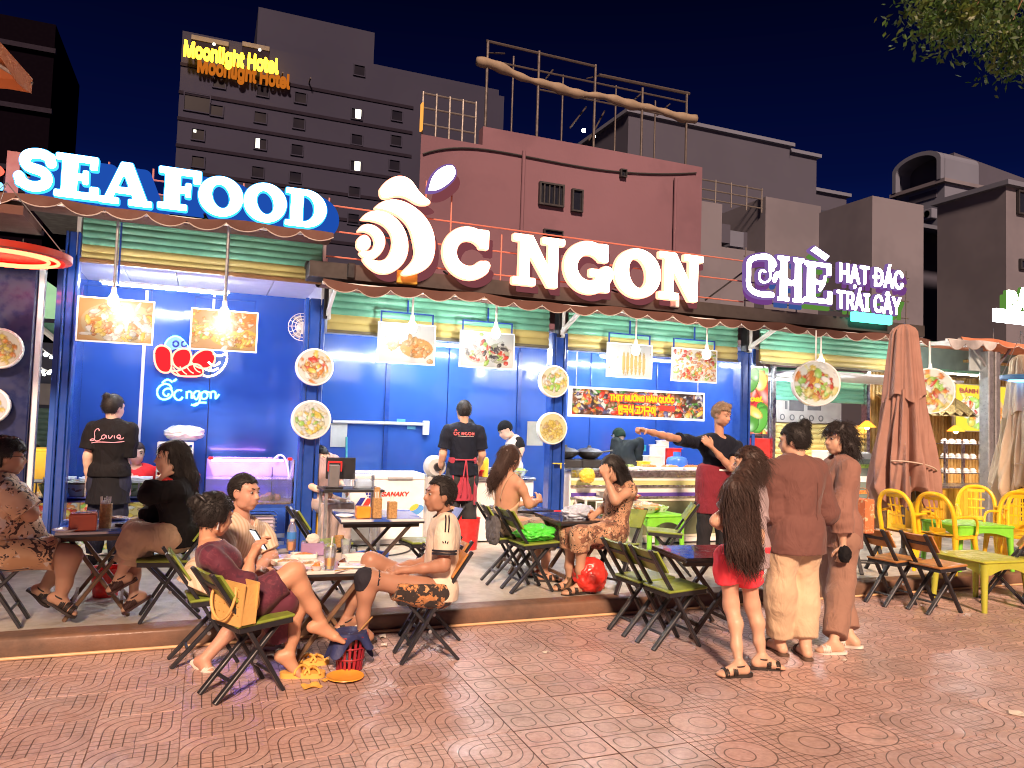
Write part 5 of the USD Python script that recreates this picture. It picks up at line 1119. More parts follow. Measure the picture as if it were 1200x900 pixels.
for pts in([(238,440),(252,439),(262,430),(266,417),(262,410)],[(244,424),(252,428),(258,424)],[(240,432),(250,434),(256,431)],[(250,414),(258,417),(264,414)]):
    obj('shell_rib',MB().tube([npt(*u,NY-.03)for u in spline(pts,24)],.014,6),WN,nl,smooth=True)
for k in range(4):
    obj('body_rib',MB().tube([npt(*u,NY-.032)for u in spline([(203+8*k,430-k*.6),(206+8*k,435-k*.4),(211+8*k,440-k*1.2)],10)],.008,6),EM('pink_neon_tube',(1.,.22,.15),2.2),nl,smooth=True)
obj('wave',MB().prism(npoly([(193,404),(199,397),(206,394),(213,397),(218,402),(222,408),(214,412),(207,409),(200,411)]),.02,(0,NY,0)),EM('pale_blue_neon',(.25,.45,.80),.9),nl)
obj('wave_outline',MB().tube([npt(*u,NY-.03)for u in spline([(193,406),(198,397),(206,394),(213,397),(219,404),(223,410)],30)],.011,6),CN,nl,smooth=True)
for x in(206,216):obj('ring',MB().tube([npt(x+3.2*math.cos(t),403+3.2*math.sin(t),NY-.03)for t in np.linspace(0,2*PI,16)],.012,6),M('navy_sign_paint',(.03,.04,.30),.4),nl,smooth=True)
ns=thing('neon_script','turquoise neon handwriting Ốc ngon below the red lobster','neon sign',(0,0,0))
strokes={'letter':None}
for nm,pts in(('letter',[(201,456),(196,450),(188,452),(184,460),(188,467),(197,467),(202,461),(200,456),(194,456),(191,460),(194,464),(198,461)]),('accent',[(190,449),(197,445),(202,448)]),('accent',[(203,447),(207,444)]),('letter',[(213,458),(207,458),(204,463),(207,468),(214,465)]),
                ('letter',[(219,458.5),(219,463),(219,467)]),('letter',[(219,463),(221,459),(224,459.5),(224.5,466),(228,464)]),('letter',[(234,459),(229,459),(227,464),(230,468),(234,460),(233,472),(228,475),(224,474)]),('letter',[(240,459),(236,462),(237,467),(241,467),(243,462),(240,459),(246,460)]),('letter',[(247,459),(247,463),(247,467)]),('letter',[(247,463),(249,459),(252,459.5),(252.5,466),(257,462)]),('flourish',[(226,475),(234,472),(242,472)])):
    obj(nm,MB().tube([npt(*u,NY-.03)for u in spline(pts,40)],.013,6),CN,ns,smooth=True)
# ================================================================== THE RIGHT END OF THE ROW
POSTER_DRINK=food(61,[YEL,GRN,ORG,RED],20,(.72,.03,.05),W=.5,size=(.1,.3),N=70,plate=[(.12,.85,.12,.09,(.12,.45,.08)),(.38,.82,.12,.13,(.85,.55,.06)),(.25,.62,.22,.12,(.85,.22,.03)),(.22,.22,.10,.16,(.70,.03,.05)),(.40,.2,.1,.2,(.30,.05,.40)),(.25,.06,.26,.07,(.80,.70,.55))])
dp=thing('drink_poster','tall red lit poster of fruit drinks beside the last blue post','poster',(0,0,0))
y=8.40;a,b=at_y(875,430,y),at_y(899,508,y);z1,z0=a[2],at_y(875,508,y)[2]
obj('light_box',MB().box(((a[0]+b[0])/2,y+.04,(z0+z1)/2),(b[0]-a[0]+.05,.07,z1-z0+.05),bev=.006),STEEL,dp)
mb,C=sheet(a[0],b[0],z0,z1,y-.002,POSTER_DRINK);obj('print',mb,PRINT_B,dp,colors=C)
obj('lettering',MB().prism(fit(text_shape('oai.',5,slant=.2),a[0]+.06,b[0]-.08,z0+.44,z0+.52),.004,(0,y-.003,0)),EM('banner_yellow',(1.,.72,.03),.55),dp)
z2=at_y(875,585,y)[2]
obj('stand_body',MB().box(((a[0]+b[0])/2+.05,y+.3,(PZ+z0-.06)/2),(b[0]-a[0]+.16,.55,z0-.06-PZ),bev=.01),M('red_stand_panel',(.60,.05,.05),.35),dp)
mb,C=sheet((a[0]+b[0])/2-.23,(a[0]+b[0])/2+.33,PZ+.55,z0-.45,y+.02,food(62,[ORG,YEL,RED],30,(.70,.05,.06),W=1.2,size=(.1,.2),N=30));obj('front_print',mb,PRINT_L,dp,colors=C)
obj('side_rail',MB().box((b[0]+.10,y,(2.5+PZ)/2),(.05,.05,2.5-PZ)),STEEL,dp)
cs=thing('closed_unit','closed stall unit with a pale yellow roller shutter and a grey sign strip','stall',(0,0,0))
sy_=9.7;x0,x1=at_y(902,540,sy_)[0],at_y(1012,540,sy_)[0];zm=at_y(940,496,sy_)[2];zt=at_y(940,446,sy_)[2]
obj('shutter',ribbed(x0,x1,sy_,PZ,zm,.085),YELL_S,cs,smooth=35);obj('upper_shutter',ribbed(x0,x1,sy_+.02,at_y(940,470,sy_)[2],zt+.2,.075),GREEN_S,cs,smooth=35)
za,zb=at_y(930,495,sy_)[2],at_y(930,470,sy_)[2]
sb=MB();sb.box(((x0+x1)/2-.3,sy_-.03,(za+zb)/2),((x1-x0)*.75,.03,zb-za),bev=.003);obj('sign_strip',sb,M('grey_sign_strip',(.34,.33,.32),.5),cs)
for k,(u,v)in enumerate(((.25,.30),(.34,.64),(.72,1.0))):obj('strip_print',MB().box((x0+(u+v)/2,sy_-.049,(za+zb)/2+.10),(v-u,.006,.13+.04*(k%2)),bev=.002),M('dark_grey_paint',(.10,.10,.11),.5),cs)
for k in range(5):obj('strip_icon',MB().lathe([(.035,0),(.05,0),(.05,.006),(.035,.006),(.035,0)],(x0+.2+.2*k,sy_-.052,za+.08),16,R=np.array([[1,0,0],[0,0,1],[0,1,0.]])),M('dark_grey_paint',(.10,.10,.11),.5),cs)
obj('jamb',MB().box((x1+.04,sy_,1.4),(.07,.12,2.55)),STEEL,cs);obj('jamb',MB().box((x0-.04,sy_,1.4),(.06,.12,2.55)),GALV,cs)
obj('ceiling_strip',MB().box((x0+.9,8.9,2.46),(3.2,1.3,.03)),CEIL,cs)
BAM=[]
for k in range(3):
    c=[(.46,.30,.09),(.40,.25,.07),(.50,.35,.13)][k];BAM.append(M('bamboo_%s'%('pale','brown','straw')[k],c,.45,var=.2,vscale=12.,bump=.15))
THATCH=M('straw_thatch',(.42,.30,.12),.8,var=.3,vscale=30.,bump=.6,bscale=40)
ws=thing('bamboo_stall','warm lit food stall lined with bamboo canes behind the yellow counter','stall',(0,0,0))
wy=10.3;x0,x1=at_y(1012,540,wy)[0],at_y(1235,540,wy)[0]
n=62
for k in range(n):
    x=x0+(x1-x0)*(k+.5)/n;z1=2.75
    pts=[(x,wy,z)for z in np.linspace(PZ,z1,8)];obj('bamboo_cane',MB().tube(pts,np.where(np.arange(8)%2,.036,.040),6,caps=False),BAM[k%3],ws,smooth=True)
obj('ceiling',MB().box(((x0+x1)/2,9.4,2.80),(x1-x0,2.2,.04)),THATCH,ws)
obj('beam',MB().box(((x0+x1)/2,8.5,2.74),(x1-x0,.1,.12)),GALV,ws)
sh2=part('shutter',ws);xs0,xs1=9.75,14.0
obj('green_slats',ribbed(xs0,xs1,8.42,2.62,2.95),GREEN_S,sh2,smooth=35)
tr=MB();a=at_y(1072,480,9.7);b=at_y(1138,492,9.7)
tr.grid(np.array([[[x,10.1,a[2]+.30+.02*math.sin(x*20)],[x,9.8,a[2]+.12+.03*math.sin(x*33)],[x,9.55,a[2]-.05+.04*math.sin(x*27)]]for x in np.linspace(a[0]-.5,b[0],30)]));tr.grid(np.array([[[x,10.1,a[2]+.26],[x,9.56,a[2]-.09]]for x in np.linspace(a[0]-.5,b[0],30)])[::-1])
obj('small_thatched_roof',tr,THATCH,ws)
yp=thing('yellow_menu_poster','bright yellow lit menu poster on the bamboo wall','poster',(0,0,0))
py=10.0;a,b=at_y(1120,450,py),at_y(1183,504,py);z1,z0=a[2],at_y(1120,504,py)[2]
obj('light_box',MB().box(((a[0]+b[0])/2,py+.04,(z0+z1)/2),(b[0]-a[0]+.04,.06,z1-z0+.04),bev=.005),WHITE,yp)
mb,C=sheet(a[0],b[0],z0,z1,py-.002,food(63,[WHI,ORG,RED,LGR,YEL],40,(.88,.66,.05),W=1.5,size=(.05,.15),plate=[(.4,.5,.3,.25,(.82,.78,.66)),(1.05,.45,.3,.3,(.80,.50,.25)),(.6,.2,.3,.15,(.45,.6,.15))],N=52));obj('print',mb,PRINT_B,yp,colors=C)
obj('lettering',MB().prism(fit(text_shape('BÁNH CANH',5),a[0]+.10,b[0]-.3,z1-.16,z1-.05),.004,(0,py-.003,0)),M('pink_sign_paint',(.70,.18,.20),.4),yp)
for(px_,py_,lab)in((1012,470,'amber lantern glow in the bamboo stall left of the brown parasol'),(1120,505,'amber hanging lamp above the dish rack in the bamboo stall')):
    if px_==1012:px_,py_=1016,500
    p=at_y(px_,py_,9.6);t=thing('amber_lamp',lab,'lamp',tuple(p));obj('shade',MB().lathe([(.03,.10),(.14,0),(.145,-.01),(.03,.09)],(0,0,0),20),EM('amber_shade',(1.,.30,.03),1.4),t,smooth=40);obj('bulb',MB().ball((0,0,-.01),.04),EM('amber_bulb',(1.,.55,.15),18.),t);obj('cord',MB().tube([(0,0,.1),(0,0,2.78-p[2])],.005,5),BLACK,t)
rk=thing('dish_rack','steel rack stacked with white bowls in the bamboo stall','rack',(0,0,0));ky=9.3
a,b=at_y(1107,516,ky),at_y(1148,570,ky);kx0,kx1=a[0],b[0];kz1,kz0=a[2],at_y(1107,572,ky)[2]
zs=np.linspace(kz0,kz1-.06,4)
for x in(kx0,(kx0+kx1)/2,kx1):obj('upright',MB().box((x,ky,(kz0+kz1)/2),(.025,.025,kz1-kz0)),STEEL,rk);obj('upright',MB().box((x,ky+.3,(kz0+kz1)/2),(.025,.025,kz1-kz0)),STEEL,rk)
for z in zs:obj('shelf',MB().box(((kx0+kx1)/2,ky+.15,z),(kx1-kx0+.02,.32,.014)),STEEL,rk)
for z in zs[1:]:
    for k in range(5):
        x=kx0+.09+k*(kx1-kx0-.16)/4
        for q in range(2):obj('bowl',MB().lathe([(0,.05),(.03,.05),(.035,.046),(.06,.01),(.065,0),(.058,.004),(.03,.04),(0,.042)],(x,ky+.08,z+.01+.03*q),14),pw,smooth=40,label='upturned white bowl on the steel dish rack',cat='bowl',group='upturned white bowls on the dish rack')
for k in range(2):obj('pot',MB().lathe([(0,0),(.14,0),(.15,.02),(.15,.16),(.16,.17),(.14,.18),(.03,.20),(.02,.22),(0,.22)],((kx1+.05+.36*k),ky-.35,.78),20),STEEL,smooth=40,label=('steel pot below the dish rack','steel pot right of the dish rack, before the steel column')[k],cat='pot')
obj('red_box_right',MB().box((kx1+.55,ky-.1,.9),(.24,.2,.24),bev=.01),RED_PL,label='dark red box beside the steel pots in the bamboo stall',cat='box')
yc=thing('yellow_counter','yellow plank fronted counter behind the yellow plastic chairs','counter',(0,0,0));yy_=8.75
x0,x1,zt=at_y(1040,575,yy_)[0],at_y(1240,580,yy_)[0],at_y(1100,572,yy_)[2]
YPL=[M('yellow_plank_%s'%('bright','deep')[k],[(.72,.42,.03),(.62,.34,.02)][k],.4,var=.15,vscale=8.,bump=.1)for k in range(2)]
n=34
for k in range(n):w=(x1-x0)/n;obj('plank',MB().box((x0+(k+.5)*w,yy_,(PZ+zt)/2),(w-.008,.03,zt-PZ),bev=.004),YPL[k%2],yc)
obj('countertop',MB().box(((x0+x1)/2,yy_+.3,zt+.016),(x1-x0+.04,.72,.03),bev=.004),STEEL,yc)
obj('carcass',MB().box(((x0+x1)/2,yy_+.33,(PZ+zt)/2),(x1-x0,.6,zt-PZ-.01)),WOOD_B,yc)
fg=thing('display_fridge','white upright display fridge with a glass door behind the trio','fridge',(0,0,0));fy_=8.9
x0,x1,zt=at_y(984,560,fy_)[0],at_y(1021,560,fy_)[0],at_y(1000,541,fy_)[2]
zt=1.32
obj('cabinet',MB().box(((x0+x1)/2,fy_+.32,(PZ+zt)/2),(x1-x0,.55,zt-PZ),bev=.01),WHITE_P,fg)
obj('door_frame',MB().box(((x0+x1)/2+.03,fy_+.03,(PZ+zt)/2),(x1-x0-.02,.03,zt-PZ-.04),bev=.005),M('grey_fridge_frame',(.40,.42,.43),.35),fg)
obj('glass_door',MB().box(((x0+x1)/2+.03,fy_+.005,zt-.46),(x1-x0-.1,.012,.70)),M('green_grey_glass',(.16,.22,.20),.1,coat=.6),fg)
for k in range(3):obj('shelf_goods',MB().box(((x0+x1)/2+.03,fy_-.004,zt-.22-.2*k),(x1-x0-.14,.008,.06+.03*(k%2)),bev=.002),(F_GREEN,WHITE_P,F_ORANGE)[k],fg)
obj('handle',MB().box((x0+.06,fy_-.02,zt-.5),(.02,.03,.3),bev=.005),GALV,fg)
col=thing('steel_column','grey ribbed steel column with diagonal braces at the right','column',(0,0,0));qy=7.9
p=at_y(1160,500,qy);ct=at_y(1158,412,qy)[2]
for dx in(-.075,.075):obj('channel',MB().box((p[0]+dx,qy,(PZ+ct)/2),(.11,.16,ct-PZ),bev=.01),GALV,col)
obj('web',MB().box((p[0],qy+.02,(PZ+ct)/2),(.05,.10,ct-PZ)),STEEL,col)
for s in(-1,1):obj('brace',MB().beam((p[0]+s*.05,qy-.02,ct-.30),(p[0]+s*.42,qy-.02,ct+.06),.03,.03),GALV,col)
obj('mesh_panel',MB().box((p[0]-.22,qy+.06,ct-.12),(.30,.01,.36)),M('grey_mesh',(.30,.36,.38),.5),col)
obj('base_plate',MB().box((p[0],qy,PZ+.012),(.34,.26,.02)),GALV,col)
aw3=thing('awning','grey white patterned scalloped awning end above the right round sign','awning',(0,0,0))
GWA=M('grey_white_awning',(.46,.46,.48),.8,var=.25,vscale=8.)
awning(aw3,9.40,10.35,8.3,7.35,3.02,2.95,GWA,.10,.32)
aw4=thing('awning','orange edged awning over the bamboo stall at the right','awning',(0,0,0))
OA=M('orange_awning_cloth',(.48,.17,.09),.8,var=.15)
awning(aw4,10.1,14.2,8.4,7.7,2.98,3.04,OA,.05,.4)
obj('fascia_panel',MB().box((11.6,8.38,2.86),(4.2,.02,.42)),M('grey_green_fascia',(.20,.32,.30),.6),aw4)
def folded_parasol(label,loc,z0,z1,R,mat,seed,ring_lamp=False):
    t=thing('folded_parasol',label,'parasol',loc)
    r=np.random.default_rng(seed)
    obj('pole',MB().tube([(0,0,0),(0,0,z1-.02)],.022,12),M('dark_pole',(.05,.045,.045),.4),t,smooth=True)
    obj('base',MB().lathe([(0,0),(.24,0),(.25,.03),(.22,.06),(.05,.08),(.03,.16),(0,.16)],(0,0,0),24),M('grey_cast_base',(.16,.16,.16),.7),t,smooth=40)
    N,H=240,40;T=np.linspace(0,2*PI,N,endpoint=False)
    z_mid=z0+(z1-z0)*.60
    rows=[]
    for v in np.linspace(0,1,H):
        z=z0+(z_mid+.05-z0)*v
        env=R*(1-.42*v)*(1-.35*max(0,.1-v)*6)
        fold=.30*np.abs(np.sin(T*4+.5*math.sin(v*3)+seed))**.7+.10*np.sin(T*13+v*2)+.06*np.sin(T*23-v*5)
        rad=env*(.62+fold*(1-.35*v))+.012*(noise(np.stack([np.cos(T)*3,np.sin(T)*3,T*0+v*6+seed],-1))-.5)
        hem=.09*np.sin(T*4+1+seed)*max(0,1-v*6)+.05*np.sin(T*9)*max(0,1-v*6)
        rows.append(np.stack([rad*np.cos(T),rad*np.sin(T),z+hem],-1))
    P=np.array(rows);P=np.concatenate([P,P[:,:1]],1)
    g=MB();g.grid(P[:,::-1]);inner=P*[.93,.93,1];g.grid(inner);
    rim=np.stack([P[0],inner[0]],0);g.grid(rim)
    obj('canopy',g,mat,t,smooth=60)
    rows=[]
    for v in np.linspace(0,1,20):
        z=z_mid-.05+(z1-z_mid+.05)*v
        env=R*(.52-.22*v)*(1 if v<.93 else 1-(v-.93)*9)
        rad=env*(.86+.22*np.abs(np.sin(T*4+.4))**.8+.05*np.sin(T*15+2*v))
        rows.append(np.stack([rad*np.cos(T),rad*np.sin(T),z+.05*np.sin(T*4)*max(0,1-v*5)],-1))
    P=np.array(rows);P=np.concatenate([P,P[:,:1]],1);g=MB();g.grid(P[:,::-1]);g.grid((P*[.94,.94,1]));c=P[-1,:-1].mean(0)
    g.add(np.vstack([P[-1,:-1],[c]]),[[i,N,(i+1)%N]for i in range(N)][::1]);obj('top_vent',g,mat,t,smooth=60)
    zt=z0+(z_mid-z0)*.30
    tie=MB();tie.tube([(R*.80*math.cos(a_),R*.80*math.sin(a_),zt-.10*math.sin(a_+1))for a_ in np.linspace(-2.8,0,24)],.009,6);obj('tie_strap',tie,M('pale_strap',(.50,.40,.33),.7),t,smooth=True)
    for k in range(8):
        a_=k*PI/4+.2;obj('rib_tip',MB().tube([(R*.62*math.cos(a_),R*.62*math.sin(a_),z0-.02),(R*.55*math.cos(a_),R*.55*math.sin(a_),z0+.3)],.007,5),GALV,t)
    return t
p=at_z(1048,660,PZ);uy=6.5;c=at_y(1057,587,uy);c2_=at_y(1064,381,uy)
folded_parasol('tall brown folded parasol before the yellow chairs',(c[0]+.02,uy,PZ),c[2]-PZ,c2_[2]-PZ,.43,M('brown_parasol_cloth',(.30,.165,.13),.8,var=.12,vscale=5.,bump=.2,bscale=40),2)
c=at_y(1199,582,6.6);c2_=at_y(1206,430,6.6)
folded_parasol('cream folded parasol cut by the right edge',(c[0],6.6,PZ),c[2]-PZ,c2_[2]-PZ+.15,.42,M('cream_parasol_cloth',(.64,.52,.38),.8,var=.1,vscale=5.,bump=.2,bscale=40),5)
def ring_lamp(label,c,R,col,s,tube_off=(.0,)):
    t=thing('ring_lamp',label,'lamp',c)
    obj('rim',MB().lathe([(R-.05,.05),(R,.04),(R,-.01),(R-.05,-.02),(R-.08,0),(R-.05,.05)],(0,0,0),48),M('dark_%s_rim'%col[0],tuple(np.array(col[1])*.35),.4),t,smooth=40)
    for k,q in enumerate(tube_off):obj('neon_tube',MB().tube([((R-.10-q)*math.cos(a_),(R-.10-q)*math.sin(a_),-.02)for a_ in np.linspace(0,2*PI,49)],.013,8,caps=False),EM('%s_ring_neon'%col[0],col[1],s),t,smooth=True)
    obj('reflector',MB().lathe([(.02,.045),(R-.07,.03),(R-.07,.022),(.02,.035),(.02,.045)],(0,0,0),40),M('%s_reflector'%col[0],col[2],.3),t,smooth=40)
    for k in range(3):a_=k*2*PI/3;obj('hanging_wire',MB().tube([(R*.9*math.cos(a_),R*.9*math.sin(a_),.04),(0,0,.6)],.004,4),GALV,t)
    return t
p=at_y(1198,444,6.4);ring_lamp('blue neon ring lamp at the right edge beside the cream parasol',tuple(p),.24,('blue',(.10,.40,1.),(.35,.42,.52)),4.)
p=at_y(2,299,7.2);ring_lamp('red neon ring lamp at the left edge under the seafood letters',tuple(p),.50,('red',(1.,.07,.03),(.45,.08,.08)),6.,(0,.07))
# ================================================================== THE LEFT EDGE: neighbour stall, alley with the gift shop
nb=thing('neighbour_stall','dark blue post and edge of the next stall cut by the left edge','stall',(0,0,0))
x=at_y(14,430,8.3)[0]
obj('post',MB().box((x,8.3,1.6),(.34,.18,3.0),bev=.01),M('dark_blue_paint',(.006,.014,.07),.35),nb);obj('post_edge',MB().box((x+.20,8.32,1.6),(.05,.1,3.0),bev=.005),TRIM_W,nb)
obj('awning_edge',MB().box((x-.8,8.0,3.3),(1.9,.8,.08)),BROWN_A,nb)
gsx=lambda px,py:at_y(px,py,16.)
gs=thing('gift_shop','gift shop with a green shutter seen through the alley at the left','building',(0,0,0))
a,b=gsx(-30,500),gsx(90,500)
obj('wall',MB().box(((a[0]+b[0])/2,16.3,1.4),(b[0]-a[0],.4,2.8)),W_GREY,gs)
obj('shutter',ribbed(a[0],b[0],16.05,0.2,gsx(40,478)[2],.1),M('grey_green_shutter',(.16,.30,.24),.5),gs,smooth=35)
z0,z1=gsx(40,474)[2],gsx(40,449)[2]
obj('sign_board',MB().box(((a[0]+b[0])/2,16.0,(z0+z1)/2),(b[0]-a[0],.06,z1-z0)),M('grey_sign_strip',(.34,.33,.32),.5),gs)
u,v=gsx(8,466),gsx(36,457)
obj('sign_lettering',MB().prism(fit(text_shape('GIFT',8),u[0],v[0]+.02,u[2]-.02,v[2]+.06),.02,(0,15.965,0)),M('black_sign_paint',(.015,.015,.015),.5),gs)
obj('roof',MB().box(((a[0]+b[0])/2,13.5,2.95),(b[0]-a[0],5.6,.06),R=np.array([[1,0,0],[0,.99,-.1],[0,.1,.99]])),GALV,gs)
ga=thing('gable_screen','green sloping shop front panel behind the alley lights','panel',(0,0,0))
ptsg=[at_y(q[0],q[1],14.5)for q in((44,322),(70,340),(70,398),(38,372))]
obj('panel',MB().prism(Polygon([(q[0],q[2])for q in ptsg]),.06,(0,14.5,0)),GREEN_S,ga);obj('panel_edge',MB().tube([ptsg[3]-[0,.1,.05],ptsg[2]-[0,.1,.05]],.05,6),WHITE,ga)
sl=thing('string_lights','strings of small white bulbs in the alley at the left','lights',(0,0,0))
for(q0,q1,dy)in(((38,392),(72,415),0),((34,415),(70,432),.6),((12,425),(60,432),-.8),((10,447),(30,443),.3)):
    A0,A1=at_y(*q0,12.5+dy),at_y(*q1,14.0+dy)
    pts=[A0+(A1-A0)*t-[0,0,.12*math.sin(PI*t)]for t in np.linspace(0,1,12)]
    wr=obj('wire',MB().tube(pts,.006,4),BLACK,sl)
    for k in range(1,12,2):obj('bulb',MB().ball(pts[k]-[0,0,.04],rng.uniform(.018,.034),1),EM('alley_bulb',(1.,.95,.85),14.),wr)
p=at_y(19,408,9.6);bl=thing('pendant_lamp','strong white bulb at the left edge in the alley','lamp',(0,0,0));obj('bulb',MB().ball(p,.05,2),BULB_L,bl,smooth=True);obj('cord',MB().tube([p,p+[0,0,1.2]],.006,5),BLACK,bl)
p=at_y(38,417,12.);obj('white_card',MB().box(p,(.14,.02,.15)),WHITE,label='small white card hanging among the alley lights',cat='card')
at_=thing('yellow_alley_table','yellow table in the alley before the seated person in black','table',(at_y(33,545,12.5)[0]-.1,12.3,0));obj('tabletop',MB().box((0,0,1.02),(.9,.5,.04),bev=.01),YEL_PL,at_);obj('front',MB().box((0,-.24,.62),(.86,.03,.76)),YEL_PL,at_)
for sx in(-1,1):obj('leg',MB().box((sx*.4,.2,.5),(.05,.05,1.0)),YEL_PL,at_)
op=thing('orange_parasol','corner of an open orange parasol at the upper left edge','parasol',(0,0,0))
tip=at_y(38,92,4.0);w0,w1=at_y(0,52,4.0),at_y(0,121,4.0)
cen=tip+np.array([-1.5,-.55,.62]);cor=[tip,tip+[-.35,-2.2,.02],tip+[-3.0,-1.2,.0],tip+[-2.7,1.0,.0]]
OC=M('orange_parasol_cloth',(.62,.25,.10),.75,var=.08,vscale=3.,bump=.15,bscale=40)
for k in range(4):
    A_,B_=cor[k],cor[(k+1)%4];n=12
    P=np.array([[cen+((A_+(B_-A_)*s)-cen)*r_-[0,0,.10*math.sin(PI*s)*r_*(1-r_)*2]for r_ in np.linspace(0.001,1,8)]for s in np.linspace(0,1,n)])
    obj('canopy_panel',MB().grid(P).grid((P-[0,0,.006])[::-1]),OC,op,smooth=40)
    P=np.array([[A_+(B_-A_)*s-[0,0,d_]for d_ in(0,.07+.02*math.sin(s*25))]for s in np.linspace(0,1,30)])
    obj('flap',MB().grid(P).grid((P+[0,.004,0])[::-1]),OC,op)
    obj('rib',MB().tube([cen-[0,0,.03],A_-[0,0,.03]],.012,6),GALV,op)
obj('pole',MB().tube([(cen[0],cen[1],0),cen],.025,10),GALV,op);obj('base',MB().lathe([(0,0),(.28,0),(.28,.06),(.05,.1),(0,.1)],(cen[0],cen[1],0),24),GALV,op)
LEAF=None
g=NG();tcn=g('texture_coordinate');oi=g('object_info');nn=g('noise_texture',vector=tcn,scale=4.,detail=3.)
lc=g('rgb_ramp',fac=nn,ramp=[(.3,(.018,.055,.010)),(.5,(.035,.085,.014)),(.72,(.10,.13,.02))])
LEAF=g.done('tree_leaf',g('mix_closure',fac=.3,closure1=g('principled_bsdf',base_color=lc,roughness=.5),closure2=g('translucent_bsdf',color=lc)))
tb=thing('tree','leafy tree branch hanging into the upper right corner','tree',(0,0,0))
base=at_y(1290,-120,4.3)
trk=[np.array([base[0]+1.6,base[1]+.3,0]),np.array([base[0]+1.5,base[1]+.2,2.4]),np.array([base[0]+1.1,base[1],base[2]-.6]),base+[.4,0,.4]]
obj('trunk',MB().tube(spline(trk,24),np.linspace(.19,.07,24),12),WOOD_B,tb,smooth=True)
tips=[at_y(*q,yy)for q,yy in(((1100,22),4.2),((1140,12),4.0),((1122,30),4.4),((1160,2),4.3),((1180,40),4.1),((1190,62),4.2),((1205,30),4.0),((1090,4),4.3),((1215,60),4.4),((1175,10),4.5),((1125,-20),4.2),((1180,-40),4.3))]
V_,F_=[],[]
lr_=np.random.default_rng(4);lm=MB()
for q in tips:
    mid=(q+base)/2+[0,0,.18];path=spline([base+[.3,0,.3],mid,q],14)
    obj('twig',MB().tube(path,np.linspace(.022,.004,14),5),WOOD_B,tb,smooth=True)
    for k in range(330):
        c=q+lr_.normal(0,1,3)*[.13,.13,.085]-[0,0,abs(lr_.normal(0,.05))]
        d=lr_.normal(0,1,3)+[0,0,-.9];d/=np.linalg.norm(d);s_=np.cross(d,lr_.normal(0,1,3));s_/=np.linalg.norm(s_)+1e-9;L,w_=lr_.uniform(.045,.085),lr_.uniform(.009,.017)
        lm.add([c,c+d*L*.5+s_*w_,c+d*L,c+d*L*.5-s_*w_],[[0,1,2],[0,2,3]])
obj('foliage',lm,LEAF,tb)
# ================================================================== PEOPLE: continuous bodies polygonised from a smooth distance field
def nrm(v):v=np.asarray(v,float);return v/(np.linalg.norm(v)+1e-12)
def surfnets(F,o,h):
    s=F<0
    c=[s[i:F.shape[0]-1+i,j:F.shape[1]-1+j,k:F.shape[2]-1+k]for i in(0,1)for j in(0,1)for k in(0,1)]
    an,al=np.logical_or.reduce(c),np.logical_and.reduce(c)
    act=an&~al;idx=np.argwhere(act);ids=np.full(act.shape,-1,np.int64);ids[act]=np.arange(len(idx))
    off=np.array([[i,j,k]for i in(0,1)for j in(0,1)for k in(0,1)])
    vals=np.stack([F[idx[:,0]+a,idx[:,1]+b,idx[:,2]+d]for a,b,d in off],1)
    acc,n=np.zeros((len(idx),3)),np.zeros(len(idx))
    for p in range(8):
        for q in range(p+1,8):
            if np.abs(off[p]-off[q]).sum()!=1:continue
            a,b=vals[:,p],vals[:,q];m=(a<0)!=(b<0)
            t=np.where(m,a/np.where(m,a-b,1),0)
            acc+=np.where(m[:,None],off[p]+t[:,None]*(off[q]-off[p]),0);n+=m
    V=o+h*(idx+acc/np.maximum(n,1)[:,None])
    faces=[]
    for ax in range(3):
        u,w=(ax+1)%3,(ax+2)%3
        sl0,sl1=[slice(None)]*3,[slice(None)]*3
        sl0[ax],sl1[ax]=slice(0,-1),slice(1,None)
        for z in(sl0,sl1):z[u],z[w]=slice(1,-1),slice(1,-1)
        A,B=s[tuple(sl0)],s[tuple(sl1)];e=np.argwhere(A!=B)
        if not len(e):continue
        inside=A[tuple(e.T)];e=e.copy();e[:,u]+=1;e[:,w]+=1
        def cell(du,dw):g=e.copy();g[:,u]+=du;g[:,w]+=dw;return ids[g[:,0],g[:,1],g[:,2]]
        q=np.stack([cell(-1,-1),cell(0,-1),cell(0,0),cell(-1,0)],1)
        q[~inside]=q[~inside][:,::-1];faces.append(q)
    q=np.vstack(faces);q=q[(q>=0).all(1)]
    return V,np.vstack([q[:,[0,1,2]],q[:,[0,2,3]]])
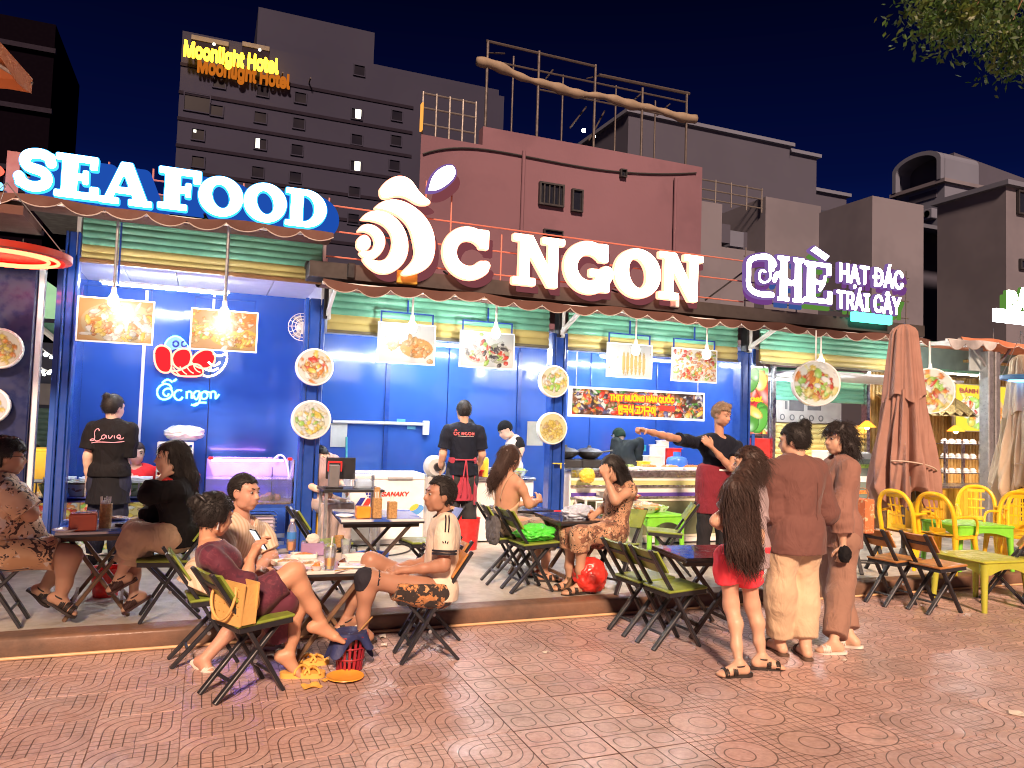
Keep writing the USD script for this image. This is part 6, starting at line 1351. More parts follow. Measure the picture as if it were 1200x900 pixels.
class Field:
    """prims: smooth union; each is evaluated only near itself"""
    def __init__(s,k=.014):s.k,s.p,s.mods=k,[],[]
    def cone(s,a,b,ra,rb,k=None,flat=None,squash=None,cut=(0,0)):
        """round cone; squash = (axis, factor) flattens it across an axis; cut = 1 ends it with a flat face"""
        s.p.append(('c',np.asarray(a,float),np.asarray(b,float),ra,rb,k or s.k,squash,cut));return s
    def ell(s,c,fr,r,k=None):
        s.p.append(('e',np.asarray(c,float),np.asarray(fr,float),np.asarray(r,float),None,k or s.k,None,None));return s
    def chain(s,pts,rs,**kw):
        for i in range(len(pts)-1):s.cone(pts[i],pts[i+1],rs[i],rs[i+1],**kw)
        return s
    def bounds(s):
        lo,hi=[],[]
        for q in s.p:
            if q[0]=='c':r=max(q[3],q[4])*(1 if q[6]is None else max(1,q[6][1]));lo+=[q[1]-r,q[2]-r];hi+=[q[1]+r,q[2]+r]
            else:r=q[3].max();lo.append(q[1]-r);hi.append(q[1]+r)
        return np.min(lo,0)-.03,np.max(hi,0)+.03
    def mesh(s,h,noise_amp=0.,noise_freq=9.,seed=0,aniso=None,clips=(),carve=()):
        lo,hi=s.bounds();n=np.ceil((hi-lo)/h).astype(int)+1
        accs={}
        ax=[lo[k]+h*np.arange(n[k])for k in range(3)]
        for q in s.p:
            k=q[5];A=accs.setdefault(k,np.full(n,1e-30,np.float32));m=7*k+2*h
            if q[0]=='c':r=max(q[3],q[4])*(1 if q[6]is None else max(1,q[6][1]));a0,a1=np.minimum(q[1],q[2])-r-m,np.maximum(q[1],q[2])+r+m
            else:r=q[3].max();a0,a1=q[1]-r-m,q[1]+r+m
            i0=np.clip(((a0-lo)/h).astype(int),0,n-1);i1=np.clip(np.ceil((a1-lo)/h).astype(int)+1,1,n)
            if(i1<=i0).any():continue
            X=np.stack(np.meshgrid(*[ax[k2][i0[k2]:i1[k2]]for k2 in range(3)],indexing='ij'),-1).astype(np.float32)
            if q[0]=='c':
                a,b=q[1],q[2];d=b-a;L2=d@d+1e-12;P=X-a
                t=(P@d)/L2;tc=np.clip(t,0,1);R=P-tc[...,None]*d
                if q[6]is not None:nn=nrm(q[6][0]);R=R+(R@nn)[...,None]*nn*(1/q[6][1]-1)
                D=np.sqrt((R*R).sum(-1))-(q[3]+(q[4]-q[3])*tc)
                L=math.sqrt(L2)
                if q[7][0]:D=np.maximum(D,-t*L)
                if q[7][1]:D=np.maximum(D,(t-1)*L)
            else:
                Q=(X-q[1])@q[2];k0=np.sqrt(((Q/q[3])**2).sum(-1));k1=np.sqrt(((Q/q[3]**2)**2).sum(-1))+1e-9
                D=k0*(k0-1)/k1
            A[i0[0]:i1[0],i0[1]:i1[1],i0[2]:i1[2]]+=np.exp(np.clip(-D/k,-60,60)).astype(np.float32)
        F=None
        for k,A in accs.items():
            D=np.minimum(-k*np.log(A),.2);F=D if F is None else np.minimum(F,D)
        band=np.abs(F)<.045
        I=np.argwhere(band);X=lo+h*I;f=F[band].astype(float)
        if noise_amp:
            Y=X if aniso is None else X@np.asarray(aniso)
            f=f+noise_amp*2*(fbm(Y*noise_freq+seed*13.7,3,seed)-.5)
        for fn in carve:f=np.maximum(f,fn(X))
        F[band]=f
        for(c,nn)in clips:
            nn=nrm(nn);G0=[ax[k2]*nn[k2]for k2 in range(3)]
            F=np.maximum(F,(G0[0][:,None,None]+G0[1][None,:,None]+G0[2][None,None,:]-np.asarray(c)@nn).astype(np.float32))
        F[0]=F[-1]=.1;F[:,0]=F[:,-1]=.1;F[:,:,0]=F[:,:,-1]=.1
        return surfnets(F,lo,h)
def lerp(a,b,t):return np.asarray(a)+(np.asarray(b)-np.asarray(a))*t
def frame(f,u):
    f=nrm(f);u=np.asarray(u,float);l=nrm(np.cross(u,f));u=np.cross(f,l);return np.stack([f,l,u],1)
SKIN={}
def skin(name,c):
    return M('skin_'+name,c,.5,var=.07,vscale=14.,sub=.15,spec=.4)
SK_W,SK_T,SK_P,SK_D=skin('warm',(.60,.37,.26)),skin('tan',(.46,.27,.18)),skin('pale',(.66,.46,.36)),skin('dark',(.36,.19,.125))
HAIR_K=M('hair_black',(.010,.008,.008),.62,var=.4,vscale=40.,bump=.25,bscale=90)
HAIR_B=M('hair_dark_brown',(.040,.020,.015),.58,var=.35,vscale=40.,bump=.25,bscale=90)
HAIR_F=M('hair_fair',(.22,.15,.09),.5,var=.35,vscale=40.,bump=.25,bscale=90)
LIP=M('lips',(.40,.13,.10),.4);EYE_W=M('eye_white',(.30,.27,.25),.3);PUP=M('pupil',(.012,.01,.01),.15)
class Person:
    def __init__(s,label,J,skin_mat,g=1.,res=.009,fem=False,face=(1,0,0),up=(0,0,1),hs=1.,hands=None,feet='bare',group=None):
        """J: joints in world space. lateral defaults follow from the body's left direction 'left'."""
        s.J,s.g,s.res,s.fem,s.hs={k:np.asarray(v,float)for k,v in J.items()},g,res,fem,hs
        J=s.J;s.skin=skin_mat
        s.root=thing('person',label,'person',(0,0,0),0,group)
        s.left=nrm(J['shL']-J['shR']);s.hl=nrm(J['hipL']-J['hipR'])
        spine=nrm(J['neck']-J['pelvis']);s.fwd=nrm(np.cross(s.left,spine));s.spine=spine
        s.hf=frame(face,up);s.HC=J['head']
        s.hands=hands or{};s.build_body(feet)
    def hp(s,f,l,u):return s.HC+s.hf@(np.array([f,l,u])*s.hs)
    def torso(s,F,e=0.,k=.03):
        J,g,fem=s.J,s.g,s.fem
        T=frame(s.fwd,s.spine);L=np.linalg.norm(J['neck']-J['pelvis']);q=L/.50
        ch,wa,pv=lerp(J['pelvis'],J['neck'],.70),lerp(J['pelvis'],J['neck'],.36),J['pelvis']
        w=np.linalg.norm(J['shL']-J['shR'])/.34
        Hp=frame(np.cross(s.hl,(0,0,1.)),(0,0,1.))
        F.ell(ch,T,np.array([.098*g,.140*g*w,.17*q])+e,k=k)
        F.ell(wa,T,np.array([.092*g,(.118 if fem else .130)*g,.14*q])+e,k=k)
        F.ell(pv,Hp,np.array([.108*g,(.158 if fem else .148)*g,.115])+e,k=k)
        F.cone(lerp(J['neck'],J['shL'],.35)-s.spine*.01,J['shL']-s.spine*.012,.048*g+e,.050*g+e,k=k);F.cone(lerp(J['neck'],J['shR'],.35)-s.spine*.01,J['shR']-s.spine*.012,.048*g+e,.050*g+e,k=k)
        if fem:
            for q_ in(-1,1):F.ell(ch+s.fwd*.062*g+s.left*q_*.062-s.spine*.02,T,np.array([.058,.056,.058])*g+e,k=k)
        return F
    def arm(s,F,side,e=0.,t0=0.,t1=2.,k=.012,flat=False,wide=1.):
        """covers the arm from t0 to t1 (0 shoulder, 1 elbow, 2 wrist)"""
        J,g=s.J,s.g;a,b,c=J['sh'+side],J['el'+side],J['wr'+side]
        R=lambda t:(np.interp(t,[0,.3,.9,1.15,1.5,2],[.046,.043,.036,.036,.032,.023])*g+e)
        P=lambda t:lerp(a,b,t)if t<=1 else lerp(b,c,t-1)
        ts=sorted({t0,t1,*[t for t in(.3,.9,1.,1.25,1.6)if t0<t<t1]})
        for i in range(len(ts)-1):
            fl=flat and i==len(ts)-2
            F.cone(P(ts[i]),P(ts[i+1]),R(ts[i]),R(ts[i+1])*(wide if fl else 1+(wide-1)*(i+1)/(len(ts)-1)),k=k,cut=(0,1 if fl else 0))
        return F
    def leg(s,F,side,e=0.,t1=2.,k=.014,flat=False,wide=1.,t0=0.):
        J,g=s.J,s.g;a,b,c=J['hip'+side],J['kn'+side],J['an'+side]
        R=lambda t:(np.interp(t,[0,.25,.9,1.0,1.3,1.7,2],[.088,.083,.056,.053,.053,.039,.033])*g+e)
        back=nrm(np.cross(np.cross(c-b,s.fwd),c-b))*-.014 if np.linalg.norm(np.cross(c-b,s.fwd))>.05 else np.zeros(3)
        P=lambda t:lerp(a,b,t)if t<=1 else lerp(b,c,t-1)+(back*math.sin(min((t-1)*1.6,1)*PI)if e==0 else 0)
        ts=sorted({t0,t1,*[t for t in(.25,.9,1.,1.3,1.7)if t0<t<t1]})
        for i in range(len(ts)-1):
            fl=flat and i==len(ts)-2;w0=1+(wide-1)*i/(len(ts)-1);w1=1+(wide-1)*(i+1)/(len(ts)-1)
            F.cone(P(ts[i]),P(ts[i+1]),R(ts[i])*w0,R(ts[i+1])*w1,k=k,cut=(0,1 if fl else 0))
        return F
    def foot(s,F,side,e=0.,k=.010):
        J=s.J;a,t=J['an'+side],J['toe'+side];d=t-a;d[2]=d[2]*1.;dl=nrm(d)
        dn=nrm(np.array([0,0,-1.])-dl*(-dl[2]))if abs(dl[2])<.9 else s.fwd
        hz=nrm(np.cross(dl,dn));L=np.linalg.norm(d)
        heel=a-dl*.035+dn*.045;ball=a+dl*(L*.66)+dn*.05
        F.cone(a,heel,.033+e,.030+e,k=k);F.cone(a+dn*.01,ball,.032+e,.024+e,k=k);F.cone(heel,ball,.027+e,.025+e,k=k)
        for q,(o,ln)in enumerate(((-.026,1.0),(-.012,1.02),(0.002,.98),(.015,.93),(.027,.87))):
            F.cone(ball+hz*o*.9,a+dl*(L*ln)+dn*.058+hz*o,.020+e,.0105+e*.7,k=.006)
        return F
    def hand(s,F,side,d=None,n=None,curl=.35,spread=.25,point=False,L=1.):
        J=s.J;w=J['wr'+side];d=nrm(d if d is not None else w-J['el'+side]);n=np.asarray(n if n is not None else-s.left*(1 if side=='L' else-1),float)
        n=nrm(n-d*(n@d));t=np.cross(n,d)*(1 if side=='L' else-1)
        L*=.92
        base=[w+d*.082*L+t*o for o in(.030,.010,-.010,-.029)]
        for b in base:F.cone(w+d*.005,b,.017,.0125,k=.007)
        F.cone(base[0],base[3],.011,.011,k=.007)
        for q,(b,ln)in enumerate(zip(base,(.072,.080,.074,.058))):
            c=curl if not(point and q==0)else .03
            if point and q>0:c=1.15
            p,ang,dd=b,0.,nrm(d+t*(1.5-q)*.12*spread*2)
            for j,fr in enumerate((.45,.32,.26)):
                ang+=c*(.8,1.1,.8)[j];v=dd*math.cos(ang)+n*math.sin(ang)
                p2=p+v*ln*fr*L;F.cone(p,p2,.0092-.0008*j,.0086-.0008*j,k=.003);p=p2
        p0=w+d*.022*L+t*.022;p1=p0+(d*.55+t*.75+n*.35)*.042*L;p2=p1+(d*.85+t*.30+n*(.3+curl*.5))*.034*L;p3=p2+(d*.9+n*(.2+curl))*.026*L
        F.cone(p0,p1,.0145,.0115,k=.004).cone(p1,p2,.0105,.0095,k=.003).cone(p2,p3,.0095,.0078,k=.003)
        s.tips=getattr(s,'tips',{});s.tips[side]=(w+d*.10,d,n,t)
        return F
    def build_body(s,feet):
        J,g=s.J,s.g;F=Field(.014)
        s.torso(F,-.004);k=.010
        F.cone(lerp(J['pelvis'],J['neck'],.9),J['neck'],.060*g,.052*g,k=.02);F.cone(J['neck'],s.hp(-.025,0,-.055),.050*min(g,1.1),.049,k=.012)
        E=lambda f,l,u,r:F.ell(s.hp(f,l,u),s.hf,np.array(r)*s.hs,k=.008)
        E(-.012,0,.020,(.094,.075,.094));E(.022,0,-.036,(.066,.058,.074));E(.058,0,-.094,(.022,.026,.019))
        for q in(-1,1):
            E(.048,q*.036,-.030,(.034,.026,.036));E(-.008,q*.074,-.006,(.020,.010,.031));E(.072,q*.030,.030,(.016,.026,.010));E(.020,q*.044,-.075,(.036,.016,.022))
        F.cone(s.hp(.083,0,.014),s.hp(.106,0,-.024),.008*s.hs,.0125*s.hs,k=.005)
        for q in(-1,1):E(.094,q*.011,-.028,(.010,.009,.008))
        E(.083,0,-.057,(.012,.024,.007));E(.080,0,-.068,(.012,.020,.007))
        for side in 'LR':
            s.arm(F,side);s.leg(F,side)
            hd=s.hands.get(side,{});s.hand(F,side,**hd)
            if feet:s.foot(F,side)
        sock=[(s.hp(.102,q*.033,.010),.016*s.hs)for q in(-1,1)]
        V,f=F.mesh(s.res,carve=[(lambda X,c=c,r=r:r-np.linalg.norm(X-c,axis=1))for c,r in sock]if s.res<.0125 else())
        s.body=obj('body',(V,f),s.skin,s.root,smooth=True)
        for q in(-1,1):
            e=obj('eye',MB().ball(s.hp(.079,q*.032,.009),.0100*s.hs,1),EYE_W,s.root,smooth=True)
            obj('pupil',MB().ball(s.hp(.0845,q*.032,.008),.0066*s.hs,1),PUP,e,smooth=True)
            obj('eyebrow',MB().tube([s.hp(.088,q*.014,.030),s.hp(.088,q*.032,.036),s.hp(.074,q*.052,.031)],[.0035*s.hs,.0045*s.hs,.002*s.hs],5),HAIR_K,s.root,smooth=True)
        m=MB();m.tube(spline([s.hp(.084,-.024,-.062),s.hp(.094,-.010,-.060),s.hp(.094,.010,-.060),s.hp(.084,.024,-.062)],12),.0042*s.hs,6);obj('lips',m,LIP,s.root,smooth=True)
    def cloth(s,name,F,mat,amp=.006,freq=11.,clips=(),carve=(),h=None,aniso=None,label=None):
        V,f=s.last=F.mesh(h or max(s.res,.009),amp,freq,len(name)+int(abs(s.J['neck'][0]*100))%17,aniso,clips,carve)
        return obj(name,(V,f),mat,s.root,smooth=True,label=label)
    def shirt(s,mat,sleeve=.55,hem=.10,e=.012,wide=1.12,amp=.007,name='shirt',neck_r=.068,extra=(),freq=9.,open_back=None):
        F=Field(.02);s.torso(F,e)
        J=s.J
        hemp=J['pelvis']-s.spine*hem
        if hem>.02:F.cone(J['pelvis']+s.left*.05,hemp+s.left*.05-s.spine*.03,.118*s.g+e,.122*s.g+e,k=.02);F.cone(J['pelvis']-s.left*.05,hemp-s.left*.05-s.spine*.03,.118*s.g+e,.122*s.g+e,k=.02)
        for side in 'LR':
            if sleeve>0:s.arm(F,side,e+.006,0.,sleeve,flat=True,wide=wide,k=.012)
        for ex in extra:F.cone(*ex[:4],k=.02,cut=ex[4]if len(ex)>4 else(0,0),squash=ex[5]if len(ex)>5 else None)
        nc=J['neck']+s.spine*.035+s.fwd*.028
        carve=[lambda X:neck_r-np.linalg.norm((X-nc)@np.stack([s.fwd,s.left,s.spine*.75],1),axis=1)]
        return s.cloth(name,F,mat,amp,freq,clips=[(hemp,-s.spine)],carve=carve)
    def trousers(s,mat,t1=1.85,e=.012,wide=1.0,amp=.006,name='trousers',top=.06,sides='LR'):
        F=Field(.02);J=s.J;Hp=frame(np.cross(s.hl,(0,0,1.)),(0,0,1.))
        F.ell(J['pelvis'],Hp,np.array([.108*s.g,(.158 if s.fem else .148)*s.g,.115])+e,k=.02)
        for side in sides:s.leg(F,side,e,t1,flat=True,wide=wide)
        return s.cloth(name,F,mat,amp,8.,clips=[(J['pelvis']+s.spine*top,s.spine)])
    def shoe(s,side,mat,sole=None,e=.010,name='shoe',clip=.035):
        F=Field(.01);s.foot(F,side,e);a=s.J['an'+side]
        sh=s.cloth(name,F,mat,.0,8.,clips=[(a+[0,0,clip-.035],(0,0,1))],h=max(.008,s.res))
        if sole is not None:
            t=s.J['toe'+side];d=nrm((t-a)*[1,1,0]);z=min(a[2],t[2])-.078
        return sh
    def sandal(s,side,mat,strap=None,name='sandal',th=.018,drop=.086,straps=(.35,.72),ankle=True):
        a,t=s.J['an'+side],s.J['toe'+side];d=t-a;L=np.linalg.norm(d);dl=d/L;dn=nrm(np.array([0,0,-1.])-dl*(-dl[2]));hz=np.cross(dl,dn)
        out=[(-.075,-.030),(-.085,0),(-.075,.030),(.02,.036),(L*.62,.046),(L*.95,.036),(L*1.10,.012),(L*1.12,-.012),(L*.98,-.038),(L*.62,-.046),(.02,-.034)]
        m=MB();pl=Polygon(spline(out+out[:1],50)).buffer(0)
        m.prism(pl,th,a+dn*drop,U=dl,V=hz)
        sd=obj(name,m,mat,s.root,smooth=40)
        for q in straps:
            c=a+dl*L*q+dn*.05;w=.040 if q>.3 else .036
            arc=[c+hz*w*math.cos(u)*1.04-dn*(.036 if q<.6 else .027)*math.sin(u)for u in np.linspace(-.5,PI+.5,14)]
            st=MB()
            for o in(-.010,0,.010):st.tube([p+dl*o for p in arc],.0065,5)
            obj('strap',st,strap or mat,sd,smooth=True)
        if ankle:obj('strap',MB().tube([a+dn*.012+hz*.037*math.cos(u)+dl*.040*math.sin(u)for u in np.linspace(0,2*PI,20)],.007,5),strap or mat,sd,smooth=True)
        return sd
    def hair(s,mat,style='short',seed=1,extra=(),thick=.012,line=.062,amp=.006,h=None,name='hair',slope=.55,low=-.03,freq=26.,curly=False):
        F=Field(.012);F.ell(s.hp(-.014,0,.024),s.hf,(np.array([.094,.076,.094])+thick)*s.hs,k=.01)
        for ex in extra:F.cone(*ex[:4],k=ex[4]if len(ex)>4 else .012)
        c0=s.hp(0,0,0);u_,f_=s.hf[:,2],s.hf[:,0];l_=s.hf[:,1]
        hs=s.hs
        def keep(X):
            Q=(X-c0)@s.hf/hs;nz=.004*np.sin(Q[:,1]*120+seed)+.004*np.sin(Q[:,1]*310)
            front=Q[:,0]-(.030+nz+np.clip(Q[:,2]-line+.03,-1,0)*0)
            face=np.minimum(front,(line+nz)-Q[:,2])
            side=np.minimum(Q[:,0]+.02,(low+.02)-Q[:,2])
            nape=(low-.045)-Q[:,2]
            m=np.maximum(np.maximum(face,side),nape)if not extra_long else np.maximum(face,np.minimum(np.minimum(Q[:,0]-.020,(low+.02)-Q[:,2]),Q[:,2]+.17))
            return m*hs
        extra_long=style=='long'
        aniso=None if curly else s.hf@np.diag([1.,1.,.07])
        V,f=F.mesh(h or max(.007,s.res*.9),amp,freq,seed,aniso,carve=[keep])
        if name=='hair':s.strands((V,f),mat,style=='long',curly)
        return obj(name,(V,f),mat,s.root,smooth=True)
    def strands(s,mesh,mat,long=False,curly=False,n=None,L=None):
        """loose strands over a hair surface"""
        V,f=mesh;r=np.random.default_rng(len(V));t=trimesh.Trimesh(V,f,process=False)
        n=n or int((2600 if long else 1500)*(1 if s.res<.009 else .5));fi=r.choice(len(f),n,p=t.area_faces/t.area_faces.sum());w=r.dirichlet((1,1,1),n)
        p0=(V[f[fi]]*w[...,None]).sum(1);N=t.face_normals[fi];hf=s.hf
        flow=(-hf[:,2]*1.0-hf[:,0]*.35)if long else(-hf[:,2]*.5-hf[:,0]*.6)
        d=flow+r.normal(0,.75 if curly else .28,(n,3))+N*.15;d-=N*((d*N).sum(1)*.8)[:,None];d/=np.linalg.norm(d,axis=1,keepdims=True)
        L=(L or(.075 if long else .022))*r.uniform(.5,1.3,(n,1));g=np.array([0,0,-1.])if long else np.zeros(3)
        P=np.stack([p0-N*.003,p0+N*.0035+d*L*.35,p0+N*.005+d*L*.7+g*L*.06,p0+N*.0045+d*L+g*L*.16],1)
        b=UsdGeom.BasisCurves.Define(stage,path_of(s.root)+'/'+numbered(path_of(s.root),'hair_strands'));b.CreateTypeAttr('linear')
        b.CreateCurveVertexCountsAttr(Vt.IntArray.FromNumpy(np.full(n,4,np.int32)));b.CreatePointsAttr(Vt.Vec3fArray.FromNumpy(P.reshape(-1,3).astype(np.float32)))
        b.CreateWidthsAttr(Vt.FloatArray.FromNumpy(np.tile(np.array([.0026,.0024,.0018,.0008],np.float32),n)));b.SetWidthsInterpolation('vertex')
        UsdShade.MaterialBindingAPI.Apply(b.GetPrim()).Bind(mat);data(b.GetPrim(),kind='stuff')
    def extra_mesh(s,name,F,mat,amp=0.,freq=10.,h=None,clips=(),carve=(),aniso=None,label=None):
        V,f=F.mesh(h or s.res,amp,freq,3,aniso,clips,carve);return obj(name,(V,f),mat,s.root,smooth=True,label=label)
def standing(x,y,z,H,yaw,hipw=.085,shw=.17,lean=0.,feet_gap=.10,toe=.19):
    """upright skeleton, facing yaw (0 = along +x)"""
    f=np.array([math.cos(yaw),math.sin(yaw),0]);l=np.array([-f[1],f[0],0]);b=np.array([x,y,z]);u=np.array([0,0,1.]);q=H/1.70
    J=dict(pelvis=b+u*.93*q,neck=b+u*1.41*q+f*lean,head=b+u*1.585*q+f*(.02+lean*1.2))
    for sd,s in(('L',1),('R',-1)):
        J['sh'+sd]=J['neck']+l*s*shw*q-u*.045*q;J['hip'+sd]=J['pelvis']+l*s*hipw*q-u*.03*q
        J['kn'+sd]=b+l*s*(hipw+feet_gap)/2*q+u*.49*q+f*.02;J['an'+sd]=b+l*s*feet_gap*q+u*.085
        J['toe'+sd]=J['an'+sd]+f*toe*q+l*s*.04-u*.012
        J['el'+sd]=J['sh'+sd]-u*.29*q+l*s*.03-f*.02;J['wr'+sd]=J['el'+sd]-u*.24*q+f*.06
    return J,f,l
# ================================================================== THE PEOPLE
def cloth_mat(name,col,var=.12,rough=.85,vscale=5.):
    """woven cloth with soft creases and a fine weave"""
    if name in MATS:return MATS[name]
    g=NG();tc=g('texture_coordinate');c=np.array(col,float)
    n=g('noise_texture',vector=tc,scale=vscale,detail=4.);cr=g('noise_texture',vector=g('mapping',vector=tc,scale=(1.,1.,.45)),scale=9.,detail=3.,roughness=.55,distortion=.8);wv=g('noise_texture',vector=tc,scale=160.,detail=2.)
    base=g('rgb_ramp',fac=n,ramp=[(.25,tuple(c*(1-var))),(.75,tuple(np.minimum(c*(1+var),.95)))])
    nrm_=g('bump',height=g.m('add',cr,g.m('multiply',wv,.03)),strength=.75,distance=.035)
    MATS[name]=g.done(name,g('principled_bsdf',base_color=base,roughness=rough,sheen_weight=.10 if max(col)>.06 else 0.,specular_ior_level=.3,normal=nrm_));return MATS[name]
def pattern_mat(name,cols,scale=14.,thr=(.5,.56),thr2=(.56,.6),wave=9.,rough=.8):
    """base cloth with two layers of printed shapes"""
    g=NG();tc=g('texture_coordinate')
    n=g('noise_texture',vector=tc,scale=scale*.45,detail=2.);w=g('wave_texture',vector=tc,scale=wave,distortion=6.,detail=2.,detail_scale=1.4)if False else g('noise_texture',vector=tc,scale=wave*3,detail=1.,distortion=2.2)
    b=g.mix(g.step(n,*thr),tuple(cols[0]),tuple(cols[1]));b=g.mix(g.m('multiply',g.step(w,*thr2),g.step(g('noise_texture',vector=tc,scale=scale*.6,detail=1.),.44,.5)),b,tuple(cols[2]))
    if len(cols)>3:b=g.mix(g.step(g('noise_texture',vector=tc,scale=scale*1.1,detail=2.),.60,.64),b,tuple(cols[3]))
    return g.done(name,g('principled_bsdf',base_color=b,roughness=rough,sheen_weight=.1))
def stripe_mat(name,a,b,scale=60.,axis='x',duty=.5):
    g=NG();tc=g('texture_coordinate');x,y,z=g.xyz(tc);v={'x':x,'y':y,'z':z,'xy':g.m('add',x,y)}[axis]
    q=g.m('add',g.m('multiply',g.m('sine',g.m('multiply',v,scale)),.5),.5)
    return g.done(name,g('principled_bsdf',base_color=g.mix(g.step(q,duty-.05,duty+.05),tuple(a),tuple(b)),roughness=.85))
def sitting(x,y,zf,seat,yaw,H=1.65,spread=.09,lean=0.,kn_drop=.02):
    f=np.array([math.cos(yaw),math.sin(yaw),0]);l=np.array([-f[1],f[0],0]);q=H/1.70;u=np.array([0,0,1.])
    p=np.array([x,y,zf+seat+.10]);J=dict(pelvis=p,neck=p+u*.50*q+f*lean,head=p+u*.67*q+f*(.03+lean*1.2))
    for sd,s in(('L',1),('R',-1)):
        J['sh'+sd]=J['neck']+l*s*.165*q-u*.045;J['hip'+sd]=p+l*s*.08-u*.01
        J['kn'+sd]=p+f*.42*q+l*s*spread-u*kn_drop;k=J['kn'+sd];J['an'+sd]=np.array([k[0]-f[0]*.03,k[1]-f[1]*.03,zf+.085]);J['toe'+sd]=J['an'+sd]+f*.18-u*.012
        J['el'+sd]=J['sh'+sd]-u*.26*q+f*.05+l*s*.04;J['wr'+sd]=J['el'+sd]+f*.20-u*.06-l*s*.05
    return J,f,l
P=at_y
def band(p,side,t,r,h,mat,name):
    """a ring of cloth round a limb"""
    J=p.J;a,b=(J['sh'+side],J['el'+side])if t<=1 else(J['el'+side],J['wr'+side]);c=lerp(a,b,t if t<=1 else t-1);d=nrm(b-a)
    m=MB();F_=frame(d,(0.1,.2,1.));m.lathe([(r-.004,-h/2),(r,-h/2),(r,h/2),(r-.004,h/2),(r-.004,-h/2)],c,26,R=np.stack([F_[:,1],F_[:,2],F_[:,0]],1));obj(name,m,mat,p.root,smooth=40)
def on_back(p,pts2,mat,name,r=.005,up0=.0,right=None):
    """embroidery: strokes (u right, v up, metres from between the shoulders) laid on the last garment's back"""
    V,f=p.last;tm=trimesh.Trimesh(V,f,process=False);J=p.J;c=lerp(J['pelvis'],J['neck'],.72)+p.spine*up0;rt=-p.left
    for st in pts2:
        q=spline(st,max(12,6*len(st)))if len(st)>2 else np.array(st);O=np.array([c+rt*u+p.spine*v-p.fwd*.6 for u,v in q]);D=np.repeat(p.fwd[None],len(O),0)
        loc,ri,_=tm.ray.intersects_location(O,D,multiple_hits=False)
        if len(loc)>1:
            o=np.argsort(ri);obj(name,MB().tube(loc[o]-p.fwd*.002,r,5),mat,p.root,smooth=True)
CREAM=cloth_mat('cream_cloth',(.58,.45,.33));NAVY=cloth_mat('navy_polo_cloth',(.006,.009,.020));BLACK_C=cloth_mat('black_cloth',(.005,.005,.007));MAROON=cloth_mat('maroon_apron_cloth',(.17,.016,.03));WHITE_C=cloth_mat('white_cloth',(.68,.67,.64));BLACK_T=cloth_mat('black_trousers_cloth',(.016,.016,.02));BAND_K=cloth_mat('black_band_cloth',(.02,.02,.03))
SAND_K=M('black_sandal',(.025,.018,.016),.5);SOLE_B=M('brown_sole',(.10,.06,.04),.6)
J=dict(pelvis=P(514,689,5.03),neck=P(522,607,5.03),head=P(515,580,5.03),shL=P(522,619,4.86),shR=P(519,616,5.20),elL=P(520,663,4.83),wrL=P(478,668,4.92),elR=P(500,660,5.2),wrR=P(466,664,5.06),
         hipL=P(511,693,4.94),hipR=P(509,691,5.12),knL=P(427,677,4.93),anL=P(425,740,4.95),toeL=P(396,749,4.93),knR=P(434,657,5.07),anR=P(406,724,5.12),toeR=P(383,737,5.10))
p=Person('man in a white football shirt with black cuffs and printed shorts on an orange chair',J,SK_D,g=1.0,res=.0075,face=(-1,-.10,.02),hands={'L':dict(d=(-1,.15,.05),n=(.0,.4,-1),curl=.30),'R':dict(d=(-1,-.2,-.25),n=(0,-.3,-1),curl=.4)})
p.hair(HAIR_K,'short',3,thick=.013,line=.078,amp=.006,low=-.02)
FOOT_W=cloth_mat('cream_white_jersey',(.70,.60,.48),vscale=3.)
p.shirt(FOOT_W,sleeve=.72,hem=.06,e=.014,wide=1.25,amp=.009,neck_r=.062)
for t,h_ in((.60,.012),(.68,.014)):band(p,'L',t,.083,h_,BAND_K,'cuff_band');band(p,'R',t,.083,h_,BAND_K,'cuff_band')
for o in(-.018,0.004,.026):
    a=p.J['shL']+p.spine*.050+p.fwd*o-p.left*0;b=lerp(p.J['shL'],p.J['elL'],.22)+p.left*.062+p.fwd*o
    if o<.02:obj('shoulder_stripe',MB().tube(spline([lerp(p.J['neck'],p.J['shL'],.45)+p.spine*.058+p.fwd*o,lerp(p.J['neck'],p.J['shL'],.8)+p.spine*.064+p.fwd*o,p.J['shL']+p.left*.050+p.spine*.050+p.fwd*o,p.J['shL']+p.left*.074-p.spine*.02+p.fwd*o],16),.0055,5),BAND_K,p.root,smooth=True)
c=lerp(p.J['shL'],p.J['elL'],.36)+p.left*.074
for k in range(3):obj('sleeve_badge',MB().tube([c+p.fwd*(.012*(k-1))-p.spine*.006,c+p.fwd*(.019*(k-1))+p.spine*(.012 if k==1 else .007)],[.006,.003],5),BAND_K,p.root)
m=MB();nc=p.J['neck']+p.spine*.028+p.fwd*.018;m.tube([nc+p.fwd*.062*math.cos(t)+p.left*.060*math.sin(t)-p.spine*.030*math.cos(t)for t in np.linspace(0,2*PI,30)],.0075,6);obj('collar',m,BAND_K,p.root,smooth=True)
SHORT_P=pattern_mat('orange_black_print',[(.50,.22,.08),(.03,.022,.02),(.02,.016,.016),(.55,.30,.14)],26.,(.50,.54),(.52,.56),12.)
p.trousers(SHORT_P,t1=.58,e=.022,wide=1.18,amp=.009,name='shorts')
F=Field(.012);F.cone(lerp(J['hipL'],J['knL'],.82),J['knL'],.066,.060,cut=(1,0)).cone(J['knL'],lerp(J['knL'],J['anL'],.22),.060,.058,cut=(0,1));p.extra_mesh('knee_band',F,BAND_K,h=.009)
p.sandal('L',SAND_K);p.sandal('R',WHITE_C,SAND_K)
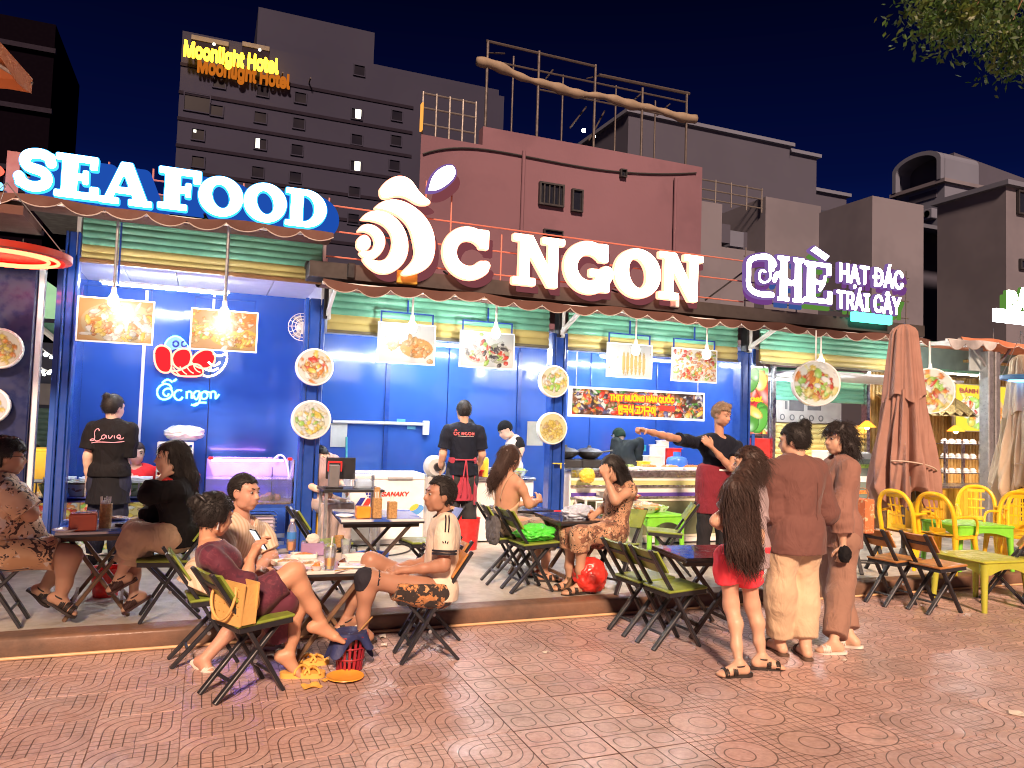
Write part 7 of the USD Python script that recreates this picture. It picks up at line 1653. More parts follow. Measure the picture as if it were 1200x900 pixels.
J=dict(pelvis=P(279,712,4.80),neck=P(243,637,4.82),head=P(252,604,4.83),shR=P(246,650,4.66),shL=P(254,646,4.98),elR=P(287,690,4.66),wrR=P(294,654,4.73),elL=P(284,672,4.94),wrL=P(300,648,4.88),
         hipR=P(284,713,4.72),hipL=P(285,711,4.88),knR=P(346,669,4.76),anR=P(376,729,4.82),toeR=P(407,741,4.82),knL=P(352,698,4.86),anL=P(339,766,4.86),toeL=P(362,785,4.86))
p=Person('woman in a dark purple dress with crossed bare legs looking at her phone',J,skin('amber',(.54,.29,.18)),g=.98,res=.0075,fem=True,face=(.86,.42,-.22),up=(.15,.05,1),hands={'R':dict(d=(.45,.2,1),n=(.9,.3,-.3),curl=.45),'L':dict(d=(.35,-.3,1),n=(.6,-.6,-.2),curl=.40)})
p.hair(HAIR_K,'short',5,thick=.020,line=.055,amp=.007,low=-.052,extra=[(p.hp(-.085,.01,.035),p.hp(-.125,.015,.055),.050,.042),(p.hp(-.05,0,.09),p.hp(-.08,0,.10),.030,.026)],slope=.4)
obj('hair_clip',MB().tube(spline([p.hp(-.10,-.05,.07),p.hp(-.14,0,.10),p.hp(-.11,.05,.09)],12),.010,6),BLACK,p.root,smooth=True)
obj('earring',MB().tube([p.hp(-.008,-.082,-.03),p.hp(-.006,-.083,-.075)],[.003,.007],6),GALV,p.root)
DRESS=pattern_mat('purple_dress_print',[(.105,.016,.038),(.075,.012,.030),(.135,.026,.048),(.06,.010,.03)],10.,(.48,.6),(.5,.66),8.)
F=Field(.022);p.torso(F,.006)
for sd in 'LR':p.arm(F,sd,.010,0,1.42,flat=True,wide=1.2)
for sd in 'LR':p.leg(F,sd,.016,.74,flat=True,wide=1.12)
F.cone(P(302,714,4.79),P(333,704,4.80),.105,.09,k=.03);F.cone(P(322,716,4.81),P(327,752,4.84),.075,.055,k=.03,cut=(0,1),squash=(p.left,.8))
nc=p.J['neck']+p.spine*.035+p.fwd*.01
p.cloth('dress',F,DRESS,.010,9.,carve=[lambda X:.085-np.linalg.norm((X-nc)@np.stack([p.fwd,p.left*.8,p.spine*.8],1),axis=1)])
w,d,n,t=p.tips['R'];ph=thing('phone','phone held up by the woman in the purple dress','phone',(0,0,0));c=P(303,632,4.83);fr_=frame((.75,.35,.55),(-.5,-.2,.8))
obj('phone_body',MB().box(c,(.010,.075,.150),fr_,bev=.004),M('phone_black',(.02,.02,.022),.25),ph);obj('screen',MB().box(c-fr_[:,0]*.0058,(.002,.068,.140),fr_),EM('phone_screen',(.75,.78,.8),.7),ph)
J=dict(pelvis=(.08,5.37,.535),neck=P(283,611,5.42),head=P(287,577,5.38),shL=P(306,623,5.56),shR=P(259,627,5.26),elL=P(318,653,5.50),wrL=P(300,668,5.28),elR=P(266,666,5.14),wrR=P(290,672,5.14),
         hipL=(.11,5.45,.525),hipR=(.12,5.29,.525),knL=(.50,5.53,.52),knR=(.50,5.30,.52),anL=(.46,5.50,.09),toeL=(.63,5.50,.075),anR=P(240,772,5.16),toeR=P(255,789,5.06))
p=Person('crew cut man in a cream striped t-shirt, mouth open, facing the purple dress woman',J,skin('ruddy',(.52,.29,.21)),g=1.10,res=.0075,face=(.74,-.66,-.05),hands={'L':dict(curl=.5,d=(-.5,-.8,.1),n=(0,.3,-1)),'R':dict(curl=.5,d=(.7,-.2,.2),n=(0,.3,-1))})
p.hair(HAIR_K,'short',7,thick=.008,line=.070,amp=.003,low=.0)
p.shirt(stripe_mat('cream_striped_cloth',(.56,.42,.29),(.66,.54,.42),160.,'xy',.4),sleeve=.75,hem=.10,e=.016,wide=1.3,amp=.009,neck_r=.07)
p.trousers(cloth_mat('beige_shorts_cloth',(.40,.30,.21)),t1=.92,e=.018,wide=1.15,name='shorts')
obj('mouth_opening',MB().ball(p.hp(.086,0,-.062),(.006,.013,.008),2),M('mouth_dark',(.08,.02,.018),.5),p.root,smooth=True)
m=MB();nc=p.J['neck']+p.spine*.02+p.fwd*.03;m.tube([nc+p.fwd*.066*math.cos(t)+p.left*.066*math.sin(t)-p.spine*.045*math.cos(t)for t in np.linspace(0,2*PI,30)],.006,6);obj('collar',m,WHITE_C,p.root,smooth=True)
p.sandal('R',M('white_slipper',(.66,.62,.56),.5),ankle=False,straps=(.45,.62));p.sandal('L',M('white_slipper',(.66,.62,.56),.5),ankle=False,straps=(.45,.62))
obj('open_booklet',MB().box(P(342,660,5.02)*[1,1,0]+[0,0,.635],(.20,.17,.006),rz(.3),bev=.002),M('lilac_card',(.52,.44,.60),.5),label='pale lilac booklet on the left edge of the front table',cat='booklet')
J=dict(pelvis=(-1.28,6.08,.665),neck=P(-1,562,6.08),head=P(9,536,6.06),shR=P(10,576,5.90),shL=P(7,571,6.26),elR=P(36,603,5.88),wrR=P(28,594,6.10),elL=P(36,597,6.30),wrL=P(22,600,6.02),
         hipR=(-1.26,6.0,.655),hipL=(-1.26,6.16,.655),knR=P(84,651,5.98),knL=P(84,650,6.2),anR=P(72,697,5.98),toeR=P(95,710,5.96),anL=P(52,688,6.25),toeL=P(66,699,6.22))
p=Person('man in a cream palm print shirt and glasses with folded arms at the left edge',J,SK_T,g=1.18,res=.0085,face=(1,.12,-.04),hands={'L':dict(curl=.5,d=(-.4,-.9,.1)),'R':dict(curl=.4,d=(-.2,.9,.2),n=(-1,0,0))})
p.hair(HAIR_K,'short',9,thick=.030,line=.052,amp=.014,low=-.015)
PALM=pattern_mat('palm_print',[(.70,.52,.36),(.62,.42,.26),(.06,.035,.03),(.72,.68,.64)],13.,(.46,.58),(.545,.575),6.)
p.shirt(PALM,sleeve=.86,hem=.12,e=.022,wide=1.45,amp=.012,neck_r=.075,extra=[(P(22,618,6.05),P(30,632,6.05),.135,.13)])
p.trousers(pattern_mat('palm_print_shorts',[(.60,.40,.24),(.50,.30,.16),(.05,.03,.03),(.62,.55,.48)],13.,(.46,.58),(.545,.575),6.),t1=.80,e=.024,wide=1.15,name='shorts')
for sd in 'LR':p.sandal(sd,SAND_K,straps=(.30,.55,.8))
for q in(-1,1):obj('glasses_lens_rim',MB().tube([p.hp(.096,q*.034+.024*math.cos(t),.010+.019*math.sin(t))for t in np.linspace(0,2*PI,18)],.002,5),BLACK,p.root);obj('glasses_arm',MB().tube([p.hp(.092,q*.060,.012),p.hp(-.01,q*.080,.012)],.002,5),BLACK,p.root)
obj('shoulder_bag',crumple(P(22,652,5.99)+[0,0,.0],(.19,.11,.055),21,.25),M('black_leather',(.02,.018,.02),.3,bump=.2),smooth=True,label='black shiny bag on the lap side of the palm shirt man',cat='bag')
J=dict(pelvis=P(211,629,6.03),neck=P(206,560,6.03),head=P(201,537,6.02),shL=P(208,573,5.88),shR=P(202,570,6.18),elL=P(174,580,5.84),wrL=P(193,558,5.93),elR=P(178,602,6.16),wrR=P(164,616,6.08),
         hipL=P(208,633,5.95),hipR=P(208,631,6.11),knL=P(161,627,5.93),knR=P(159,623,6.12),anL=P(141,674,5.99),toeL=P(122,684,5.97),anR=P(157,696,6.10),toeR=P(138,708,6.10))
p=Person('long haired woman in a black loose top and beige skirt, hand at her cheek',J,SK_W,g=.95,res=.0085,fem=True,face=(-1,-.18,.0),hands={'L':dict(d=(.25,.25,1),n=(.3,1,.1),curl=.25),'R':dict(curl=.4)})
hp=p.hp
p.hair(HAIR_K,'long',11,thick=.016,line=.060,amp=.006,low=-.02,extra=[(hp(-.06,0,.0),hp(-.10,0,-.12),.075,.075),(hp(-.10,.0,-.12),hp(-.12,.0,-.30),.075,.065),(hp(-.12,.0,-.30),hp(-.10,.0,-.44),.062,.030),(hp(-.02,.07,-.02),hp(-.05,.085,-.20),.032,.025),(hp(-.03,-.07,-.02),hp(-.07,-.085,-.22),.030,.024)])
p.shirt(BLACK_C,sleeve=1.30,hem=.06,e=.014,wide=1.45,amp=.014,neck_r=.06,extra=[(P(203,585,6.02),P(208,615,6.02),.115,.11)])
SKIRT=cloth_mat('beige_skirt_cloth',(.52,.38,.26));F=Field(.025)
for sd in 'LR':p.leg(F,sd,.020,1.35,flat=True,wide=1.45,t0=.05)
F.cone(P(165,627,6.03),P(155,660,6.04),.10,.13,k=.03,cut=(0,1));F.ell(p.J['pelvis'],np.eye(3),np.array([.125,.17,.10]));p.cloth('skirt',F,SKIRT,.016,8.)
obj('red_scarf',crumple(P(196,566,5.88),(.045,.03,.04),5,.3,3),RED_PL,p.root,smooth=True)
for sd in 'LR':p.sandal(sd,M('dark_brown_shoe',(.05,.02,.018),.45),straps=(.2,.45,.7))
J=dict(pelvis=(2.62,6.58,.665),neck=P(595,556,6.52),head=P(598,537,6.52),shR=P(609,566,6.38),shL=P(581,564,6.70),elR=P(620,591,6.40),wrR=P(630,587,6.60),elL=P(592,592,6.82),wrL=P(615,590,6.80),
         hipR=(2.66,6.50,.655),hipL=(2.66,6.66,.655),knR=(3.05,6.50,.64),knL=(3.04,6.68,.64),anR=(3.0,6.50,PZ+.085),toeR=(3.17,6.48,PZ+.07),anL=(3.0,6.70,PZ+.085),toeL=(3.17,6.70,PZ+.07))
p=Person('woman with a bare back, long brown hair and a beige strap top',J,skin('peach',(.55,.30,.20)),g=.95,res=.0095,fem=True,face=(.90,.45,-.15),hands={'R':dict(d=(.6,.6,.2),curl=.6),'L':dict(d=(.8,-.1,.1),curl=.6)})
hp=p.hp
p.hair(HAIR_B,'long',13,thick=.014,line=.06,amp=.006,extra=[(hp(-.06,.0,.0),hp(-.09,.03,-.12),.070,.062),(hp(-.09,.03,-.12),hp(-.08,.10,-.22),.060,.045),(hp(-.08,.10,-.22),hp(-.06,.13,-.30),.042,.020)])
obj('hair_clip',MB().box(hp(-.095,-.02,.06),(.02,.05,.02),p.hf,bev=.005),GALV,p.root)
F=Field(.02);p.torso(F,.008);cut_c=lerp(p.J['pelvis'],p.J['neck'],.40);TOPC=cloth_mat('beige_strap_top',(.50,.36,.24));p.cloth('top',F,TOPC,.003,clips=[(cut_c,p.spine-.55*p.fwd)])
for q in(-1,1):obj('shoulder_strap',MB().tube(spline([lerp(p.J['pelvis'],p.J['neck'],.5)-p.fwd*.105+p.left*q*.05,lerp(p.J['pelvis'],p.J['neck'],.8)-p.fwd*.10+p.left*q*.075,p.J['neck']+p.left*q*.09+p.spine*.02,lerp(p.J['pelvis'],p.J['neck'],.78)+p.fwd*.12+p.left*q*.06],20),.004,5),TOPC,p.root,smooth=True)
p.trousers(pattern_mat('grey_brown_print',[(.26,.20,.15),(.32,.27,.21),(.10,.07,.06)],14.,(.45,.6),(.54,.58),9.),t1=1.5,e=.022,wide=1.25)
p.sandal('R',SAND_K);p.sandal('L',SAND_K)
J=dict(pelvis=(3.46,6.02,.665),neck=P(731,563,6.0),head=P(717,550,5.98),shL=P(739,574,5.86),shR=P(724,571,6.16),elL=P(721,587,5.80),wrL=P(711,562,5.88),elR=P(712,592,6.16),wrR=P(698,602,6.10),
         hipL=(3.42,5.94,.655),hipR=(3.42,6.10,.655),knL=(3.05,5.90,.64),knR=(3.04,6.08,.64),anL=(3.10,5.95,PZ+.085),toeL=(2.93,5.94,PZ+.07),anR=(3.08,6.12,PZ+.085),toeR=(2.91,6.12,PZ+.07))
p=Person('woman in a floral dress leaning her forehead on her hand',J,SK_T,g=.95,res=.0095,fem=True,face=(-.92,-.1,-.42),up=(-.35,0,1),hands={'L':dict(d=(-.25,.15,1),n=(.5,.9,.1),curl=.35),'R':dict(curl=.5)})
hp=p.hp
p.hair(HAIR_K,'long',17,thick=.016,line=.06,amp=.006,extra=[(hp(-.06,0,.0),hp(-.06,0,-.14),.078,.074),(hp(-.06,0,-.14),hp(-.0,0,-.30),.072,.050),(hp(-.0,.05,-.02),hp(.02,.07,-.25),.045,.03),(hp(-.0,-.05,-.02),hp(.03,-.05,-.3),.045,.03)])
FLOR=pattern_mat('floral_print',[(.20,.09,.055),(.42,.24,.14),(.03,.025,.02),(.52,.36,.24)],22.,(.47,.52),(.53,.56),12.)
F=Field(.02);p.torso(F,.012)
for sd in 'LR':p.leg(F,sd,.018,1.3,flat=True,wide=1.25)
F.cone(P(717,625,6.0),P(702,628,6.0),.12,.12,k=.03);nc=p.J['neck']+p.spine*.03;p.cloth('dress',F,FLOR,.009,9.,carve=[lambda X:.10-np.linalg.norm((X-nc)@np.stack([p.fwd,p.left*.75,p.spine*.8],1),axis=1)])
p.sandal('R',SAND_K);p.sandal('L',SAND_K)
J,f,l=standing(5.22,6.92,PZ,1.80,-1.80,feet_gap=.11)
J.update(head=P(846,486,6.86),neck=P(843,512,6.90),shR=P(813,518,6.86),shL=P(864,522,6.94),elR=P(783,512,6.66),wrR=P(754,504,6.48),elL=P(856,548,6.72),wrL=P(834,524,6.70))
p=Person('waiter in a navy polo and maroon apron pointing with a stretched arm',J,skin('rosy',(.50,.28,.19)),g=.98,res=.0085,face=(.30,-.92,-.28),hands={'R':dict(d=(-1,-.6,.12),n=(.1,.1,-1),point=True,curl=.5,L=1.05),'L':dict(d=(-.75,.1,.75),n=(.2,1,.2),curl=.25)})
p.hair(HAIR_F,'short',19,thick=.020,line=.062,amp=.016,low=-.005,freq=20.,extra=[(p.hp(.02,-.03,.105),p.hp(.06,.02,.112),.034,.026),(p.hp(-.03,.02,.10),p.hp(.03,.03,.110),.034,.026)])
p.shirt(NAVY,sleeve=.62,hem=.02,e=.012,wide=1.3,amp=.009,neck_r=.062)
for q in(-1,1):obj('collar_flap',MB().add([p.J['neck']+p.left*q*.012+p.fwd*.090-p.spine*.045,p.J['neck']+p.left*q*.075+p.fwd*.035+p.spine*.025,p.J['neck']+p.left*q*.085+p.fwd*.070-p.spine*.035,p.J['neck']+p.left*q*.045+p.fwd*.105-p.spine*.085],[[0,1,2],[0,2,3],[0,2,1],[0,3,2]]),NAVY,p.root)
p.trousers(BLACK_T,t1=1.95,e=.016,wide=1.25)
F=Field(.03);pv=p.J['pelvis'];dn=np.array([0,0,-1.]);F.cone(pv-dn*.07,pv+dn*.18,.162,.178,k=.02,cut=(1,0),squash=(f,.80));F.cone(pv+dn*.18,pv+dn*.42,.178,.185,k=.02,cut=(0,1),squash=(f,.80));F.cone(pv+l*.06,pv+l*.06+dn*.42,.13,.13,k=.02,cut=(0,1));F.cone(pv-l*.06,pv-l*.06+dn*.42,.13,.13,k=.02,cut=(0,1))
p.cloth('apron',F,MAROON,.009,7.)
obj('apron_band',MB().box(pv+f*.148+l*.06-dn*.045,(.004,.13,.022),frame(f,(0,0,1)),bev=.002),WHITE_C,p.root)
for sd in 'LR':p.shoe(sd,BLACK_T)
J,f,l=standing(3.46,4.19,0,1.47,2.05,feet_gap=.12,shw=.155)
J.update(anL=at_z(866,777,.085),toeL=at_z(842,780,.070),anR=at_z(893,769,.085),toeR=at_z(918,772,.070),knL=P(857,712,4.22),knR=P(882,713,4.22),hipL=P(853,652,4.22),hipR=P(874,652,4.18),elL=P(838,611,4.18),wrL=P(858,625,4.33),elR=P(889,628,4.10),wrR=P(889,661,4.14))
p=Person('long haired girl in grey t-shirt and neon pink shorts',J,skin('glow',(.60,.36,.25)),g=.82,res=.0075,fem=False,face=(-.75,.62,-.05),hs=.93,hands={'R':dict(d=(.05,0,-1),n=(-1,.1,0),curl=.4),'L':dict(d=(.8,.4,.1),curl=.5)})
hp=p.hp
def wc(px,py,y):return P(px,py,y)
p.hair(HAIR_B,'short',23,thick=.016,line=.060,amp=.004,low=-.06,freq=34.)
F=Field(.014);F.cone(hp(-.05,0,.01),wc(861,575,4.09),.070,.075);F.cone(wc(861,575,4.08),wc(864,640,4.045),.075,.068);F.cone(wc(871,575,4.08),wc(875,648,4.03),.078,.070);F.cone(wc(856,585,4.09),wc(859,630,4.05),.045,.035);F.cone(wc(876,585,4.07),wc(882,640,4.02),.045,.036);F.cone(wc(866,640,4.04),wc(872,658,4.03),.066,.024);F.cone(wc(878,640,4.02),wc(881,655,4.02),.05,.02);F.cone(hp(-.02,.06,.0),wc(852,590,4.10),.035,.03)
hm=F.mesh(.007,.010,38.,3,np.diag([1.,1.,.06]));obj('hair_length',hm,HAIR_B,p.root,smooth=True);p.strands(hm,HAIR_B,True,n=3500,L=.11)
p.shirt(cloth_mat('grey_lilac_tshirt',(.36,.29,.31)),sleeve=.66,hem=.125,e=.018,wide=1.4,amp=.011,neck_r=.06)
p.trousers(M('neon_pink_cloth',(.95,.055,.085),.7,var=.06,bump=.15,bscale=90),t1=.50,e=.020,wide=1.16,name='shorts',amp=.009,top=.02)
for sd in 'LR':p.sandal(sd,SAND_K,straps=(.28,.70))
J,f,l=standing(3.98,4.33,0,1.645,1.62,feet_gap=.125,hipw=.10,shw=.20)
J.update(elL=P(905,600,4.36),wrL=P(918,588,4.55),elR=P(966,600,4.34),wrR=P(952,588,4.55))
J['anL'],J['toeL']=at_z(914,752,.085),at_z(908,748,.07)+f*.14;J['anR'],J['toeR']=at_z(944,757,.085),at_z(948,755,.07)+f*.13
p=Person('stout woman in loose brown shirt and cream trousers, hair in a bun, seen from behind',J,SK_W,g=1.22,res=.0085,fem=True,face=(-.55,.83,-.15))
p.hair(HAIR_K,'short',27,thick=.014,line=.058,amp=.005,low=-.045,extra=[(p.hp(-.075,-.03,.085),p.hp(-.085,-.04,.115),.042,.038)])
BROWN_S=cloth_mat('brown_loose_shirt',(.15,.068,.058),vscale=3.)
p.shirt(BROWN_S,sleeve=1.75,hem=.16,e=.034,wide=1.5,amp=.014,neck_r=.058,freq=7.)
obj('collar',MB().tube([p.J['neck']+p.spine*.025-p.fwd*.045*math.cos(t)+p.left*.075*math.sin(t)for t in np.linspace(-1.9,1.9,24)],.014,6),BROWN_S,p.root,smooth=True)
obj('back_seam',MB().tube([lerp(p.J['pelvis'],p.J['neck'],q)-p.fwd*(.128*p.g+.008)+p.left*-.05 for q in(.05,.3,.6,.75)],.002,4),BROWN_S,p.root)
p.trousers(cloth_mat('cream_wide_trousers',(.56,.42,.28),vscale=3.),t1=1.86,e=.010,wide=1.62,amp=.012)
for sd in 'LR':p.sandal(sd,SOLE_B,straps=(.55,),ankle=False)
J,f,l=standing(4.60,4.52,0,1.665,2.75,feet_gap=.10)
J.update(elR=P(985,590,4.62),wrR=P(968,578,4.72),elL=P(985,600,4.36),wrL=P(988,640,4.36))
J['anL'],J['toeL']=at_z(977,752,.085),at_z(957,753,.07);J['anR'],J['toeR']=at_z(996,745,.085),at_z(980,744,.07)
p=Person('curly haired person in a russet shirt and trousers, right of the brown shirt woman',J,SK_W,g=1.0,res=.0085,fem=True,face=(-.98,.1,-.05),hands={'L':dict(d=(-.05,0,-1),curl=.5),'R':dict(curl=.5)})
hp=p.hp
p.hair(M('hair_curly_black',(.016,.011,.011),.55,var=.4,vscale=60.,bump=.5,bscale=80),'long',29,thick=.026,line=.058,amp=.030,freq=19.,curly=True,extra=[(hp(-.05,0,.0),hp(-.07,0,-.10),.092,.080),(hp(-.04,.07,-.04),hp(-.05,.08,-.11),.045,.035),(hp(-.04,-.07,-.04),hp(-.05,-.08,-.11),.045,.035)])
RUS=cloth_mat('russet_shirt',(.26,.135,.105),vscale=3.)
p.shirt(RUS,sleeve=1.6,hem=.18,e=.024,wide=1.5,amp=.012,neck_r=.06,freq=7.)
p.trousers(cloth_mat('russet_trousers',(.27,.155,.115),vscale=3.),t1=1.9,e=.020,wide=1.55,amp=.012)
for sd in 'LR':p.sandal(sd,M('white_slipper',(.66,.62,.56),.5),straps=(.4,.6),ankle=False)
hb=thing('shopping_bag','orange printed paper bag hanging beside the curly haired person','bag',tuple(P(1011,604,4.75)))
obj('bag_body',MB().box((0,0,0),(.10,.16,.28),bev=.01),pattern_mat('orange_bag_print',[(.60,.17,.06),(.66,.24,.10),(.70,.5,.3)],20.,(.5,.6),(.56,.6),8.),hb);obj('handle',MB().tube(spline([(0,-.04,.14),(0,-.03,.22),(0,.03,.22),(0,.04,.14)],16),.004,5),PAINT_O,hb,smooth=True)
obj('pouch',crumple(P(990,650,4.34),(.05,.045,.07),31,.25,3),BLACK_C,smooth=True,label='small black pouch in the hand of the curly haired person',cat='pouch')
J,f,l=standing(-.83,8.20,PZ,1.60,1.42,feet_gap=.10)
J.update(elR=P(146,547,8.22),wrR=P(150,571,8.30))
p=Person('woman in a black short sleeved shirt and apron with pink embroidery, back turned',J,SK_P,g=1.02,res=.0095,fem=True,face=(.65,.75,-.1),hands={'R':dict(d=(.1,.2,-1),curl=.45)})
p.hair(HAIR_K,'short',33,thick=.014,line=.058,amp=.006,low=-.03,extra=[(p.hp(-.08,.0,.06),p.hp(-.10,.0,.095),.042,.036)])
p.shirt(BLACK_C,sleeve=.72,hem=.04,e=.022,wide=1.45,amp=.010,neck_r=.058)
PINK_E=M('pink_embroidery',(.80,.42,.52),.6)
S_=.34
lav=[[(-.27,.24),(-.33,.32),(-.40,.24),(-.40,.05),(-.45,-.10),(-.52,-.09),(-.46,-.04),(-.36,-.10),(-.26,-.09),(-.18,-.02)],[(-.06,.08),(-.14,.10),(-.18,.02),(-.12,-.03),(-.05,.08),(-.03,-.01)],[(.02,.10),(.06,-.01),(.13,.10)],[(.18,.10),(.19,.0)],[(.25,.04),(.34,.07),(.31,.12),(.25,.06),(.30,-.01),(.42,.04)],[(-.48,-.18),(-.2,-.14),(.2,-.14),(.44,-.10)]]
on_back(p,[[(u*S_*.9,v*S_*.8)for u,v in st]for st in lav],PINK_E,'embroidery',.0042)
F=Field(.03);pv=p.J['pelvis'];dn=np.array([0,0,-1.]);F.cone(pv-dn*.10,pv+dn*.30,.145,.195,k=.02,cut=(1,1),squash=(f,.85));p.cloth('apron',F,cloth_mat('black_apron',(.007,.008,.012)),.010,6.)
p.trousers(cloth_mat('navy_trousers',(.02,.025,.05)),t1=1.95,e=.016,wide=1.3)
for sd in 'LR':p.shoe(sd,BLACK_T)
J,f,l=standing(2.78,8.36,PZ,1.70,1.50,feet_gap=.12,shw=.185)
J.update(elL=J['shL']+l*.05-[0,0,.28],elR=J['shR']-l*.05-[0,0,.28]);J['wrL'],J['wrR']=J['elL']+f*.12-[0,0,.20],J['elR']+f*.16-[0,0,.17]
p=Person('cook in a navy polo with red lettering and a red apron, back turned',J,SK_W,g=1.0,res=.0095,face=(.05,1,-.12))
p.hair(HAIR_K,'short',35,thick=.012,line=.06,amp=.005,low=-.03)
p.shirt(NAVY,sleeve=.78,hem=.08,e=.016,wide=1.35,amp=.009,neck_r=.056)
RED_E=M('red_embroidery',(.68,.12,.12),.6)
word=[[(-.40,.06),(-.44,-.02),(-.38,-.06),(-.33,0),(-.38,.05)],[(-.42,.10),(-.37,.14),(-.33,.10)],[(-.24,.05),(-.29,.0),(-.24,-.06)],[(-.15,-.05),(-.15,.05)],[(-.15,.05),(-.08,-.05)],[(-.08,-.05),(-.08,.05)],[(.04,.04),(-.03,.0),(.03,-.05),(.05,0)],[(.16,.05),(.10,0),(.16,-.05),(.21,0),(.16,.05)],[(.27,-.05),(.27,.05)],[(.27,.05),(.34,-.05)],[(.34,-.05),(.34,.05)]]
on_back(p,[[(u*.30,v*.30+.05)for u,v in st]for st in word],RED_E,'embroidery',.0055);on_back(p,[[(-.09,.022),(0,.022),(.10,.022)]],WHITE_C,'embroidery_line',.0022)
for sd in 'LR':band(p,sd,.765,.068,.006,WHITE_C,'cuff_line')
p.trousers(cloth_mat('charcoal_trousers',(.035,.037,.042)),t1=1.95,e=.016,wide=1.2)
AP_R=cloth_mat('crimson_apron_cloth',(.38,.04,.07));F=Field(.03);pv=p.J['pelvis'];F.cone(pv+[0,0,.12],pv-[0,0,.42],.165,.185,k=.02,cut=(1,1),squash=(f,.86));bk=pv-f*.30
p.cloth('apron',F,AP_R,.010,6.,carve=[lambda X:.115-np.abs((X-bk)@l)-np.maximum(((X-bk)@f)-.30,0)*3+.02*(pv[2]-X[:,2])])
obj('apron_tie',MB().tube([pv-f*.150+[0,0,.10]+l*q for q in(-.12,0,.12)],.010,6),AP_R,p.root)
for q in(-.02,.03):obj('apron_tie',MB().tube(spline([pv-f*.165+[0,0,.10],pv-f*.18+l*q-[0,0,.1],pv-f*.165+l*q*1.6-[0,0,.30]],12),.009,5),AP_R,p.root,smooth=True)
for sd in 'LR':p.shoe(sd,BLACK_T)
J,f,l=standing(3.92,9.62,PZ,1.62,2.95,lean=.10)
J.update(head=P(592,504,9.55),neck=P(602,514,9.58),elL=P(611,527,9.42),wrL=P(604,548,9.40),shL=P(608,517,9.45),shR=P(601,515,9.75))
p=Person('cook in a white shirt and black cap bending over the counter',J,SK_P,g=.95,res=.0115,face=(-.85,-.1,-.55),up=(-.5,0,1))
p.hair(BLACK_C,'short',37,thick=.014,line=.035,amp=.002,low=.005,name='cap')
p.shirt(WHITE_C,sleeve=0,hem=.10,e=.016,amp=.008)
for sd in 'LR':p.cloth('sleeve',p.arm(Field(.015),sd,.018,-.02,.75,flat=True,wide=1.2),BLACK_C,.004)
band(p,'L',.45,.066,.035,WHITE_C,'sleeve_band');p.trousers(WHITE_C,t1=1.95)
J,f,l=standing(5.56,9.30,PZ,1.56,1.45,lean=.06,shw=.19);J.update(head=P(725,512,9.42),neck=P(725,523,9.36),elR=P(747,540,9.35),wrR=P(746,547,9.6));
p=Person('cook in a charcoal shirt and dark green cap at the stove, back turned',J,SK_P,g=1.0,res=.0115,face=(-.1,.95,-.35))
p.hair(cloth_mat('dark_green_cap',(.012,.03,.018)),'short',39,thick=.014,line=.05,amp=.002,low=.022,name='cap')
obj('cap_peak',MB().tube([p.hp(.08,q*.06,.05)+p.hf[:,0]*(.045*(1-q*q))for q in np.linspace(-1,1,9)],.008,6),cloth_mat('dark_green_cap',(.012,.03,.018)),p.root)
p.shirt(cloth_mat('charcoal_shirt',(.028,.034,.036)),sleeve=.95,hem=.08,e=.020,wide=1.25,amp=.009);p.trousers(BLACK_T,t1=1.95)
F=Field(.01);w,d,n,t=p.tips['R'];F.cone(w-d*.10,w+d*.05,.045,.055);p.extra_mesh('red_glove',F,RED_PL)
J,f,l=sitting(-.60,9.52,PZ,.50,-1.45,1.60)
J['head']=P(160,531,9.45);J['neck']=P(160,549,9.48);J['shL']=J['neck']+l*.16-[0,0,.05];J['shR']=J['neck']-l*.16-[0,0,.05]
p=Person('seller in a red t-shirt seated behind the seafood counter',J,SK_P,g=1.,res=.0115,fem=True,face=(.25,-.95,-.1))
p.hair(HAIR_B,'short',41,thick=.010,line=.055,amp=.004,low=-.03);p.shirt(cloth_mat('red_tshirt',(.58,.02,.03)),sleeve=.6,hem=.08,e=.014,wide=1.25);p.trousers(BLACK_T,t1=1.9)
obj('stool',MB().cyl((-.60,9.52,PZ),(-.60,9.52,PZ+.48),.16),PL_Y,label='stool under the red shirt seller',cat='stool')
a_=P(38,531,12.9);J,f,l=sitting(a_[0],12.95,0,.62,-1.4,1.6);dz=a_[2]-J['head'][2]
for k in('head','neck','shL','shR','elL','elR','wrL','wrR'):J[k]=J[k]+[0,0,dz*(1 if k=='head' else .8)]
p=Person('dark haired person in black behind the yellow table in the alley',J,SK_P,g=.95,res=.014,face=(.3,-.9,-.25));p.hair(HAIR_K,'short',43,thick=.018,amp=.006,low=-.02);p.shirt(BLACK_C,sleeve=1.5,hem=.06,e=.02,wide=1.2);p.trousers(BLACK_T,t1=1.9)
obj('stool',MB().cyl((a_[0],12.95,0),(a_[0],12.95,.60),.17),PL_Y,label='tall stool under the person in the alley',cat='stool')
a_=P(375,536,8.45);J,f,l=sitting(a_[0],8.48,PZ,.46,-1.15,1.62,lean=.05);dz=a_[2]-J['head'][2];J['head']=a_
p=Person('seated cashier in grey trousers half hidden behind the first blue post',J,SK_P,g=.95,res=.0115,fem=True,face=(.5,-.8,-.25));p.hair(HAIR_K,'short',45,thick=.012,amp=.005,low=-.04);p.shirt(cloth_mat('grey_pink_top',(.38,.28,.28)),sleeve=.9,hem=.06,e=.016);p.trousers(cloth_mat('grey_pink_trousers',(.42,.34,.32)),t1=1.85,e=.024,wide=1.3)
for sd in 'LR':p.sandal(sd,SOLE_B,straps=(.55,),ankle=False)
obj('stool',MB().cyl((a_[0],8.48,PZ),(a_[0],8.48,PZ+.44),.16),PL_Y,label='stool under the cashier behind the first blue post',cat='stool')
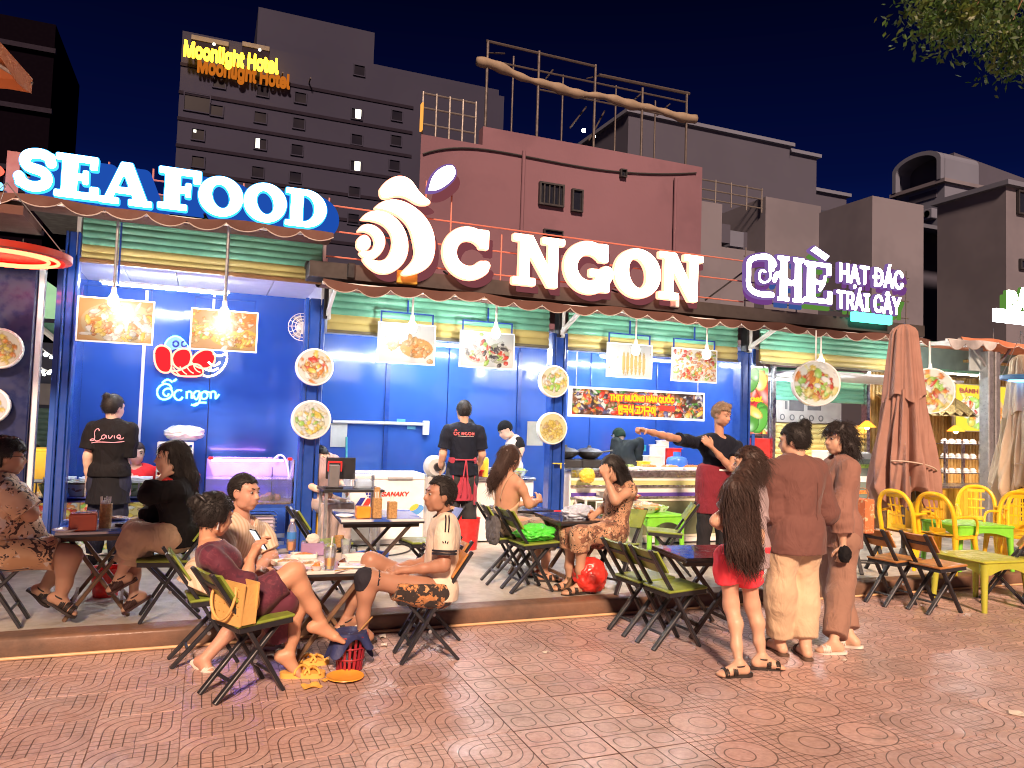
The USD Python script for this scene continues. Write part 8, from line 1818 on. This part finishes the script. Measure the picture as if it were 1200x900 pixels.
a_=P(548,502,9.65);J,f,l=standing(a_[0],9.65,PZ,1.62,-1.6);J['head']=a_+[0,0,0];J['neck']=a_-[0,0,.17];J['shL']=J['neck']+l*.16-[0,0,.05];J['shR']=J['neck']-l*.16-[0,0,.05];J['elL'],J['elR']=J['shL']-[0,0,.28],J['shR']-[0,0,.28];J['wrL'],J['wrR']=J['elL']+f*.15-[0,0,.15],J['elR']+f*.15-[0,0,.15]
p=Person('dark haired worker mostly hidden behind the navy shirt cook',J,SK_W,g=.95,res=.0125,fem=True,face=(.35,-.8,-.4));p.hair(HAIR_K,'short',47,thick=.016,amp=.006,low=-.04);p.shirt(NAVY,sleeve=.7,hem=.08,e=.014);p.trousers(BLACK_T,t1=1.95)
# ================================================================== SMALL THINGS ON TABLES, CHAIRS AND GROUND
PAPER=M('scrap_paper',(.62,.58,.52),.8,var=.15)
KRAFT=M('bamboo_weave',(.40,.24,.09),.6,var=.35,vscale=60.,bump=.6,bscale=90)
STRAW_W=M('white_straw',(.75,.72,.68),.4)
CER=M('white_plate_ceramic',(.78,.79,.80),.2)
T1Z,T2Z,T3Z=PZ+.622,.622,PZ+.622
def tissue_box(label,c,col,nm,rot=0.,w=.19,d=.11,h=.10,tissue=True):
    t=thing('tissue_box',label,'box',c,rot);obj('box_body',MB().box((0,0,h/2),(w,d,h),bev=.008),M(nm,col,.4),t)
    obj('opening',MB().box((0,0,h+.0012),(w*.6,.03,.002)),BLACK,t)
    if tissue:v,f=crumple((0,0,h+.025),(.05,.03,.04),int(c[0]*50)%9,.4,3);obj('tissue',(v,f),PAPER,t,smooth=True)
tissue_box('orange red tissue box on the left folding table',at_z(97,621,T1Z),(.60,.14,.07),'orange_red_plastic',.1,.17,.14,.12,False)
def straw_cup(label,c,n=9,h=.15,r=.036,seed=0,straws=True):
    t=thing('straw_holder',label,'holder',c);obj('holder_body',MB().lathe([(0,0),(r,0),(r*1.04,h*.5),(r,h),(r*.88,h),(r*.88,.01),(0,.01)],(0,0,0),18),KRAFT,t,smooth=40)
    r_=np.random.default_rng(seed)
    if straws:
        for k in range(n):a=r_.uniform(0,2*PI);q=r*.7*math.sqrt(r_.random());obj('straw',MB().tube([(q*math.cos(a),q*math.sin(a),.02),(q*1.4*math.cos(a),q*1.4*math.sin(a),h+r_.uniform(.02,.06))],.0042,5),STRAW_W,t)
    return t
straw_cup('woven straw holder full of white wrapped straws on the left table',at_z(123,618,T1Z),14,.17,.040,2)
sc_=thing('steel_cup','small steel cup behind the orange red tissue box','cup',at_z(107,609,T1Z));obj('cup_body',MB().lathe([(0,0),(.03,0),(.034,.07),(.031,.07),(.028,.005),(0,.005)],(0,0,0),18),STEEL,sc_,smooth=40)
def plate(label,c,r=.09,mat=None,food=None,rot=0.):
    t=thing('plate',label,'plate',c);obj('plate_body',MB().lathe([(0,0),(r*.6,0),(r,.016),(r*.98,.02),(r*.6,.006),(0,.006)],(0,0,0),28),mat or CER,t,smooth=40)
    if food is not None:obj('food',crumple((0,0,.012),(r*.55,r*.45,.018),int(c[0]*91)%13,.5,3),food,t,smooth=True)
plate('white plate left of the orange red tissue box',at_z(76,623,T1Z),.08)
plate('white plate of noodles behind the phones on the left table',at_z(136,609,T1Z),.085,None,F_SHELL)
for k in range(2):obj('phone',MB().box(at_z(149,617,T1Z)+[.0,.01*k,.006+.011*k],(.075,.15,.009),rz(1.2+.15*k),bev=.003),BLACK,label=('dark phone lying on the left table','dark phone lying on top of another phone on the left table')[k],cat='phone')
wb=thing('water_bottle','clear water bottle with a blue label and a little orange drink','bottle',at_z(341,645,T2Z))
obj('bottle_body',MB().lathe([(0,0),(.030,0),(.033,.012),(.033,.06),(.031,.07),(.033,.08),(.033,.14),(.026,.175),(.013,.20),(.013,.212),(0,.212)],(0,0,0),22),glassy('bottle_pet',(.88,.93,.97),1.4,.04,.12),wb,smooth=40)
obj('label',MB().lathe([(.0338,.085),(.0338,.135)],(0,0,0),22),M('blue_label',(.05,.22,.60),.4),wb,smooth=True);obj('drink',MB().lathe([(0,.004),(.030,.006),(.031,.062),(0,.062)],(0,0,0),20),M('orange_drink',(.70,.24,.03),.2,sub=.2),wb,smooth=40);obj('cap',MB().cyl((0,0,.21),(0,0,.228),.015),CER,wb,smooth=40)
tissue_box('lilac tissue box with a white tissue on the front table',at_z(366,650,T2Z),(.30,.20,.36),'lilac_box',-.1,.16,.11,.085)
jc=thing('juice_cup','clear cup of orange juice with a lid and a straw on the front table','cup',at_z(386,667,T2Z))
obj('cup_body',MB().lathe([(0,0),(.028,0),(.040,.13),(.042,.132),(.039,.13),(.027,.004),(0,.004)],(0,0,0),22),glassy('bottle_pet',(.88,.93,.97),1.4,.04,.12),jc,smooth=40)
obj('juice',MB().lathe([(0,.005),(.027,.005),(.034,.075),(0,.075)],(0,0,0),22),M('mango_juice',(.75,.42,.02),.25,sub=.3),jc,smooth=40);obj('lid',MB().lathe([(.043,.130),(.043,.136),(.034,.158),(.010,.166),(0,.166)],(0,0,0),22),CLR,jc,smooth=40);obj('straw',MB().tube([(0,0,.02),(.01,.0,.21)],.0045,6),STRAW_W,jc)
ic=thing('iced_cup','tall clear cup with melted ice behind the juice cup','cup',at_z(405,652,T2Z));obj('cup_body',MB().lathe([(0,0),(.027,0),(.038,.12),(.036,.12),(.026,.004),(0,.004)],(0,0,0),22),glassy('bottle_pet',(.88,.93,.97),1.4,.04,.12),ic,smooth=40);obj('ice',crumple((0,0,.045),(.025,.025,.04),4,.4,3),CLR,ic)
tr_=M('clear_food_tray',(.70,.68,.64),.25,sub=.2)
def food_tray(label,c,w,d,rot,food,seed):
    t=thing('food_tray',label,'tray',c,rot);o,i_=sbox(-w/2,-d/2,w/2,d/2).buffer(-.02).buffer(.02),sbox(-w/2,-d/2,w/2,d/2).buffer(-.026).buffer(.018)
    obj('tray_rim',MB().prism(o.difference(i_),.028,(0,0,.028),(1,0,0),(0,-1,0)),tr_,t);obj('tray_floor',MB().prism(i_,.004,(0,0,.004),(1,0,0),(0,-1,0)),tr_,t)
    if food is not None:obj('food',crumple((0,0,.014),(w*.36,d*.34,.020),seed,.6,3),food,t,smooth=True)
food_tray('clear plastic tray of eaten shells at the left of the front table',at_z(337,661,T2Z),.19,.13,.2,F_SHELL,3)
food_tray('clear plastic tray with orange leftovers at the back of the front table',at_z(356,653,T2Z),.18,.12,-.1,F_ORANGE,5)
food_tray('white foam tray at the right corner of the front table',at_z(420,655,T2Z),.20,.14,.1,None,7)
food_tray('clear plastic tray of shells at the middle of the front table',at_z(362,664,T2Z),.17,.12,.3,F_SHELL,9)
bowl('dip_bowl','small white bowl of orange dip before the juice cup',at_z(371,668,T2Z),.040,.03,CER,True,F_ORANGE)
bowl('dip_bowl','small white bowl of dark sauce right of the juice cup',at_z(402,663,T2Z),.038,.028,CER,True,M('brown_sauce',(.10,.03,.015),.2))
bowl('paper_cup','brown paper cup standing behind the iced cup',at_z(397,641,T2Z),.036,.085,KRAFT,None,None,'cup')
obj('foam_lid',MB().box(at_z(413,664,T2Z)+[0,0,.008],(.17,.12,.012),rz(-.3),bev=.004),CER,label='loose white foam lid near the right corner of the front table',cat='lid')
for k,(a,b)in enumerate((((350,668),(372,661)),((392,670),(414,668)))):obj('chopsticks',MB().tube([at_z(*a,T2Z)+[0,0,.006],at_z(*b,T2Z)+[0,0,.012]],.004,5),KRAFT,label=('wooden chopstick lying across the shells on the front table','wooden chopstick lying beside the loose foam lid')[k],cat='chopstick')
def wood_box(label,px,py,h,w=.075):
    t=thing('straw_holder',label,'holder',at_z(px,py,T3Z));obj('holder_body',MB().box((0,0,h/2),(w,w,h),bev=.004),KRAFT,t)
    for k in range(3):obj('straw',MB().tube([(.01*(k-1),.008*k,.03),(.016*(k-1),.012*k,h+.05)],.004,5),STRAW_W,t)
wood_box('taller wooden straw holder on the blue table',441,607,.17);wood_box('shorter wooden straw holder at the right of the blue table',459,607,.14)
obj('chopstick_box',MB().box(at_z(445,604,T3Z)+[-.02,.06,.12],(.05,.05,.24),bev=.003),KRAFT,label='tall thin wooden box behind the straw holder on the blue table',cat='box')
tissue_box('orange tissue box on the blue table',at_z(425,607,T3Z),(.78,.30,.03),'orange_box',0,.12,.10,.10,False)
plate('white plate at the left end of the blue table',at_z(404,606,T3Z),.08)
BAGB=M('pale_blue_bag',(.42,.50,.62),.25,bump=.6,bscale=25,sub=.2);obj('plastic_bag',crumple(at_z(678,607,T3Z)+[0,0,.05],(.17,.12,.075),12,.45),BAGB,smooth=True,label='pale blue crumpled plastic bag on the table of the floral dress woman',cat='bag')
BAGG=M('bright_green_bag',(.08,.62,.06),.25,bump=.7,bscale=22,sub=.2);obj('plastic_bag',crumple((2.77,6.21,PZ+.50),(.19,.16,.085),14,.55),BAGG,smooth=True,label='bright green crumpled plastic bag on a green folding chair',cat='bag')
BAGR=M('red_plastic_bag',(.62,.04,.03),.28,bump=.5,bscale=18,sub=.2);c=at_z(696,697,PZ);obj('plastic_bag',crumple(c+[0,.08,.15],(.16,.14,.16),16,.28),BAGR,smooth=True,label='red plastic bag hanging by the kerb under the table of the floral dress woman',cat='bag')
obj('grey_jacket',crumple((2.47,6.48,PZ+.50),(.05,.15,.17),18,.35),cloth_mat('grey_jacket_cloth',(.10,.10,.11)),smooth=True,label='grey jacket hung on the chair of the bare backed woman',cat='jacket')
rbk=thing('red_bin','red bin standing behind the crossed legs of the left table','bin',at_z(121,702,PZ)+[0,.12,0]);obj('bin_body',MB().lathe([(0,0),(.09,0),(.115,.22),(.12,.225),(.108,.22),(.085,.01),(0,.01)],(0,0,0),22),RED_PL,rbk,smooth=40)
obj('red_bucket',MB().lathe([(0,0),(.09,0),(.12,.22),(.125,.225),(.11,.22),(.085,.01),(0,.01)],at_z(662,650,PZ)+[0,.1,.25],22),RED_PL,smooth=40,label='red bucket behind the middle folding table legs',cat='bucket')
obj('blue_basin',MB().lathe([(0,0),(.12,0),(.17,.16),(.175,.165),(.16,.16),(.11,.01),(0,.01)],(1.55,7.35,PZ),24),M('blue_basin_plastic',(.03,.16,.62),.3),smooth=40,label='blue plastic basin under the blue topped table',cat='basin')
HBM=M('yellow_holed_bag',(.66,.40,.13),.55,var=.1,bump=.3,bscale=40)
hbg=thing('handbag','yellow beach bag with holes and round handles on the front chair','bag',(.205,4.63,.43),.55)
pl_=Polygon([(-.13,0),(.13,0),(.155,.22),(-.155,.22)]).buffer(.01)
for kx in range(6):
    for kz in range(4):pl_=pl_.difference(Point(-.11+.044*kx,.045+.048*kz).buffer(.007))
for s in(-1,1):obj('bag_side',MB().prism(pl_,.008,(s*.045,0,0),(0,-1,0),(0,0,1)),HBM,hbg)
obj('bag_base',MB().box((0,0,.006),(.09,.26,.012),bev=.004),HBM,hbg)
for s in(-1,1):obj('bag_end',MB().box((0,s*.142,.11),(.085,.008,.22)),HBM,hbg)
for s in(-1,1):obj('bag_handle',MB().tube(spline([(s*.055,-.08,.20),(s*.085,-.10,.10),(s*.095,0,.02),(s*.085,.10,.10),(s*.055,.08,.20)],30),.009,8),HBM,hbg,smooth=True)
wbk=thing('waste_basket','dark red waste basket half covered by a navy bag under the front table','bin',at_z(411,788,0)+[0,.06,0])
M_DR=M('dark_red_basket',(.30,.015,.03),.45)
for k in range(18):
    a=k*2*PI/18;obj('basket_slat',MB().beam((.075*math.cos(a),.075*math.sin(a),.0),(.105*math.cos(a),.105*math.sin(a),.22),.016,.006,up=(math.cos(a),math.sin(a),0)),M_DR,wbk)
for z,r in((.01,.078),(.08,.088),(.15,.098),(.22,.108)):obj('basket_ring',MB().tube([(r*math.cos(a),r*math.sin(a),z)for a in np.linspace(0,2*PI,25)],.006,5),M_DR,wbk)
obj('basket_base',MB().cyl((0,0,0),(0,0,.012),.078),M_DR,wbk)
NVB=M('navy_bag_cloth',(.025,.035,.12),.6,bump=.3,bscale=40)
T=np.linspace(0,2*PI,61);rows=[]
for v in np.linspace(0,1,14):
    drop_=(.10+.06*np.sin(T*2+1.2)+.03*np.sin(T*5));rr=.10+.05*v+.012*np.sin(T*7)*v;z=.245-drop_*v
    rows.append(np.stack([rr*np.cos(T),rr*np.sin(T),z],-1))
rows=[np.stack([.09*np.cos(T)*q,.09*np.sin(T)*q,T*0+.225+.02*q],-1)for q in(.02,.5)]+rows
obj('bag_cover',MB().grid(np.array(rows)).grid((np.array(rows)*[.985,.985,1]-[0,0,.003])[::-1]),NVB,wbk,smooth=True)
obj('stick',MB().tube([(.04,.0,.22),(.13,-.03,.33)],.005,5),KRAFT,wbk)
ORP=M('orange_plate_plastic',(.80,.36,.05),.35)
plate('orange plastic plate lying on the pavement before the waste basket',at_z(405,797,.0)+[0,.02,.003],.115,ORP)
YS=M('yellow_slipper',(.72,.40,.08),.6)
def slipper(label,c,rot):
    t=thing('slipper',label,'slipper',c,rot)
    pl=Polygon(spline([(-.125,0),(-.10,-.036),(0,-.034),(.08,-.046),(.135,-.03),(.15,.0),(.13,.034),(.06,.046),(-.02,.036),(-.10,.036),(-.125,0)],50)).buffer(0)
    obj('sole',MB().prism(pl,.032,(0,0,.032),(1,0,0),(0,-1,0)),YS,t,smooth=40)
    for k in range(4):
        x=.0+.03*k;q=.03*(-1)**k;obj('strap',MB().tube([(x-q*math.cos(u),-.047*math.cos(u),.028+(.040-.005*k)*math.sin(u))for u in np.linspace(0,PI,14)],.0085,6),YS,t,smooth=True)
slipper('yellow strapped slipper on the pavement under the lifted foot',at_z(352,793,0),-.25)
slipper('yellow strapped slipper behind its twin beside the waste basket',at_z(357,786,0)+[.02,.12,0],-.1)
r_=np.random.default_rng(3)
for k,(px_,py_,w,lab)in enumerate(((365,806,.11,'crumpled yellow paper scrap before the slippers'),(381,799,.05,'orange scrap between the slipper and the plate'),(320,770,.08,'white paper scrap under the front chair'),(300,783,.06,'pale scrap beside the chair leg left of the slippers'),(375,775,.09,'clear wrapper on the pavement behind the waste basket'),(450,757,.07,'pale scrap before the kerb left of the orange chair'),(448,747,.08,'white napkin at the kerb under the orange chair'),(640,766,.05,'small scrap on the pavement in front of the green bag chair'),(1194,838,.10,'white paper on the pavement at the right edge'),(990,775,.04,'white speck of paper right of the trio'),(330,764,.10,'white napkin under the front table'))):
    c=at_z(px_,py_,0);m=trimesh.creation.box((w,w*.6,.004)).subdivide().subdivide().subdivide();v=np.array(m.vertices);v[:,2]+=(fbm(v*30+k*5)-.3)*.03;obj('litter',(v@rz(r_.uniform(0,3)).T+c+[0,0,.006],m.faces),PAPER if k not in(0,1)else YS,smooth=True,label=lab,cat='litter',group='scraps of paper on the ground')
cb=thing('floor_cable','black cable looping on the platform in front of the chest freezer','cable',(0,0,0));obj('cable',MB().tube(spline([at_z(420,640,PZ)+[0,0,.01],at_z(455,652,PZ)+[0,0,.01],at_z(480,646,PZ)+[0,0,.01],at_z(470,634,PZ)+[0,0,.01],at_z(505,642,PZ)+[0,0,.01]],50),.009,6),BLACK,cb,smooth=True)
